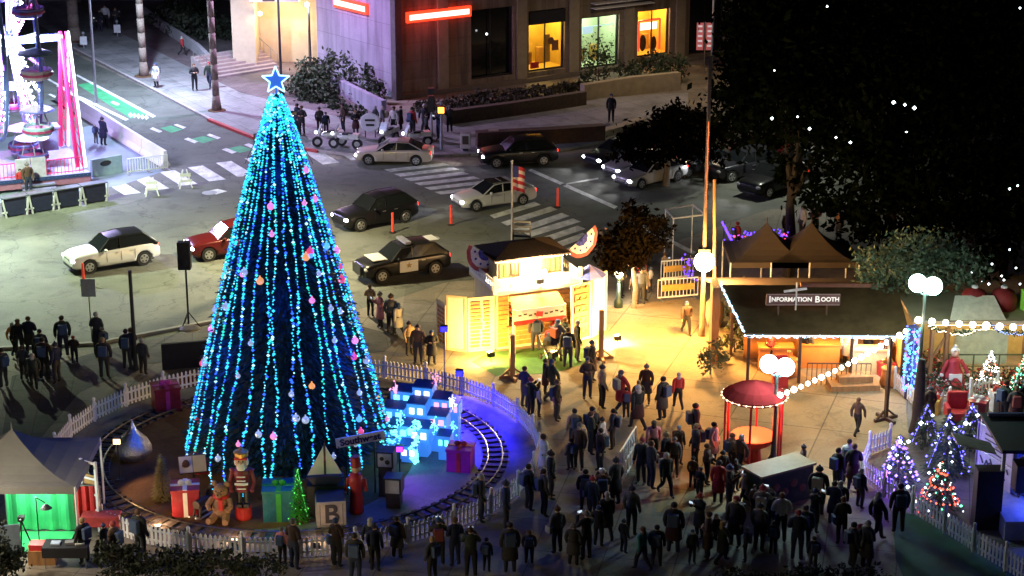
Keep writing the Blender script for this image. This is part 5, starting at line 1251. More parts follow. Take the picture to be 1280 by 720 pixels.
t = mini_tree(1182, 590, 2.3, .95, gdk, 'taller dark tree with scattered blue-white lights behind the red-lit tree', n=1800, lights=[(wb, 9, .08), (bb, 40, .045)], group='lit trees in the garden')
lamp('POINT', (-.4, -1.3, 1.4), 50, (.15, .15, 1), .2, parent=t)
mini_tree(1212, 560, 1.8, .8, gdk, 'dark tree with few large blue lights against the black and white banner', n=1200, lights=[(wb, 6, .09), (bb, 26, .05)], group='lit trees in the garden')
mini_tree(1156, 558, 1.7, .7, gdk, 'dark tree with blue-white lights in the middle of the garden behind the others', n=1200, lights=[(wb, 6, .08), (bb, 18, .045)], group='lit trees in the garden')
mini_tree(1172, 640, 1.9, .9, gdk, 'dark tree with rings of small red lights beside the near picket fence', n=1200, lights=[(rbm, 70, .045), (wb, 26, .045), (gb, 18, .05)], group='lit trees in the garden')
# stacked short fences and seats in the garden
for i, (x0, y0, x1, y1) in enumerate(((1150, 514, 1186, 512), (1212, 500, 1246, 492), (1118, 486, 1146, 512))):
    fence('garden_fence', ['short white picket fence beside the dark pole in the garden', 'short pale picket fence right of the apron statue', 'leaning white picket panel left of the dark trunk in the garden'][i], [G(x0, y0), G(x1, y1)], .75, False, whitep)
t = thing('red_armchair', 'red upholstered armchair between the two short picket fences', 'armchair', G(1197, 527))
MB().box((0, 0, .3), (.8, .7, .35)).build('seat', redp, t, bevel=.05); MB().box((0, .35, .75), (.8, .18, .8)).build('backrest', redp, t, bevel=.06)
for s in (-1, 1): MB().box((s * .43, 0, .45), (.16, .7, .5)).build('armrest', redp, t, bevel=.05)
t = thing('bare_tree', 'dark bare trunk rising beside the light-wrapped column', 'tree', G(1146, 540)); MB().lathe([(.34, 0), (.24, .5), (.2, 2.2), (.14, 3.0)], n=12).build('trunk', M('dark_bark', (.04, .025, .02), .9, .3, 5), t, smooth=True)
# near garden picket fence
gp = [G(1076, 600), G(1105, 622), G(1140, 642), G(1180, 667), G(1216, 690), G(1256, 714), G(1296, 738)]
fence('picket_fence', 'white picket fence running diagonally to the bottom right corner', [G(1086, 572), G(1076, 600)] + gp[1:], .85, False, whitep)
fence('picket_fence', 'violet-lit short picket fence at the back left of the garden', [G(1086, 570), G(1112, 560)], .8, False, whitep)
# stage truck / backdrop at right edge
t = thing('stage_banner', 'tall white banner with black line drawings in a steel frame beside the stage', 'banner', G(1218, 612), 0); a, b = G(1218, 612), G(1262, 640); t.rotation_euler[2] = yaw_to(a, b); L = (b - a).length; bh = HT(1218, 612, 527)
MB().box((L / 2, 0, bh / 2 + .1), (L, .04, bh - .2)).build('cloth', M('banner_grey', (.5, .52, .55), .7, .15, 1.5), t)
f = MB()
for (p, q) in (((0, -.04, 0), (0, -.04, bh)), ((L, -.04, 0), (L, -.04, bh)), ((0, -.04, bh), (L, -.04, bh)), ((0, -.04, .15), (L, -.04, .15)), ((0, -.04, bh * .62), (L, -.04, bh * .62))): f.tube(p, q, .03)
f.build('frame', steel, t)
sc_ = MB()
for k in range(16):
    x, z = RND.uniform(.2, L - .2), RND.uniform(.4, bh * .55); sc_.box((x, -.035, z), (RND.uniform(.15, .4), .02, .06), ry=RND.uniform(-1.4, 1.4))
for k in range(4): sc_.box((L * .45, -.035, bh * (.68 + .07 * k)), (L * .5, .02, .04))
sc_.build('drawing', M('drawing_ink', (.06, .07, .09), .8), t)
t = thing('stage_canopy', 'black stage canopy with blue lit front at the right edge', 'stage', G(1262, 655)); ch = HT(1262, 655, 558)
MB().box((1.5, 1.2, ch), (4.2, 3.4, .12)).build('roof', M('canopy_black', (.012, .012, .015), .8), t)
MB().slab([(-1.9, .5, ch - .1), (-.6, .2, ch - .35), (-.6, 1.2, ch - .35), (-1.9, 1.5, ch - .1)], .05).build('side_awning', M('awning_tan', (.4, .36, .28), .8), t)
for x, y in ((-.5, -.4), (3.4, -.4), (-.5, 2.8)): MB().box((x, y, ch / 2), (.12, .12, ch)).build('post', whitep, t)
MB().box((1.5, 0, .35), (4, 2.6, .7)).build('platform', M('stage_white', (.5, .5, .55), .6), t)
MB().box((1.5, 2.6, 1.6), (3.8, .1, 3.0)).build('backdrop', M('stage_blue_cloth', (.15, .2, .5), .8), t)
MB().box((.5, -.2, 1.9), (1.1, .7, 1.0)).build('hanging_speaker', M('speaker_black', (.015, .015, .015), .8), t)
MB().box((-.9, -.2, 1.1), (.9, .6, 2.2)).build('equipment_case', M('canopy_black', (.012, .012, .015), .8), t)
lamp('POINT', (1.2, -.6, 1.4), 180, (.05, .1, 1), .2, parent=t)

# ------------------------------------------------------------------ central market bits
t = thing('red_kiosk', 'round red canopied kiosk around a glowing red bowl', 'kiosk', G(940, 575)); kh = HT(940, 575, 492)
for k in range(6):
    a = k * pi / 3 + .3; MB().tube((1.15 * cos(a), 1.15 * sin(a), 0), (1.15 * cos(a), 1.15 * sin(a), kh), .045).build('post', redp, t)
MB().lathe([(1.2, kh - .12), (1.2, kh), (.8, kh + .24), (.15, kh + .45), (.02, kh + .5)], n=18).build('canopy', M('red_canopy', (.13, .012, .012), 1, .2, 2, spec=0.), t)
MB().lathe([(.35, 0), (.3, .5), (.72, .75), (.86, 1.0)], n=20).build('bowl', redp, t); MB().lathe([(.84, 1.0), (.82, 1.03), (.2, 1.04)], n=20).build('glow_pan', GLOW('red_heat', (1, .09, .02), 2.4), t)
kb_ = MB()
for k in range(26): kb_.octa((1.22 * cos(k * .2417), 1.22 * sin(k * .2417), kh - .05), .045)
kb_.lathe([(1.205, kh - .06), (1.21, kh - .05)])
kb_.build('rim_lights', GLOW('kiosk_bulbs', (1, .6, .4), 3), t); lamp('POINT', (0, 0, 1.5), 160, (1, .08, .03), .2, parent=t)
t = thing('market_counter', 'boxy dark green counter with a pale wooden top in front of the kiosk', 'counter', G(950, 640), yaw_to(G(950, 640), G(1015, 622))); L = (G(1015, 622) - G(950, 640)).length; ch = HT(950, 640, 598)
MB().box((L / 2, .5, ch / 2), (L, 1, ch)).build('body', M('mural_green', (.04, .06, .03), .8, .5, 2), t)
MB().box((L / 2, .5, ch + .04), (L + .12, 1.15, .08)).build('top', M('pale_top', (.3, .2, .1), .6), t)
d = MB()
for k in range(5): d.ball((.3 + k * L / 6, -.01, ch * (.4 + .2 * (k % 2))), .16, 10, 6, (1, .12, 1))
d.build('painted_wreath', M('wreath_rust', (.25, .1, .05), .8, .4, 5), t)
t = thing('lattice_gate', 'white lattice panel standing on edge amid the crowd', 'gate', G(774, 610), yaw_to(G(774, 610), G(794, 576))); L = (G(794, 576) - G(774, 610)).length; gh = HT(774, 610, 566)
f = MB()
for z in (.1, gh * .5, gh): f.tube((0, 0, z), (L, 0, z), .035)
for k in range(8): f.tube((L * k / 7, 0, 0), (L * k / 7, 0, gh), .03)
f.build('frame', whitep, t); sc_ = MB()
for k in range(14): sc_.box((RND.uniform(.2, L - .2), 0, RND.uniform(.2, gh - .1)), (RND.uniform(.15, .5), .03, .08), ry=RND.uniform(-1, 1))
sc_.build('scrollwork', whitep, t)
# barricades near the floodlight
for i, (x0, y0, x1, y1) in enumerate(((822, 376, 872, 372), (826, 352, 866, 348))):
    a, b = G(x0, y0), G(x1, y1); t = thing('crowd_barrier', ['front', 'rear'][i] + ' one of two gold and white barriers left of the dazzling floodlight', 'barrier', a, yaw_to(a, b)); L = (b - a).length
    f = MB().tube((0, 0, 1.0), (L, 0, 1.0), .04).tube((0, 0, .15), (L, 0, .15), .04)
    for k in range(12): f.tube((L * k / 11, 0, .15), (L * k / 11, 0, 1.0), .02)
    f.build('frame', whitep, t); MB().box((L / 2, -.04, .6), (L * .8, .03, .3)).build('panel', M('gold_panel', (.6, .35, .08), .6), t)
    MB().box((.15, 0, .04), (.06, .6, .06)).box((L - .15, 0, .04), (.06, .6, .06)).build('foot', steel, t)
t = thing('light_gantry', 'empty white tubular canopy frame behind the floodlight', 'frame', G(862, 340)); zt = HT(862, 340, 270)
f = MB(); q = [P3(832, 262, t.location.y + 2) - t.location, P3(866, 256, t.location.y + 3) - t.location, P3(882, 268, t.location.y + 1) - t.location, P3(842, 273, t.location.y + .2) - t.location]
for k in range(4): f.tube(q[k], q[(k + 1) % 4], .045); f.tube((q[k].x, q[k].y, 0), q[k], .03)
f.build('tube_frame', whitep, t)
t = thing('blue_light_stand', 'little stand of blue and white lights beside the barriers', 'light stand', G(862, 368)); b = MB()
for k in range(30): b.octa((RND.gauss(0, .25), RND.gauss(0, .2), 1.2 + RND.uniform(-.5, .6)), .05)
b.build('bulbs', blu, t); MB().tube((0, 0, 0), (0, 0, 1.9), .04).box((0, 0, .03), (.5, .5, .06)).build('stand', blackm, t)
t = thing('wooden_barrel_planter', 'pale rounded sack-like planter at the foot of the floodlight pole', 'planter', G(893, 408)); MB().lathe([(.3, 0), (.42, .5), (.4, 1.1), (.2, 1.35)], n=14).build('planter', M('pale_tan', (.55, .42, .25), .8), t, smooth=True)
foliage('potted_shrub', 'bushy shrub with glints between the kiosk and the floodlight', 'shrub', [bl(888, 468, .6, .5, .8), bl(905, 452, .5, .4, .6), bl(918, 440, .5, .4, .6)], 700, .1, M('shrub_olive', (.09, .1, .04), .7, .4, 3))
foliage('potted_shrub', 'large loose shrub in front of the booth corner below the eave lights', 'shrub', [bl(912, 398, .6, .5, 1.0), bl(925, 420, .5, .5, .8)], 600, .1, M('shrub_olive', (.09, .1, .04), .7, .4, 3))

# festive clutter of the garden and the stalls
fb_ = MB(); pm_ = [M('poinsettia_red', (.4, .02, .02), .7, .2), M('bed_green', (.03, .06, .02), .8, .3), M('petal_white', (.6, .55, .5), .7, .1)]
g0 = G(1170, 492)
for k in range(2600):
    px_, py_ = RND.uniform(1152, 1285), RND.uniform(470, 500)
    if RND.random() < .35: px_, py_ = RND.uniform(1150, 1185), RND.uniform(450, 486)
    p = G(px_, py_) - g0; q = RND.random(); fb_.mat(0 if q < .35 else 1 if q < .85 else 2).leaf((p.x, p.y, RND.uniform(.08, .5)), RND.uniform(.04, .1), .7)
tag(fb_.build('flower_bed', pm_, None, g0), 'bed of red and white potted flowers around the apron statue', 'flowers', None, 'stuff')
for (x, y, w_, h_, c_, r_, lab) in ((1222, 520, .7, .6, rwrap, whitefab, 'red gift with white ribbon right of the red armchair'), (1246, 512, .55, .7, M('white_wrap', (.6, .57, .5), .6), redp, 'white gift with red ribbon beside the short pale picket fence'), (1166, 516, .5, .5, M('gold_wrap', (.5, .3, .06), .5), redp, 'small gold gift near the dark bare trunk'), (1108, 470, .6, .5, rwrap, gold, 'red gift with gold ribbon beside the light-wrapped column')):
    box_gift(x, y, w_, h_, c_, r_, lab, R(RND.uniform(-30, 30)))
t = thing('wooden_platform', 'low stepped wooden platform in front of the information booth railing', 'platform', G(1066, 484), R(4))
MB().box((0, 0, .12), (2.0, 1.0, .24)).build('lower_step', wood, t); MB().box((.1, .2, .36), (1.4, .6, .24)).build('upper_step', wood, t)
for i, (x, y, lab) in enumerate(((985, 470, 'small orange cloth table left of the booth railing'), (1112, 482, 'small orange cloth table at the right end of the booth'))):
    ft = thing('cafe_table', lab, 'table', G(x, y)); MB().lathe([(.42, .1), (.36, .6), (.36, .74), (.4, .76), (.02, .77)], n=16).build('tablecloth', M('orange_cloth', (.6, .22, .05), .8), ft, smooth=True); MB().tube((0, 0, .77), (0, 0, 1.0), .05).ball((0, 0, 1.05), .1).build('centrepiece', gold, ft)
for i in range(3):
    a0 = SO + Vector((.2 + i * 2.5, .12, SH - .1)); gt = thing('garland', ['left', 'middle', 'right'][i] + ' one of three lit evergreen garlands under the tan stall roof', 'garland', a0, 0, 'garlands on the stall')
    gm_ = MB(); lm_ = MB().tube((0, 0, 0), (2.4, 0, 0), .006)
    for k in range(260): f_ = k / 260; gm_.leaf((2.4 * f_ + RND.gauss(0, .04), RND.gauss(0, .05), -.35 * 4 * f_ * (1 - f_) + RND.gauss(0, .05)), RND.uniform(.04, .08))
    for k in range(34): f_ = k / 34; lm_.octa((2.4 * f_, -.08, -.35 * 4 * f_ * (1 - f_) + RND.gauss(0, .04)), .025)
    gm_.build('foliage', gdk, gt); lm_.build('light_string', [warm_bulb, GLOW('stall_blue', (.2, .35, 1), 4), warm_bulb][i], gt)

# ------------------------------------------------------------------ photo tent, bottom left
tn = peak_tent(14, 690, 5.0, 4.2, 2.55, 3.75, M('tent_charcoal', (.16, .16, .15), .85, .15, 1.2), 'charcoal peaked tent over the green backdrop at bottom left')
tn.location = P3(20, 600, G(20, 662).y); tn.location.z = 0
TL = tn.location.copy()
def th(name, label, cat, px, py, rz=0): return thing(name, label, cat, G(px, py), rz)
t = th('backdrop', 'bright green cloth photo backdrop with red curtain under the charcoal tent', 'backdrop', 10, 664)
bw = 2.35; bhh = 1.7
mb = MB(); N = 24
for i in range(N):
    x0, x1 = bw * i / N, bw * (i + 1) / N; y0, y1 = .06 * sin(i * 1.1), .06 * sin((i + 1) * 1.1)
    mb.add([(x0, y0, .05), (x1, y1, .05), (x1, y1, bhh), (x0, y0, bhh), (x0, y0 + .02, .05), (x1, y1 + .02, .05), (x1, y1 + .02, bhh), (x0, y0 + .02, bhh)], [(0, 1, 2, 3), (7, 6, 5, 4), (3, 2, 6, 7)])
grn = M('chroma_green', (.05, .6, .2), .8, .08, 2)
mb.build('green_cloth', grn, t); MB().slab([(0, -.1, .03), (0, -1.7, .03), (bw, -1.7, .03), (bw, -.1, .03)][::-1], .02).build('green_floor', grn, t)
mb = MB()
for i in range(10):
    x0, x1 = bw + .85 * i / 10, bw + .85 * (i + 1) / 10; y0, y1 = .05 * sin(i * 2.3), .05 * sin((i + 1) * 2.3)
    mb.add([(x0, y0, .3), (x1, y1, .3), (x1, y1, bhh), (x0, y0, bhh), (x0, y0 + .02, .3), (x1, y1 + .02, .3), (x1, y1 + .02, bhh), (x0, y0 + .02, bhh)], [(0, 1, 2, 3), (7, 6, 5, 4)])
mb.build('red_curtain', M('curtain_red', (.6, .03, .03), .8), t); MB().tube((0, .03, bhh), (bw + .9, .03, bhh), .03).tube((0, .03, 0), (0, .03, bhh), .03).tube((bw + .9, .03, 0), (bw + .9, .03, bhh), .03).build('frame', steel, t)
lamp('POINT', (1.2, -1.0, 1.9), 130, (.9, 1, .9), .15, parent=t); MB().ball((1.0, -.5, 2.1), .09).build('work_lamp', GLOW('work_white', (.9, 1, .9), 10), t)
t = th('tripod', 'black camera tripod before the green backdrop', 'tripod', 30, 690); f = MB()
for k in range(3): f.tube((0, 0, 1.15), (.35 * cos(k * 2.09 + .5), .35 * sin(k * 2.09 + .5), 0), .025)
f.build('legs', blackm, t); MB().box((0, 0, 1.25), (.2, .22, .15)).tube((0, -.1, 1.25), (0, -.22, 1.25), .05).build('camera_body', blackm, t)
t = th('studio_light', 'studio light on a thin boom stand before the green backdrop', 'studio light', 50, 686); MB().tube((0, 0, 0), (0, 0, 1.9), .02).tube((0, 0, 1.9), (.3, 0, 1.7), .02).build('stand', blackm, t); MB().lathe([(.05, 0), (.2, -.15)], (.32, 0, 1.65), 12).build('shade', blackm, t)
def ftable(px, py, w, d, label, m, h=.75, rz=0):
    t = thing('table', label, 'table', G(px, py), rz); MB().box((0, 0, h), (w, d, .05)).build('tabletop', m, t)
    for sx in (-1, 1):
        for sy in (-1, 1): MB().tube((sx * (w / 2 - .08), sy * (d / 2 - .06), 0), (sx * (w / 2 - .08), sy * (d / 2 - .06), h), .02).build('leg', steel, t)
    MB().box((0, -d / 2 - .012, h - .16), (w, .02, .34)).build('tablecloth', m, t); return t
ftable(85, 706, 1.5, .7, 'black clothed table with prints in front of the photo tent', M('table_black', (.015, .015, .02), .8)); 
for i, (dx, dy, c, lab) in enumerate(((-.35, 0, (.5, .6, .75), 'pale blue folder on the black table'), (.1, .05, (.3, .3, .3), 'grey tray at the middle of the black table'), (.45, -.05, (.6, .6, .58), 'white paper stack at the right end of the black table'))):
    tag(MB().box((0, 0, .03), (.3, .24, .06)).build('paper_stack', M('paper%d' % i, c, .7), None, G(85, 706) + Vector((dx, dy, .776)), R(10 * i)), lab, 'papers')
ftable(128, 668, 1.3, .6, 'small table with a red and white cloth beside the white frame', M('red_white_cloth', (.45, .05, .05), .8, .3, 8))
t = th('props_box', 'red box of props on a tan crate left of the black table', 'crate', 55, 702); MB().box((0, 0, .25), (.9, .6, .5)).build('crate', wood, t); MB().box((-.1, 0, .6), (.65, .45, .2)).build('red_props', redp, t)
t = th('screen_stand', 'grey flat screen on a stand at the left edge of the photo tent', 'screen', 14, 698); MB().box((0, 0, .75), (.7, .06, .95), rz=R(12)).build('screen', M('screen_grey', (.12, .16, .2), .3), t); MB().box((0, 0, .1), (.3, .3, .2)).build('stand', blackm, t)
t = th('white_frame_arch', 'narrow white ladder-like wooden frame between the tent and the fence', 'frame', 116, 662, R(-30)); hh = 2.6
f = MB().box((-.32, 0, hh / 2), (.09, .09, hh)).box((.32, 0, hh / 2), (.09, .09, hh))
for k in range(5): f.box((0, 0, .2 + k * .58), (.56, .06, .08))
f.build('frame', whitep, t); MB().box((0, .03, hh * .62), (.5, .03, .9)).build('panel', M('tan_panel', (.45, .25, .08), .7), t)

# ------------------------------------------------------------------ cars
def loft(rings):
    mb = MB(); n = len(rings[0]); vs = [p for r in rings for p in r]; fs = []
    for j in range(len(rings) - 1):
        for i in range(n): fs.append((j * n + i, j * n + (i + 1) % n, (j + 1) * n + (i + 1) % n, (j + 1) * n + i))
    fs.append(tuple(reversed(range(n)))); fs.append(tuple(range((len(rings) - 1) * n, len(rings) * n))); mb.add(vs, fs); return mb
def bake(o):
    bpy.context.view_layer.update(); dg = bpy.context.evaluated_depsgraph_get(); me = bpy.data.meshes.new_from_object(o.evaluated_get(dg)); o.modifiers.clear(); o.data = me
    me.polygons.foreach_set('use_smooth', [True] * len(me.polygons)); return o
carpaint = lambda n, c: M('paint_' + n, c, .28, 0, metal=.25)
P_W = carpaint('white', (.7, .7, .68)); P_B = carpaint('black', (.012, .012, .014)); P_S = carpaint('silver', (.5, .5, .5)); P_R = carpaint('red', (.35, .02, .015)); P_D = carpaint('dark', (.03, .03, .04)); P_C = carpaint('champagne', (.6, .5, .42))
hl_on = GLOW('headlight_on', (.95, .97, 1), 22); hl_off = M('headlight_glass', (.5, .5, .5), .1, 0); tl = M('taillight', (.4, .01, .01), .3, 0, em=(1, .03, .02), es=2.5)
def make_car(kind):
    t = thing('parked_car', 'x', 'car')
    if kind == 'sedan': L, W, prof = 4.75, 1.8, [(-.5, .42, .6), (-.49, .25, .72), (-.44, .2, .8), (-.25, .18, .9), (-.05, .18, .96), (.2, .18, .98), (.36, .18, 1.0), (.46, .2, .98), (.495, .28, .9), (.5, .42, .72)]; gh = [(-.22, .93, .0), (-.06, 1.38, 1), (.05, 1.44, 1), (.2, 1.41, 1), (.38, 1.0, .0)]
    else: L, W, prof = 4.75, 1.92, [(-.5, .48, .72), (-.49, .3, .86), (-.44, .24, .98), (-.28, .24, 1.06), (-.12, .24, 1.1), (.2, .24, 1.12), (.4, .24, 1.14), (.47, .26, 1.12), (.497, .34, 1.04), (.5, .5, .86)]; gh = [(-.2, 1.08, .0), (-.07, 1.62, 1), (.1, 1.72, 1), (.32, 1.69, 1), (.47, 1.14, .0)]
    rings = []
    for i, (u, zb, zt) in enumerate(prof):
        e = abs(u) * 2; w = W / 2 * (1 - .16 * max(0, (e - .72) / .28) ** 2) ; zm = zb + (zt - zb) * .45
        h = [(-w * .86, zb), (-w * .99, zb + .08), (-w, zm), (-w * .97, zt - .07), (-w * .86, zt), (-w * .4, zt + .035), (w * .4, zt + .035), (w * .86, zt), (w * .97, zt - .07), (w, zm), (w * .99, zb + .08), (w * .86, zb)]
        rings.append([(u * L, y, z) for y, z in h])
    body = loft(rings).build('body', P_W, t); s = body.modifiers.new('s', 'SUBSURF'); s.levels = 2; s.render_levels = 2
    wr = .33 if kind == 'sedan' else .37; ax = (-.315 * L, .3 * L); cutters = []
    for x in ax:
        c = MB().tube((x, -W, wr + .01), (x, W, wr + .01), wr + .055, n=24).build('cut', P_W); cutters.append(c)
        b = body.modifiers.new('b', 'BOOLEAN'); b.object = c; b.operation = 'DIFFERENCE'; b.solver = 'EXACT'
    bake(body)
    for c in cutters: bpy.data.objects.remove(c)
    MB().box((0, 0, .34), (L * .86, W * .74, .26)).build('underbody', blackm, t)
    # greenhouse: dark glass volume, pillars and roof skin
    wb, wt = W / 2 * .9, W / 2 * .7; R_ = []
    for (u, z, k) in gh:
        w = wb if k == 0 else wt; z0 = prof[0][2]; zb = (gh[0][1] - .08)
        R_.append([(u * L, -wb, zb), (u * L, -w - (0), z - .04 if k else zb + .05), (u * L, -w * .93, z), (u * L, w * .93, z), (u * L, w, z - .04 if k else zb + .05), (u * L, wb, zb)])
    g = loft(R_).build('windows', glassd, t, smooth=False)
    rp_ = MB(); k1 = [q for q in gh if q[2] == 1]
    for i in range(len(k1) - 1):
        (u0, z0, _), (u1, z1, _) = k1[i], k1[i + 1]; rp_.add([(u0 * L, -wt * .97, z0 - .015), (u1 * L, -wt * .97, z1 - .015), (u1 * L, -wt * .6, z1 + .025), (u0 * L, -wt * .6, z0 + .025), (u0 * L, wt * .6, z0 + .025), (u1 * L, wt * .6, z1 + .025), (u1 * L, wt * .97, z1 - .015), (u0 * L, wt * .97, z0 - .015)], [(0, 1, 2, 3), (3, 2, 5, 4), (4, 5, 6, 7)])
    rf = rp_.build('roof', P_W, t, smooth=True)
    for sy in (-1, 1):
        pl = MB()
        for (ua, za, ub, zb_) in ((gh[0][0], gh[0][1], gh[1][0], gh[1][1]), (gh[-1][0], gh[-1][1], gh[-2][0], gh[-2][1])):
            pl.tube((ua * L, sy * wb * .985, za - .04), (ub * L, sy * wt * 1.0, zb_ - .02), .04, .035, 5)
        pl.tube((.04 * L, sy * wb * 1.0, gh[0][1]), (.05 * L, sy * wt * 1.0, gh[2][1] - .04), .035, .03, 5)
        pl.tube((gh[1][0] * L, sy * wt, gh[1][1] - .03), (gh[2][0] * L, sy * wt, gh[2][1] - .03), .03, .03, 5); pl.tube((gh[2][0] * L, sy * wt, gh[2][1] - .03), (gh[3][0] * L, sy * wt, gh[3][1] - .03), .03, .03, 5)
        pl.build('pillars', P_W, t)
    for x in ax:
        for sy in (-1, 1):
            y = sy * (W / 2 - .13); ty = MB().tube((x, y - .11, wr), (x, y + .11, wr), wr, n=24).build('wheel', rubber, t, smooth=False)
            rm = MB().tube((x, y + sy * .10, wr), (x, y + sy * .125, wr), wr * .66, wr * .6, n=20)
            rm.build('rim', chrome, ty); dk = MB()
            for k in range(5): a = k * 1.2566 + .3; dk.box((x + wr * .4 * cos(a), y + sy * .128, wr + wr * .4 * sin(a)), (wr * .22, .012, wr * .22), ry=-a)
            dk.build('spoke_gap', blackm, ty)
    zf = prof[1][2] - .13
    for sy in (-1, 1):
        MB().ball((-L * .482, sy * W * .355, zf), .16, 12, 8, (.6, 1.15, .62)).build('headlight', hl_on, t, smooth=True)
        MB().ball((L * .487, sy * W * .37, prof[-2][2] - .12), .15, 10, 8, (.35, .9, .8)).build('taillight', tl, t, smooth=True)
        MB().ball((-L * .13, sy * (W / 2 + .06), gh[0][1] + .06), .12, 10, 8, (.7, 1, .65)).build('wing_mirror', P_W, t, smooth=True)
        dl = MB()
        for x in (-.12, .045, .2): dl.box((x * L, sy * (W / 2 + .0), gh[0][1] * .68), (.014, .012, .5))
        dl.build('door_gap', blackm, t); dh = MB()
        for x in (0.0, .16): dh.box((x * L, sy * (W / 2 + .01), gh[0][1] * .86), (.2, .03, .035))
        dh.build('door_handle', chrome, t)
    MB().box((-L * .5 + .03, 0, prof[1][2] - .2), (.05, W * .4, .17)).box((-L * .5 + .02, 0, .36), (.06, W * .6, .12)).build('grille', blackm, t)
    MB().box((L * .5 + .0, 0, prof[-2][2] - .28), (.03, .5, .14)).build('number_plate', whitep, t); MB().box((0, 0, 0.005), (.01, .01, .01))
    return t, L
protos = {k: make_car(k) for k in ('sedan', 'suv')}; used = set()
def car(kind, front, rear, paint, label, roof=None, lights=True, spot=60, rim=None, pil=None, g=None):
    f, r = G(*front), G(*rear); c = (f + r) / 2; pr = protos[kind][0]
    t = pr if kind not in used else copy_tree(pr)
    used.add(kind); t.scale = (.94,) * 3; t.location = (c.x, c.y, 0.006); t.rotation_euler[2] = yaw_to(f, r); t['label'] = label; t['group'] = g or 'cars in the street'
    for ch in t.children:
        n = ch.name.split('.')[0]
        if ch.type != 'MESH': continue
        sl = ch.material_slots[0]; sl.link = 'OBJECT'
        sl.material = {'body': paint, 'wing_mirror': paint, 'pillars': pil or paint, 'roof': roof or paint, 'headlight': hl_on if lights else hl_off}.get(n, ch.data.materials[0])
    if lights and spot:
        L = protos[kind][1]
        for sy in (-.65, .65): lamp('SPOT', (-L / 2 - .12, sy, .7), spot, (.95, .97, 1), .08, aim=(-L / 2 - 6, sy * 1.3, 0), size=70, blend=.8, parent=t, name='headlight_beam')
    return t
def gm(p, q):   # wheel contact pixels -> front, rear centres pushed to the car's middle line
    return p, q
def car2(kind, fx, fy, rx, ry, *a, **k):
    """contact pixels of the near front and rear wheels; shift half a car width away from the camera"""
    f, r = G(fx, fy), G(rx, ry); d = (r - f).normalized(); n = Vector((-d.y, d.x, 0)); 
    if n.y < 0: n = -n
    pr = protos[kind]; c = (f + r) / 2 + n * .85
    o = car(kind, (0, 500), (10, 500), *a, **k); o.location = (c.x, c.y, .006); o.rotation_euler[2] = math.atan2(d.y, d.x); return o
car2('suv', 111, 343, 184, 331, P_W, 'white off-roader with black roof driving left below the ferris wheel', roof=P_B, pil=P_B)
car2('suv', 262, 327, 330, 318, M('paint_maroon', (.1, .008, .008), .3, 0, metal=.2), 'dark maroon car half hidden behind the left of the tree', spot=40)
car2('sedan', 462, 207, 520, 208, P_C, 'cream saloon seen side-on across the far crossing')
car2('sedan', 597, 265, 655, 257, P_W, 'white saloon with dark sunroof left of the flag', spot=40)
sr = MB().box((.1, 0, 1.452), (1.1, 1.0, .02)).build('sunroof', glassd, None)
sr.parent = [o for o in COL.objects if o.get('label', '').startswith('white saloon with dark sunroof')][0]
car2('suv', 622, 211, 680, 208, P_B, 'black car with bright headlights by the seat wall')
car2('suv', 455, 289, 505, 279, P_B, 'black car with dazzling headlights right of the tree')
pc = car2('suv', 486, 353, 538, 345, P_B, 'black and white police off-roader with star on its white door', lights=False)
W_s = 1.92
for sy in (-1, 1):
    MB().box((-.05, sy * (W_s / 2 + .012), .72), (1.0, .02, .6)).build('white_door', P_W, pc)
    s = MB(); sp = starpts(.17, .075); s.extr([(x - .05, z + .76) for x, z in sp], sy * (W_s / 2 + .024), sy * (W_s / 2 + .034)); s.build('door_star', M('star_gold', (.35, .25, .08), .5), pc)
MB().box((.1, 0, 1.8), (.32, 1.2, .12)).build('light_bar', M('light_bar_grey', (.2, .2, .25), .2), pc)
MB().box((-1.45, 0, 1.12), (.8, 1.2, .03)).build('white_bonnet', P_W, pc); MB().box((1.6, 0, 1.72), (.5, .9, .03)).build('rear_roof_panel', P_W, pc)
MB().box((-2.48, 0, .65), (.1, 1.0, .5)).build('push_bar', blackm, pc)
# far cross street
car2('sedan', 760, 212, 812, 200, P_D, 'dark car with glaring headlights half hidden by the dark crown', spot=80)
car2('sedan', 786, 225, 838, 214, P_S, 'silver car second in the glaring queue under the dark crown', spot=50)
car2('sedan', 800, 238, 852, 226, P_S, 'pale car third in the glaring queue under the dark crown', spot=50)
car2('sedan', 868, 222, 905, 216, P_D, 'dark parked car behind the crossing kerb, left of the tall pole', lights=False, g='parked cars beyond the market')
car2('suv', 920, 228, 962, 222, P_D, 'dark parked car right of the tall pole', lights=False, g='parked cars beyond the market')
rc_ = car2('sedan', 985, 196, 942, 208, P_R, 'bright red car facing away beneath the black trees', lights=False, g='parked cars beyond the market')
car2('suv', 962, 248, 1000, 236, P_B, 'black boxy car with pale side panels below the black trees', lights=False, g='parked cars beyond the market')
car2('sedan', 1010, 225, 1046, 216, P_S, 'silver car glinting through the black trees', lights=False, g='parked cars beyond the market')
t = thing('street_lamp', 'cobra head street lamp among the parked cars beyond the market', 'street lamp', G(990, 232)); MB().lathe([(.14, 0), (.08, .4), (.06, 7)], n=10).build('pole', steel, t); MB().tube((0, 0, 7), (-1.3, 0, 7.2), .04).box((-1.5, 0, 7.2), (.6, .3, .12)).build('lamp_head', greyp, t); MB().box((-1.5, 0, 7.12), (.5, .24, .03)).build('lens', GLOW('street_lens', (1, 1, 1), 8), t)
lamp('SPOT', (-1.5, 0, 7.0), 1500, (.9, .95, .8), .2, size=140, aim=(-1.5, 0, 0), parent=t)
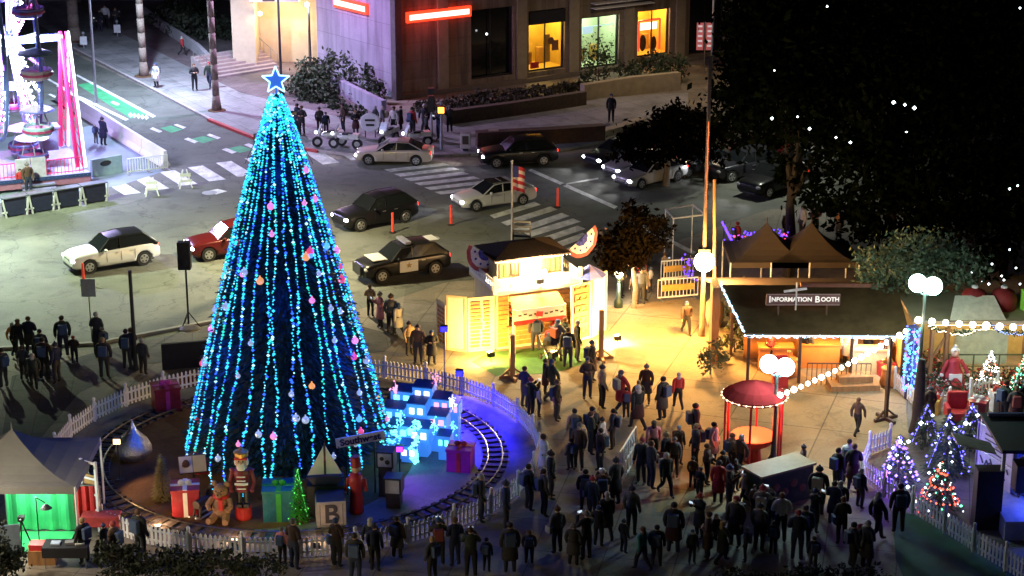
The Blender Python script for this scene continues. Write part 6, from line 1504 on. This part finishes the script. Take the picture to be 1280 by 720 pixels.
for o in COL.objects:
    if 'glaring' in o.get('label', ''):
        for ch in o.children:
            if ch.name.startswith('headlight') and ch.type == 'MESH': ch.data = ch.data if ch.data.users < 3 else ch.data; ch.scale = (1, 1, 1)
# police motorcycles at the corner
def moto(px, py, rz, label):
    t = thing('motorcycle', label, 'motorcycle', G(px, py, .14), rz, 'motorcycles at the corner')
    for x in (-.72, .72): w_ = MB().tube((x, -.06, .32), (x, .06, .32), .32, n=18).build('wheel', rubber, t); MB().tube((x, -.07, .32), (x, .07, .32), .17, n=12).build('rim', chrome, w_)
    MB().ball((0, 0, .75), .3, 10, 8, (1.7, .6, .7)).box((.55, 0, .8), (.6, .5, .28)).build('bodywork', P_W, t); MB().box((.15, 0, .92), (.6, .3, .1)).build('seat', rubber, t)
    MB().tube((-.72, 0, .32), (-.45, 0, 1.1), .04).tube((-.45, -.35, 1.1), (-.45, .35, 1.1), .025).build('fork', chrome, t); MB().slab([(-.62, -.25, .95), (-.62, .25, .95), (-.42, .22, 1.4), (-.42, -.22, 1.4)], .02).build('windscreen', M('screen_pale', (.6, .65, .7), .2), t)
    MB().ball((-.78, 0, .9), .11, 10, 8).build('headlight', GLOW('moto_light', (.9, .95, 1), 2.5), t)
moto(412, 183, R(10), 'motorcycle standing at the left end of the corner crowd'); moto(432, 186, R(-12), 'motorcycle in front of the round white board at the corner'); moto(486, 180, R(60), 'motorcycle with lit headlamp in the middle of the corner crowd'); moto(520, 184, R(20), 'motorcycle at the right end of the corner crowd')
t = thing('round_board', 'white rounded board with dark lettering marks behind the motorcycles', 'sign', G(463, 172, .14)); MB().lathe([(.55, 0), (.6, .04), (.55, .08)], n=20).build('board', whitep, t); t.children[0].rotation_euler[0] = pi / 2; t.children[0].location = (0, 0, .95); MB().box((0, -.1, 1.1), (.6, .02, .12)).box((0, -.1, .8), (.5, .02, .12)).build('marks', blackm, t); MB().tube((-.3, .05, 0), (-.3, .05, .6), .03).tube((.3, .05, 0), (.3, .05, .6), .03).build('leg', blackm, t)
t = thing('newspaper_box', 'white upright street box alone on the pavement right of the corner crowd', 'street box', G(582, 188, .14)); MB().box((0, 0, .6), (.62, .5, .9)).build('cabinet', M('box_white', (.55, .5, .5), .6), t, bevel=.04); MB().box((0, -.26, .68), (.36, .02, .5)).build('window', M('box_dark', (.05, .03, .03), .4), t); MB().box((0, 0, .08), (.3, .3, .16)).build('foot', blackm, t)
# pedestrian signal with an orange hand
t = thing('pedestrian_signal', 'pedestrian signal glowing orange above the corner crowd', 'traffic signal', G(552, 186, .14)); zh = HT(552, 186, 137)
MB().lathe([(.12, 0), (.09, .2), (.07, zh + .5)], n=10).build('pole', greyp, t); h = MB().box((0, -.05, zh), (.5, .3, .5)).build('housing', blackm, t); MB().box((0, -.21, zh), (.34, .03, .34)).build('lens', GLOW('signal_orange', (1, .25, .02), 9), h)
MB().box((-.6, 0, zh + .35), (.34, .3, .95)).build('signal_head', blackm, t)
t = thing('traffic_signal', 'dark traffic signal head against the brown store wall', 'traffic signal', G(540, 176, .14)); MB().tube((0, 0, 0), (0, 0, 3.0), .06).build('pole', greyp, t); MB().box((0, -.1, 2.7), (.35, .3, 1.1)).build('housing', blackm, t)
for x, y, lab in ((105, 60, 'white square sign on a short stand in front of the thick palm'), (147, 45, 'white square sign beside the group at the top')):
    t = thing('small_sign', lab, 'sign', G(x, y, .14)); MB().box((0, 0, .55), (.5, .08, .6)).build('board', whitep, t); MB().tube((0, 0, 0), (0, 0, 1.0), .04).ball((0, 0, 1.1), .12).build('post', greyp, t)
mc = thing('mail_box', 'pale small box with legs right of the white street box', 'street box', G(617, 182, .14)); MB().box((0, 0, .7), (.6, .4, .5)).build('cabinet', M('box_tan', (.4, .28, .2), .6), mc); MB().tube((-.2, 0, 0), (-.2, 0, .45), .03).tube((.2, 0, 0), (.2, 0, .45), .03).build('leg', greyp, mc)

# ------------------------------------------------------------------ large trees at upper right
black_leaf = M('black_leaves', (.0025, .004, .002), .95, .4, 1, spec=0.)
def T(px, py, label, trunk, blobs, n, r, m=None):
    g = G(px, py); bb_ = []
    for (bx, by, rx, ry, rz, dy) in blobs:
        p = P3(bx, by, g.y + dy); bb_.append((p.x, p.y, p.z, rx, ry, rz))
    bb_ = [(g.x, g.y, trunk[0] + .2, .8, .8, .8)] + bb_
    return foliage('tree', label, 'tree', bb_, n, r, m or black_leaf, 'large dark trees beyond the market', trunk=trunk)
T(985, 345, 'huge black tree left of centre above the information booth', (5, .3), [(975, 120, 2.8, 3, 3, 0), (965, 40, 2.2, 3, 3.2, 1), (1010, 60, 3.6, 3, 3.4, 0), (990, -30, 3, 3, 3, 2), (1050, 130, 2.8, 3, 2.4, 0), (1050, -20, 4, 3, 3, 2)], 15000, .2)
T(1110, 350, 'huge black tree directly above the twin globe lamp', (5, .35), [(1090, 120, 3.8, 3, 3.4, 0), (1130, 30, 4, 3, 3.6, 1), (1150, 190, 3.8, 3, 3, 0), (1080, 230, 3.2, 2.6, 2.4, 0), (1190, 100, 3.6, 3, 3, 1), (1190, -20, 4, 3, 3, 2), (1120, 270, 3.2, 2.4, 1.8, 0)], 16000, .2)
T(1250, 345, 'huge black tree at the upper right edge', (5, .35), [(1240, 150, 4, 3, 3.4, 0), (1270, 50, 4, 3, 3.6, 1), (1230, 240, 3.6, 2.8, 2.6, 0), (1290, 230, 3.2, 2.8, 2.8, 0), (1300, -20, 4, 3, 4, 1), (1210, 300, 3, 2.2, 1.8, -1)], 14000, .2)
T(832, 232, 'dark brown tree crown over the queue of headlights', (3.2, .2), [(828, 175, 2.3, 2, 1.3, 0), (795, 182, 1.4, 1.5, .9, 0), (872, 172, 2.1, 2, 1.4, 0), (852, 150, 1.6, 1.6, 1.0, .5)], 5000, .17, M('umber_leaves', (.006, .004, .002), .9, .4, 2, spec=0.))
T(905, 205, 'tall dark tree between the banners and the black trees', (4, .25), [(925, 115, 1.6, 2, 2.4, 0), (945, 70, 1.8, 2, 2.6, 0), (935, 20, 1.3, 2, 2.4, 1), (950, 140, 1.8, 2, 2.0, 0)], 5500, .18)
T(792, 385, 'dark bushy tree behind the booth beside the light gantry', (2.6, .14), [(780, 312, 1.2, 1.1, 1.1, 0), (805, 295, 1.2, 1.1, 1.0, 0), (792, 270, .7, .8, .6, 0), (768, 328, .7, .7, .6, 0)], 3600, .12, M('umber_leaves', (.006, .004, .002), .9, .4, 2, spec=0.))
T(1150, 440, 'grey-green leafy tree lit by the twin globe lamp', (2.8, .15), [(1110, 335, 1.5, 1.3, 1.1, 0), (1150, 318, 1.6, 1.3, 1.1, .5), (1190, 335, 1.4, 1.3, 1.0, 0), (1092, 358, 1.0, 1.0, .7, 0), (1135, 350, 1.3, 1.1, .8, .8)], 6500, .1, M('silver_leaves', (.09, .14, .08), .7, .4, 2))
# glints of lamps seen through the branches; small added bulbs stand in for them
gl = thing('far_lamp_glints', 'scattered small white glints of far lamps through the huge black trees', 'distant lights', G(1110, 350)); b = MB()
for (x, y, s) in ((1117, 128, .09), (1131, 131, .07), (1143, 135, .09), (968, 88, .04), (965, 148, .07), (997, 146, .05), (1012, 161, .07), (1063, 178, .07), (1045, 172, .05), (1215, 340, .05), (1228, 352, .05), (1240, 330, .05), (1252, 345, .05), (1262, 312, .05), (1270, 335, .05), (1236, 355, .06), (1255, 350, .05), (1275, 10, .05), (1034, 8, .05), (1262, 236, .06), (1272, 232, .05), (1275, 355, .05), (1205, 350, .04), (1133, 165, .04)):
    p = P3(x, y, gl.location.y - 4.2) - gl.location; MB().octa(p, s).build('bulb', cool_bulb, gl)
# MB().path([P3(960, 150, gl.location.y - 4.1) - gl.location, P3(1060, 176, gl.location.y - 4.1) - gl.location, P3(1143, 137, gl.location.y - 4.1) - gl.location, P3(1262, 240, gl.location.y - 4.1) - gl.location], .01, 4).build('wire', blackm, gl)
# near tree tops along the bottom edge
def T2(px, py, label, blobs, n, r):
    g = G(px, py); bb_ = [(g.x, g.y, 1.2, .3, .3, .3)]
    for (bx, by, rx, ry, rz, dy) in blobs:
        p = P3(bx, by, g.y + dy); bb_.append((p.x, p.y, max(.9, p.z), rx, ry, rz))
    foliage('shrub', label, 'shrub', bb_, n, r, M('near_black_leaves', (.02, .028, .015), .8, .4, 2), 'dark shrubs along the bottom edge', trunk=(1.2, .06))
T2(165, 735, 'dark leafy shrub at the bottom edge beside the photo tent', [(150, 708, .9, .7, .6, 0), (190, 712, 1, .7, .5, 0), (125, 690, .35, .3, .5, 0), (225, 712, .9, .6, .45, 0)], 2600, .08)
T2(290, 740, 'dark leafy shrub at the bottom edge below the front of the fence', [(270, 714, 1, .7, .5, 0), (320, 718, 1.1, .7, .45, 0), (240, 720, .8, .6, .45, 0)], 2400, .08)
T2(5, 730, 'black shrub filling the bottom left corner', [(2, 690, .3, .4, 1.0, 0), (10, 716, .6, .5, .5, 0)], 1500, .08)
T2(1000, 760, 'dark leafy shrub at the bottom edge under the dense crowd', [(930, 728, 1.0, .7, .4, 0), (1010, 730, 1.1, .7, .45, 0), (1080, 726, 1.0, .7, .5, 0)], 2600, .08)

# ------------------------------------------------------------------ people
skin_m = M('skin', (.5, .3, .2), .6, .05); shoe_m = M('shoe_dark', (.02, .02, .02), .6)
def make_person(kind):
    V = []; E_ = []; Rr = []; C_ = []
    def v(p, r, c, par=None):
        V.append(Vector(p)); Rr.append(r if isinstance(r, tuple) else (r, r)); C_.append(c)
        if par is not None: E_.append((par, len(V) - 1))
        return len(V) - 1
    pel = v((0, 0, .96), (.16, .115), 't'); wai = v((0, 0, 1.1), (.145, .1), 'j', pel); che = v((0, .0, 1.3), (.175, .12), 'j', wai); upp = v((0, .01, 1.42), (.12, .09), 'j', che)
    nec = v((0, 0, 1.5), .052, 's', upp); hea = v((0, -.015, 1.6), (.078, .09), 's', nec); top = v((0, -.005, 1.69), (.07, .085), 's', hea)
    v((0, -.115, 1.6), .014, 's', hea)
    walk = kind == 'walk'
    for s in (-1, 1):
        hip = v((s * .1, 0, .88), .1, 't', pel); ky = -.16 * s if walk else -.02; ay = .2 * s * (-1 if s < 0 else 1)
        if walk: kn, an, to = (s * .1, -.16 if s > 0 else .05, .5), (s * .1, -.22 if s > 0 else .36, .09 if s > 0 else .18), (s * .11, -.38 if s > 0 else .24, .05 if s > 0 else .06)
        else: kn, an, to = (s * .11, -.02, .5), (s * .12, .03, .09), (s * .14, -.13, .045)
        k = v(kn, .066, 't', hip); a = v(an, .045, 't', k); v(to, .04, 'f', a)
        sh = v((s * .185, .0, 1.41), .062, 'j', upp)
        if kind in ('phone',) : el, wr, hn = (s * .25, -.12, 1.2), (s * .12, -.33, 1.42), (s * .08, -.37, 1.48)
        elif kind == 'cross': el, wr, hn = (s * .27, .02, 1.15), (s * .02, -.2, 1.18), (-s * .06, -.2, 1.2)
        elif walk: el, wr, hn = (s * .25, .12 * s, 1.15), (s * .25, -.02 + .12 * s, .93), (s * .25, -.06 + .12 * s, .85)
        elif kind == 'point' and s > 0: el, wr, hn = (.3, -.22, 1.4), (.34, -.48, 1.5), (.35, -.56, 1.53)
        else: el, wr, hn = (s * .25, .03, 1.15), (s * .24, -.07, .92), (s * .23, -.1, .84)
        e = v(el, .046, 'j', sh); wq = v(wr, .034, 'j', e); h = v(hn, (.036, .02), 's', wq)
        d = (Vector(hn) - Vector(wr)).normalized(); sd2 = d.orthogonal().normalized() * .018
        for q in range(4):
            o = sd2 * (q - 1.5) * .95; L = (.052, .06, .057, .045)[q]
            f = v(Vector(hn) + d * .03 + o, .009, 's', h); v(Vector(hn) + d * (.03 + L) + o * 1.1 + Vector((0, 0, -.012)), .0075, 's', f)
        f = v(Vector(hn) + sd2 * 2.2 - d * .005, .010, 's', h); v(Vector(hn) + sd2 * 3.0 + d * .03, .008, 's', f)
    me = bpy.data.meshes.new('body'); me.from_pydata(V, E_, []); o = bpy.data.objects.new('person', me); COL.objects.link(o)
    sk = o.modifiers.new('skin', 'SKIN'); sk.use_smooth_shade = True
    for i, r in enumerate(Rr): me.skin_vertices[0].data[i].radius = r
    me.skin_vertices[0].data[0].use_root = True
    ss = o.modifiers.new('s', 'SUBSURF'); ss.levels = 1; ss.render_levels = 1
    bpy.context.view_layer.update(); dg = bpy.context.evaluated_depsgraph_get(); bm_ = bpy.data.meshes.new_from_object(o.evaluated_get(dg)); o.modifiers.clear(); o.data = bm_
    def cls(p):
        best = None
        for a, b in E_:
            A, B = V[a], V[b]; t = max(0, min(1, (p - A).dot(B - A) / max(1e-9, (B - A).length_squared))); d = (A.lerp(B, t) - p).length - (Rr[a][0] * (1 - t) + Rr[b][0] * t)
            c = C_[a] if t < .5 else C_[b]
            if best is None or d < best[0]: best = (d, c)
        return best[1]
    cc = [cls(p.center) for p in bm_.polygons]
    bm_.materials.clear()
    for m in (skin_m, shoe_m): bm_.materials.append(m)
    bm_.polygons.foreach_set('material_index', [1 if c == 'f' else 0 for c in cc]); bm_.polygons.foreach_set('use_smooth', [True] * len(cc))
    def cover(name, keys, off):
        fs = [tuple(p.vertices) for p, c in zip(bm_.polygons, cc) if c in keys]; ids = sorted({i for f in fs for i in f}); mp = {i: k for k, i in enumerate(ids)}
        vs = []
        for i in ids:
            q = bm_.vertices[i]; vs.append(q.co + q.normal * off)
        m2 = bpy.data.meshes.new(name); m2.from_pydata(vs, [], [tuple(mp[i] for i in f) for f in fs]); m2.materials.append(blackfab); m2.polygons.foreach_set('use_smooth', [True] * len(fs))
        c = bpy.data.objects.new(name, m2); COL.objects.link(c); c.parent = o
    cover('jacket', 'j', .022); cover('trousers', 't', .012)
    if kind in ('stand', 'cross'):
        MB().ball((0, .02, 1.655), .102, 12, 8, (.95, 1.02, 1)).build('hair', M('hair_dark', (.02, .012, .008), .7), o, smooth=True)
    elif kind == 'walk': MB().ball((0, .02, 1.655), .102, 12, 8, (.95, 1.02, 1)).ball((0, .07, 1.52), .09, 10, 8, (1, .6, 1.5)).build('hair', M('hair_brown', (.06, .03, .015), .7), o, smooth=True)
    else: MB().ball((0, .01, 1.66), .108, 12, 8, (.98, 1.02, .9)).lathe([(.112, 1.62), (.115, 1.67), (.108, 1.68)], n=14).ball((0, 0, 1.775), .03).build('knit_hat', M('hat_wool', (.05, .05, .07), .9), o, smooth=True)
    e = MB().ball((-.03, -.1, 1.615), .011, 6, 5).ball((.03, -.1, 1.615), .011, 6, 5).build('eyes', blackm, o)
    if kind == 'phone': MB().box((0, -.4, 1.53), (.15, .012, .08)).build('phone', M('phone_screen', (.02, .02, .02), .3, em=(.7, .85, 1), es=.8), o)
    return o
KINDS = ['stand', 'walk', 'phone', 'cross', 'point', 'plain']
PP = {k: make_person(k) for k in KINDS}; pused = set()
JK = {'k': ('dark', (.012, .012, .014)), 'n': ('navy', (.015, .02, .05)), 'g': ('grey', (.1, .1, .1)), 'w': ('white', (.6, .58, .55)), 'r': ('red', (.4, .03, .03)), 'b': ('brown', (.08, .045, .03)), 'o': ('orange', (.55, .22, .05)),
      'p': ('pink', (.5, .2, .22)), 't': ('teal', (.04, .2, .2)), 'y': ('tan', (.35, .25, .15)), 'v': ('purple', (.12, .05, .2))}
ORD = ['first', 'second', 'third', 'fourth', 'fifth', 'sixth', 'seventh', 'eighth', 'ninth', 'tenth', 'eleventh', 'twelfth', 'thirteenth', 'fourteenth']
POSE = {'stand': 'standing', 'walk': 'walking', 'phone': 'phone raised', 'cross': 'arms folded', 'point': 'pointing', 'plain': 'knit hat'}
def person(px, py, kind, jk, rz, label, group, scale=1.0, z=0):
    pr = PP[kind]; o = pr if kind not in pused else copy_tree(pr); pused.add(kind)
    o.location = G(px, py); o.location.z = z; o.rotation_euler[2] = rz; bw = RND.uniform(.96, 1.2); o.scale = (scale * bw, scale * RND.uniform(.98, 1.2), scale)
    tag(o, label, 'person', group)
    tc = RND.choice([(.012, .012, .016), (.02, .025, .05), (.04, .035, .03), (.015, .015, .015)])
    for c in o.children:
        n = c.name.split('.')[0]
        if n in ('hair', 'knit_hat') and RND.random() < .6:
            hc = RND.choice([(.12, .06, .025), (.3, .2, .09), (.15, .14, .13), (.35, .05, .05), (.05, .03, .02), (.4, .38, .35), (.03, .06, .15)])
            c.material_slots[0].link = 'OBJECT'; c.material_slots[0].material = M('head_%d' % int(hc[0] * 100 + hc[2] * 9000), hc, .85, .1, 10)
        if n in ('jacket', 'trousers'):
            c.material_slots[0].link = 'OBJECT'
            dk = RND.choice([(.012, .012, .014), (.012, .018, .035), (.03, .028, .026), (.02, .03, .02), (.035, .018, .014), (.05, .05, .052), (.008, .008, .009)]) if jk == 'k' else JK[jk][1]
            c.material_slots[0].material = M('jacket_%s_%d' % (JK[jk][0], int(dk[0] * 1000 + dk[2] * 9e4)), dk, .85, .15, 10) if n == 'jacket' else M('trousers_%02d' % int(tc[0] * 1000), tc, .85, .1, 10)
    if scale > .85 and RND.random() < .28:
        cc_ = RND.choice([(.03, .03, .035), (.2, .04, .03), (.05, .08, .15), (.3, .27, .2)])
        b = MB()
        if RND.random() < .5: b.box((0, .21, 1.22), (.3, .16, .42)); nm = 'backpack'
        else: b.box((.3, -.02, .95), (.1, .3, .24)).tube((.24, 0, 1.06), (-.1, .0, 1.46), .015); nm = 'shoulder_bag'
        b.build(nm, M('bag_%d' % int(cc_[0] * 1000), cc_, .8), o, bevel=.03)
    if scale > .85 and RND.random() < .3:
        c2 = RND.choice([(.02, .02, .03), (.05, .045, .04), (.06, .02, .02)]) if jk == 'k' else JK[jk][1]
        MB().lathe([(.24, .5), (.235, .7), (.2, 1.0)], n=14).build('coat_skirt', M('coat_%d' % int(c2[0] * 1000 + c2[2] * 9e4), c2, .9, .15, 8), o, smooth=True).scale = (1, .72, 1)
    return o
def cluster(where, group, lst, face=None, z=0):
    """lst: (x, y, jacket[, kind[, scale]])"""
    lst = sorted(lst, key=lambda q: q[0])
    if group.startswith('people in the lower'): lst = [q for i, q in enumerate(lst) if i % 4 != 2]
    for i, q in enumerate(lst):
        kind = q[3] if len(q) > 3 and q[3] else RND.choice(['stand', 'stand', 'plain', 'walk', 'cross', 'phone'] if True else KINDS)
        sc = q[4] if len(q) > 4 else RND.choice([.72, .88, .92, .96, 1, 1.03, 1.07])
        q = (q[0] + RND.gauss(0, 2.5), q[1] + RND.gauss(0, 4) * (q[1] > 430)) + tuple(q[2:])
        rz = RND.uniform(-pi, pi) if face is None else face + RND.gauss(0, .5)
        who = 'child' if sc < .8 else 'person'
        lab = f'{who} in {JK[q[2]][0]}, {POSE[kind]}, ' + (f'{ORD[i]} from left {where}' if len(lst) > 1 else where)
        if len(lab.replace(',', '').split()) > 16: print('LONG', lab)
        person(q[0], q[1], kind, q[2], rz, lab, group, sc, z)
N_ = pi  # facing away from the camera
cluster('among watchers left of the notice sign', 'people left of the tree', [(14, 450, 'o', 'walk', .85), (26, 446, 'k'), (36, 438, 'k'), (50, 455, 'k'), (58, 474, 'k', 'stand'), (31, 470, 'k', 'cross'), (6, 478, 'k'), (43, 488, 'k', 'walk')], N_)
cluster('around the notice sign pole', 'people left of the tree', [(79, 452, 'k', 'stand'), (93, 450, 'k', 'cross'), (71, 476, 'n', 'plain'), (120, 441, 'k', 'cross', 1.08), (133, 438, 'g', 'stand', .72), (131, 470, 'k', 'stand')], N_)
cluster('beside the dark lamp post', 'people left of the tree', [(158, 458, 'k', 'stand'), (166, 459, 'k', 'cross', 1.05), (181, 456, 'k', 'plain', .92)], N_)
cluster('on the far pavement by the slim palm', 'people on the far pavement', [(246, 116, 'k', 'cross', 1.05), (262, 113, 'k', 'walk'), (196, 112, 'w', 'stand', .95), (229, 72, 'r', 'walk', .8)], 0, .14)
cluster('at the top left pavement', 'people on the far pavement', [(120, 42, 'g'), (127, 42, 'k'), (133, 38, 'w'), (144, 40, 'k'), (150, 36, 'k')], 0, .14)
cluster('right of the tree tip', 'people at the corner', [(383, 172, 'k', 'cross', 1.05), (410, 171, 'k', 'stand', .8), (372, 168, 'n', 'stand'), (398, 168, 'g', 'plain', .9)], 0, .14)
cluster('behind the cream saloon', 'people at the corner', [(430, 168, 'b'), (445, 172, 'k'), (478, 170, 'g'), (492, 172, 'w'), (503, 166, 'k'), (514, 174, 'r'), (527, 170, 'k'), (538, 176, 'k'), (549, 178, 'n'), (560, 168, 'k'), (470, 160, 'k')], None, .14)
cluster('alone in front of the ramp wall', 'people on the far pavement', [(762, 156, 'k', 'stand', 1.05)], 0, .14)
cluster('by the white road barriers', 'people by the ferris wheel', [(123, 180, 'n', 'stand'), (130, 182, 'n', 'point')], 2.6)
cluster('in front of the wheel skirt', 'people by the ferris wheel', [(38, 244, 'b', 'plain', 1.05), (30, 240, 'r', 'stand', .75)], 0)
cluster('between tree and police off-roader', 'people right of the tree', [(474, 410, 'p'), (486, 418, 'g'), (500, 420, 'w', 'walk'), (466, 396, 'y')], None)
cluster('close behind the toy village', 'people right of the tree', [(522, 452, 'b'), (531, 455, 'k', 'stand'), (541, 454, 'k', 'cross'), (510, 450, 'y', 'plain')], 0)
cluster('on the green booth lawn', 'people at the booth', [(665, 447, 'k', 'stand'), (687, 440, 'r', 'stand', .8), (697, 444, 'g', 'walk'), (706, 440, 'k', 'cross'), (714, 455, 'k', 'stand', 1.04), (722, 454, 'k', 'plain', 1.04), (692, 428, 'r', 'cross'), (702, 424, 'w', 'stand')], 2.9)
cluster('around the single warm globe lamp', 'people behind the booth', [(781, 372, 'y'), (789, 379, 'b'), (799, 380, 'g'), (806, 376, 'y'), (814, 366, 'w'), (756, 322, 'k'), (748, 330, 'k', 'walk'), (800, 355, 'r'), (826, 348, 'y')], None)
cluster('on the bright tan paving', 'people on the paving', [(856, 418, 'b', 'walk'), (742, 482, 'k', 'stand', 1.05), (735, 500, 'b', 'cross')], .4)
cluster('outside the picket ring below the lawn', 'people by the ring', [(680, 490, 'k', 'plain'), (664, 512, 'k'), (674, 520, 'w', 'stand', .8), (688, 506, 'k', 'walk'), (700, 530, 'k', 'stand'), (698, 515, 'p', 'stand', .7), (655, 505, 'n')], 1.7)
cluster('on the middle of the paving', 'people on the paving', [(773, 518, 'r', 'walk'), (784, 522, 'r', 'stand', .75), (803, 524, 'k', 'cross'), (810, 512, 'k', 'plain'), (825, 514, 'k', 'stand', 1.06), (845, 512, 'r', 'walk', .9), (795, 530, 'k'), (872, 560, 'k', 'stand', 1.08), (757, 508, 'y')], None)
cluster('left of the white lattice panel', 'people amid the crowd', [(712, 585, 'k', 'stand'), (722, 560, 'y'), (735, 568, 'k', 'cross'), (745, 562, 'k', 'stand', 1.05), (752, 565, 'w', 'plain', .85), (765, 560, 'n', 'stand', .95), (748, 590, 'k'), (727, 592, 'b')], None)
cluster('right of the white lattice panel', 'people amid the crowd', [(803, 604, 'k', 'stand', 1.05), (812, 612, 'k', 'cross', 1.08), (818, 580, 'p', 'walk'), (833, 622, 'k', 'walk'), (842, 600, 'g', 'stand', .9), (835, 590, 'k', 'plain'), (852, 585, 'b')], None)
cluster('at the ring fence right end', 'people by the ring', [(662, 645, 'k', 'stand'), (681, 652, 'k', 'stand', 1.05), (678, 600, 'w', 'cross'), (690, 618, 'k'), (600, 660, 'k', 'stand', 1.05), (632, 655, 'n', 'plain')], 1.9)
cluster('at the ring fence front', 'people in front of the ring', [(352, 705, 'p', 'stand', .8), (366, 716, 'k', 'cross'), (415, 700, 'w', 'stand', .72), (424, 716, 'k'), (446, 722, 'k', 'stand', 1.05), (462, 704, 'k'), (470, 712, 'n', 'plain'), (500, 700, 'k', 'stand', .9), (545, 700, 'k', 'phone'), (172, 706, 'k', 'stand')], N_)
cluster('in shadow below the picket ring', 'people in the dark foreground', [(540, 722, 'k'), (566, 712, 'n'), (590, 722, 'k'), (610, 708, 'k'), (640, 716, 'k'), (662, 706, 'g')], N_)
cluster('crowding in front of the red kiosk', 'people at the kiosk', [(872, 590, 'k'), (884, 602, 'b'), (893, 585, 'w', 'stand', .95), (902, 610, 'k'), (912, 596, 'y'), (920, 612, 'k'), (899, 628, 'r'), (930, 604, 'b', 'walk'), (876, 622, 'k'), (862, 606, 'b')], None)
cluster('next to the dark green counter', 'people at the counter', [(912, 640, 'k'), (925, 632, 'y', 'walk'), (938, 638, 'b'), (1000, 600, 'b', 'plain', .8)], None)
cluster('along the diagonal picket fence', 'people by the garden fence', [(1047, 615, 'k', 'stand', 1.05), (1056, 610, 'w', 'stand', 1.0), (1067, 614, 'k', 'cross', 1.05), (1079, 642, 'k', 'stand'), (1096, 678, 'k', 'walk'), (1120, 668, 'k', 'stand', 1.06), (1051, 596, 'r', 'stand', .72), (1068, 545, 'b', 'walk', .9)], 2.6)
cluster('in crowd left of diagonal fence', 'people in the lower right crowd', [(1028, 650, 'k'), (1040, 656, 'k'), (1052, 662, 'k'), (1062, 672, 'n'), (1018, 664, 'k'), (1035, 678, 'g'), (1050, 690, 'k'), (1072, 694, 'k'), (1084, 704, 'k'), (1100, 712, 'k'), (1064, 712, 'n')], 2.6)
cluster('in crowd below the green counter', 'people in the lower right crowd', [(950, 668, 'g'), (962, 676, 'k'), (975, 670, 'w', 'cross'), (984, 682, 'k'), (968, 696, 'k'), (990, 704, 'k'), (1004, 690, 'k', 'stand', .95), (944, 690, 'k'), (1012, 712, 'k'), (956, 712, 't')], 2.9)
cluster('in the crowd below the red kiosk', 'people in the lower middle crowd', [(868, 672, 'k'), (880, 668, 'k'), (893, 680, 'k'), (906, 674, 'g'), (918, 690, 'k'), (882, 700, 'b'), (900, 708, 'k'), (930, 700, 'k'), (866, 704, 'k')], None)
cluster('in the dark crowd at bottom centre', 'people in the lower middle crowd', [(748, 690, 'k'), (762, 676, 'k'), (778, 686, 'k'), (792, 672, 'g'), (806, 690, 'k'), (820, 700, 'k'), (834, 684, 'k'), (846, 698, 'k', 'stand', 1.08), (800, 712, 't'), (776, 712, 'k'), (850, 668, 'k', 'stand', 1.05)], 3)
cluster('in dark group below lattice panel', 'people in the lower middle crowd', [(744, 630, 'k'), (752, 642, 'b'), (733, 640, 'k'), (765, 636, 'k'), (742, 655, 'k'), (722, 672, 'k'), (700, 690, 'g'), (716, 706, 'k'), (736, 704, 'k')], 3)
cluster('behind the garden beside the stage', 'people in the garden', [(1256, 530, 'k', 'stand', 1.1), (1268, 532, 'k', 'cross', 1.08), (1162, 532, 'k', 'plain', .9), (1276, 520, 'k')], None)
cluster('on the lit stage at the right edge', 'people on the stage', [(1262, 640, 'w', 'point'), (1274, 646, 'g', 'phone')], None, .7)
cluster('at the counters of the information booth', 'people at the information booth', [(962, 462, 'r'), (1007, 455, 'k'), (1060, 458, 'w'), (1085, 462, 'k'), (1100, 470, 'b')], None)
cluster('beneath the black trees', 'people beyond the market', [(918, 316, 'r'), (1022, 296, 'p'), (1002, 300, 'w'), (1048, 300, 'o'), (986, 305, 'k')], None)
cluster('in the photo tent', 'people in the photo tent', [(102, 700, 'k', 'stand', .95), (133, 694, 'k', 'plain'), (146, 712, 'b')], None)
# pushchair on the lawn
t = thing('pushchair', 'black pushchair standing on the green booth lawn', 'pushchair', G(688, 450), .5)
MB().slab([(-.3, -.3, .5), (.3, -.3, .5), (.3, .35, .75), (-.3, .35, .75)], .12).build('seat', blackfab, t); MB().lathe([(.33, .75), (.3, .95), (.1, 1.08)], n=12).build('hood', blackfab, t)
fr = MB().tube((-.28, -.3, .15), (-.28, .5, 1.0), .02).tube((.28, -.3, .15), (.28, .5, 1.0), .02).tube((-.28, .5, 1.0), (.28, .5, 1.0), .025).tube((-.28, .3, .1), (-.28, -.2, .5), .02).tube((.28, .3, .1), (.28, -.2, .5), .02).build('frame', steel, t)
for sx in (-.3, .3):
    for sy in (-.35, .3): MB().tube((sx - .02, sy, .12), (sx + .02, sy, .12), .12, n=14).build('wheel', rubber, t)
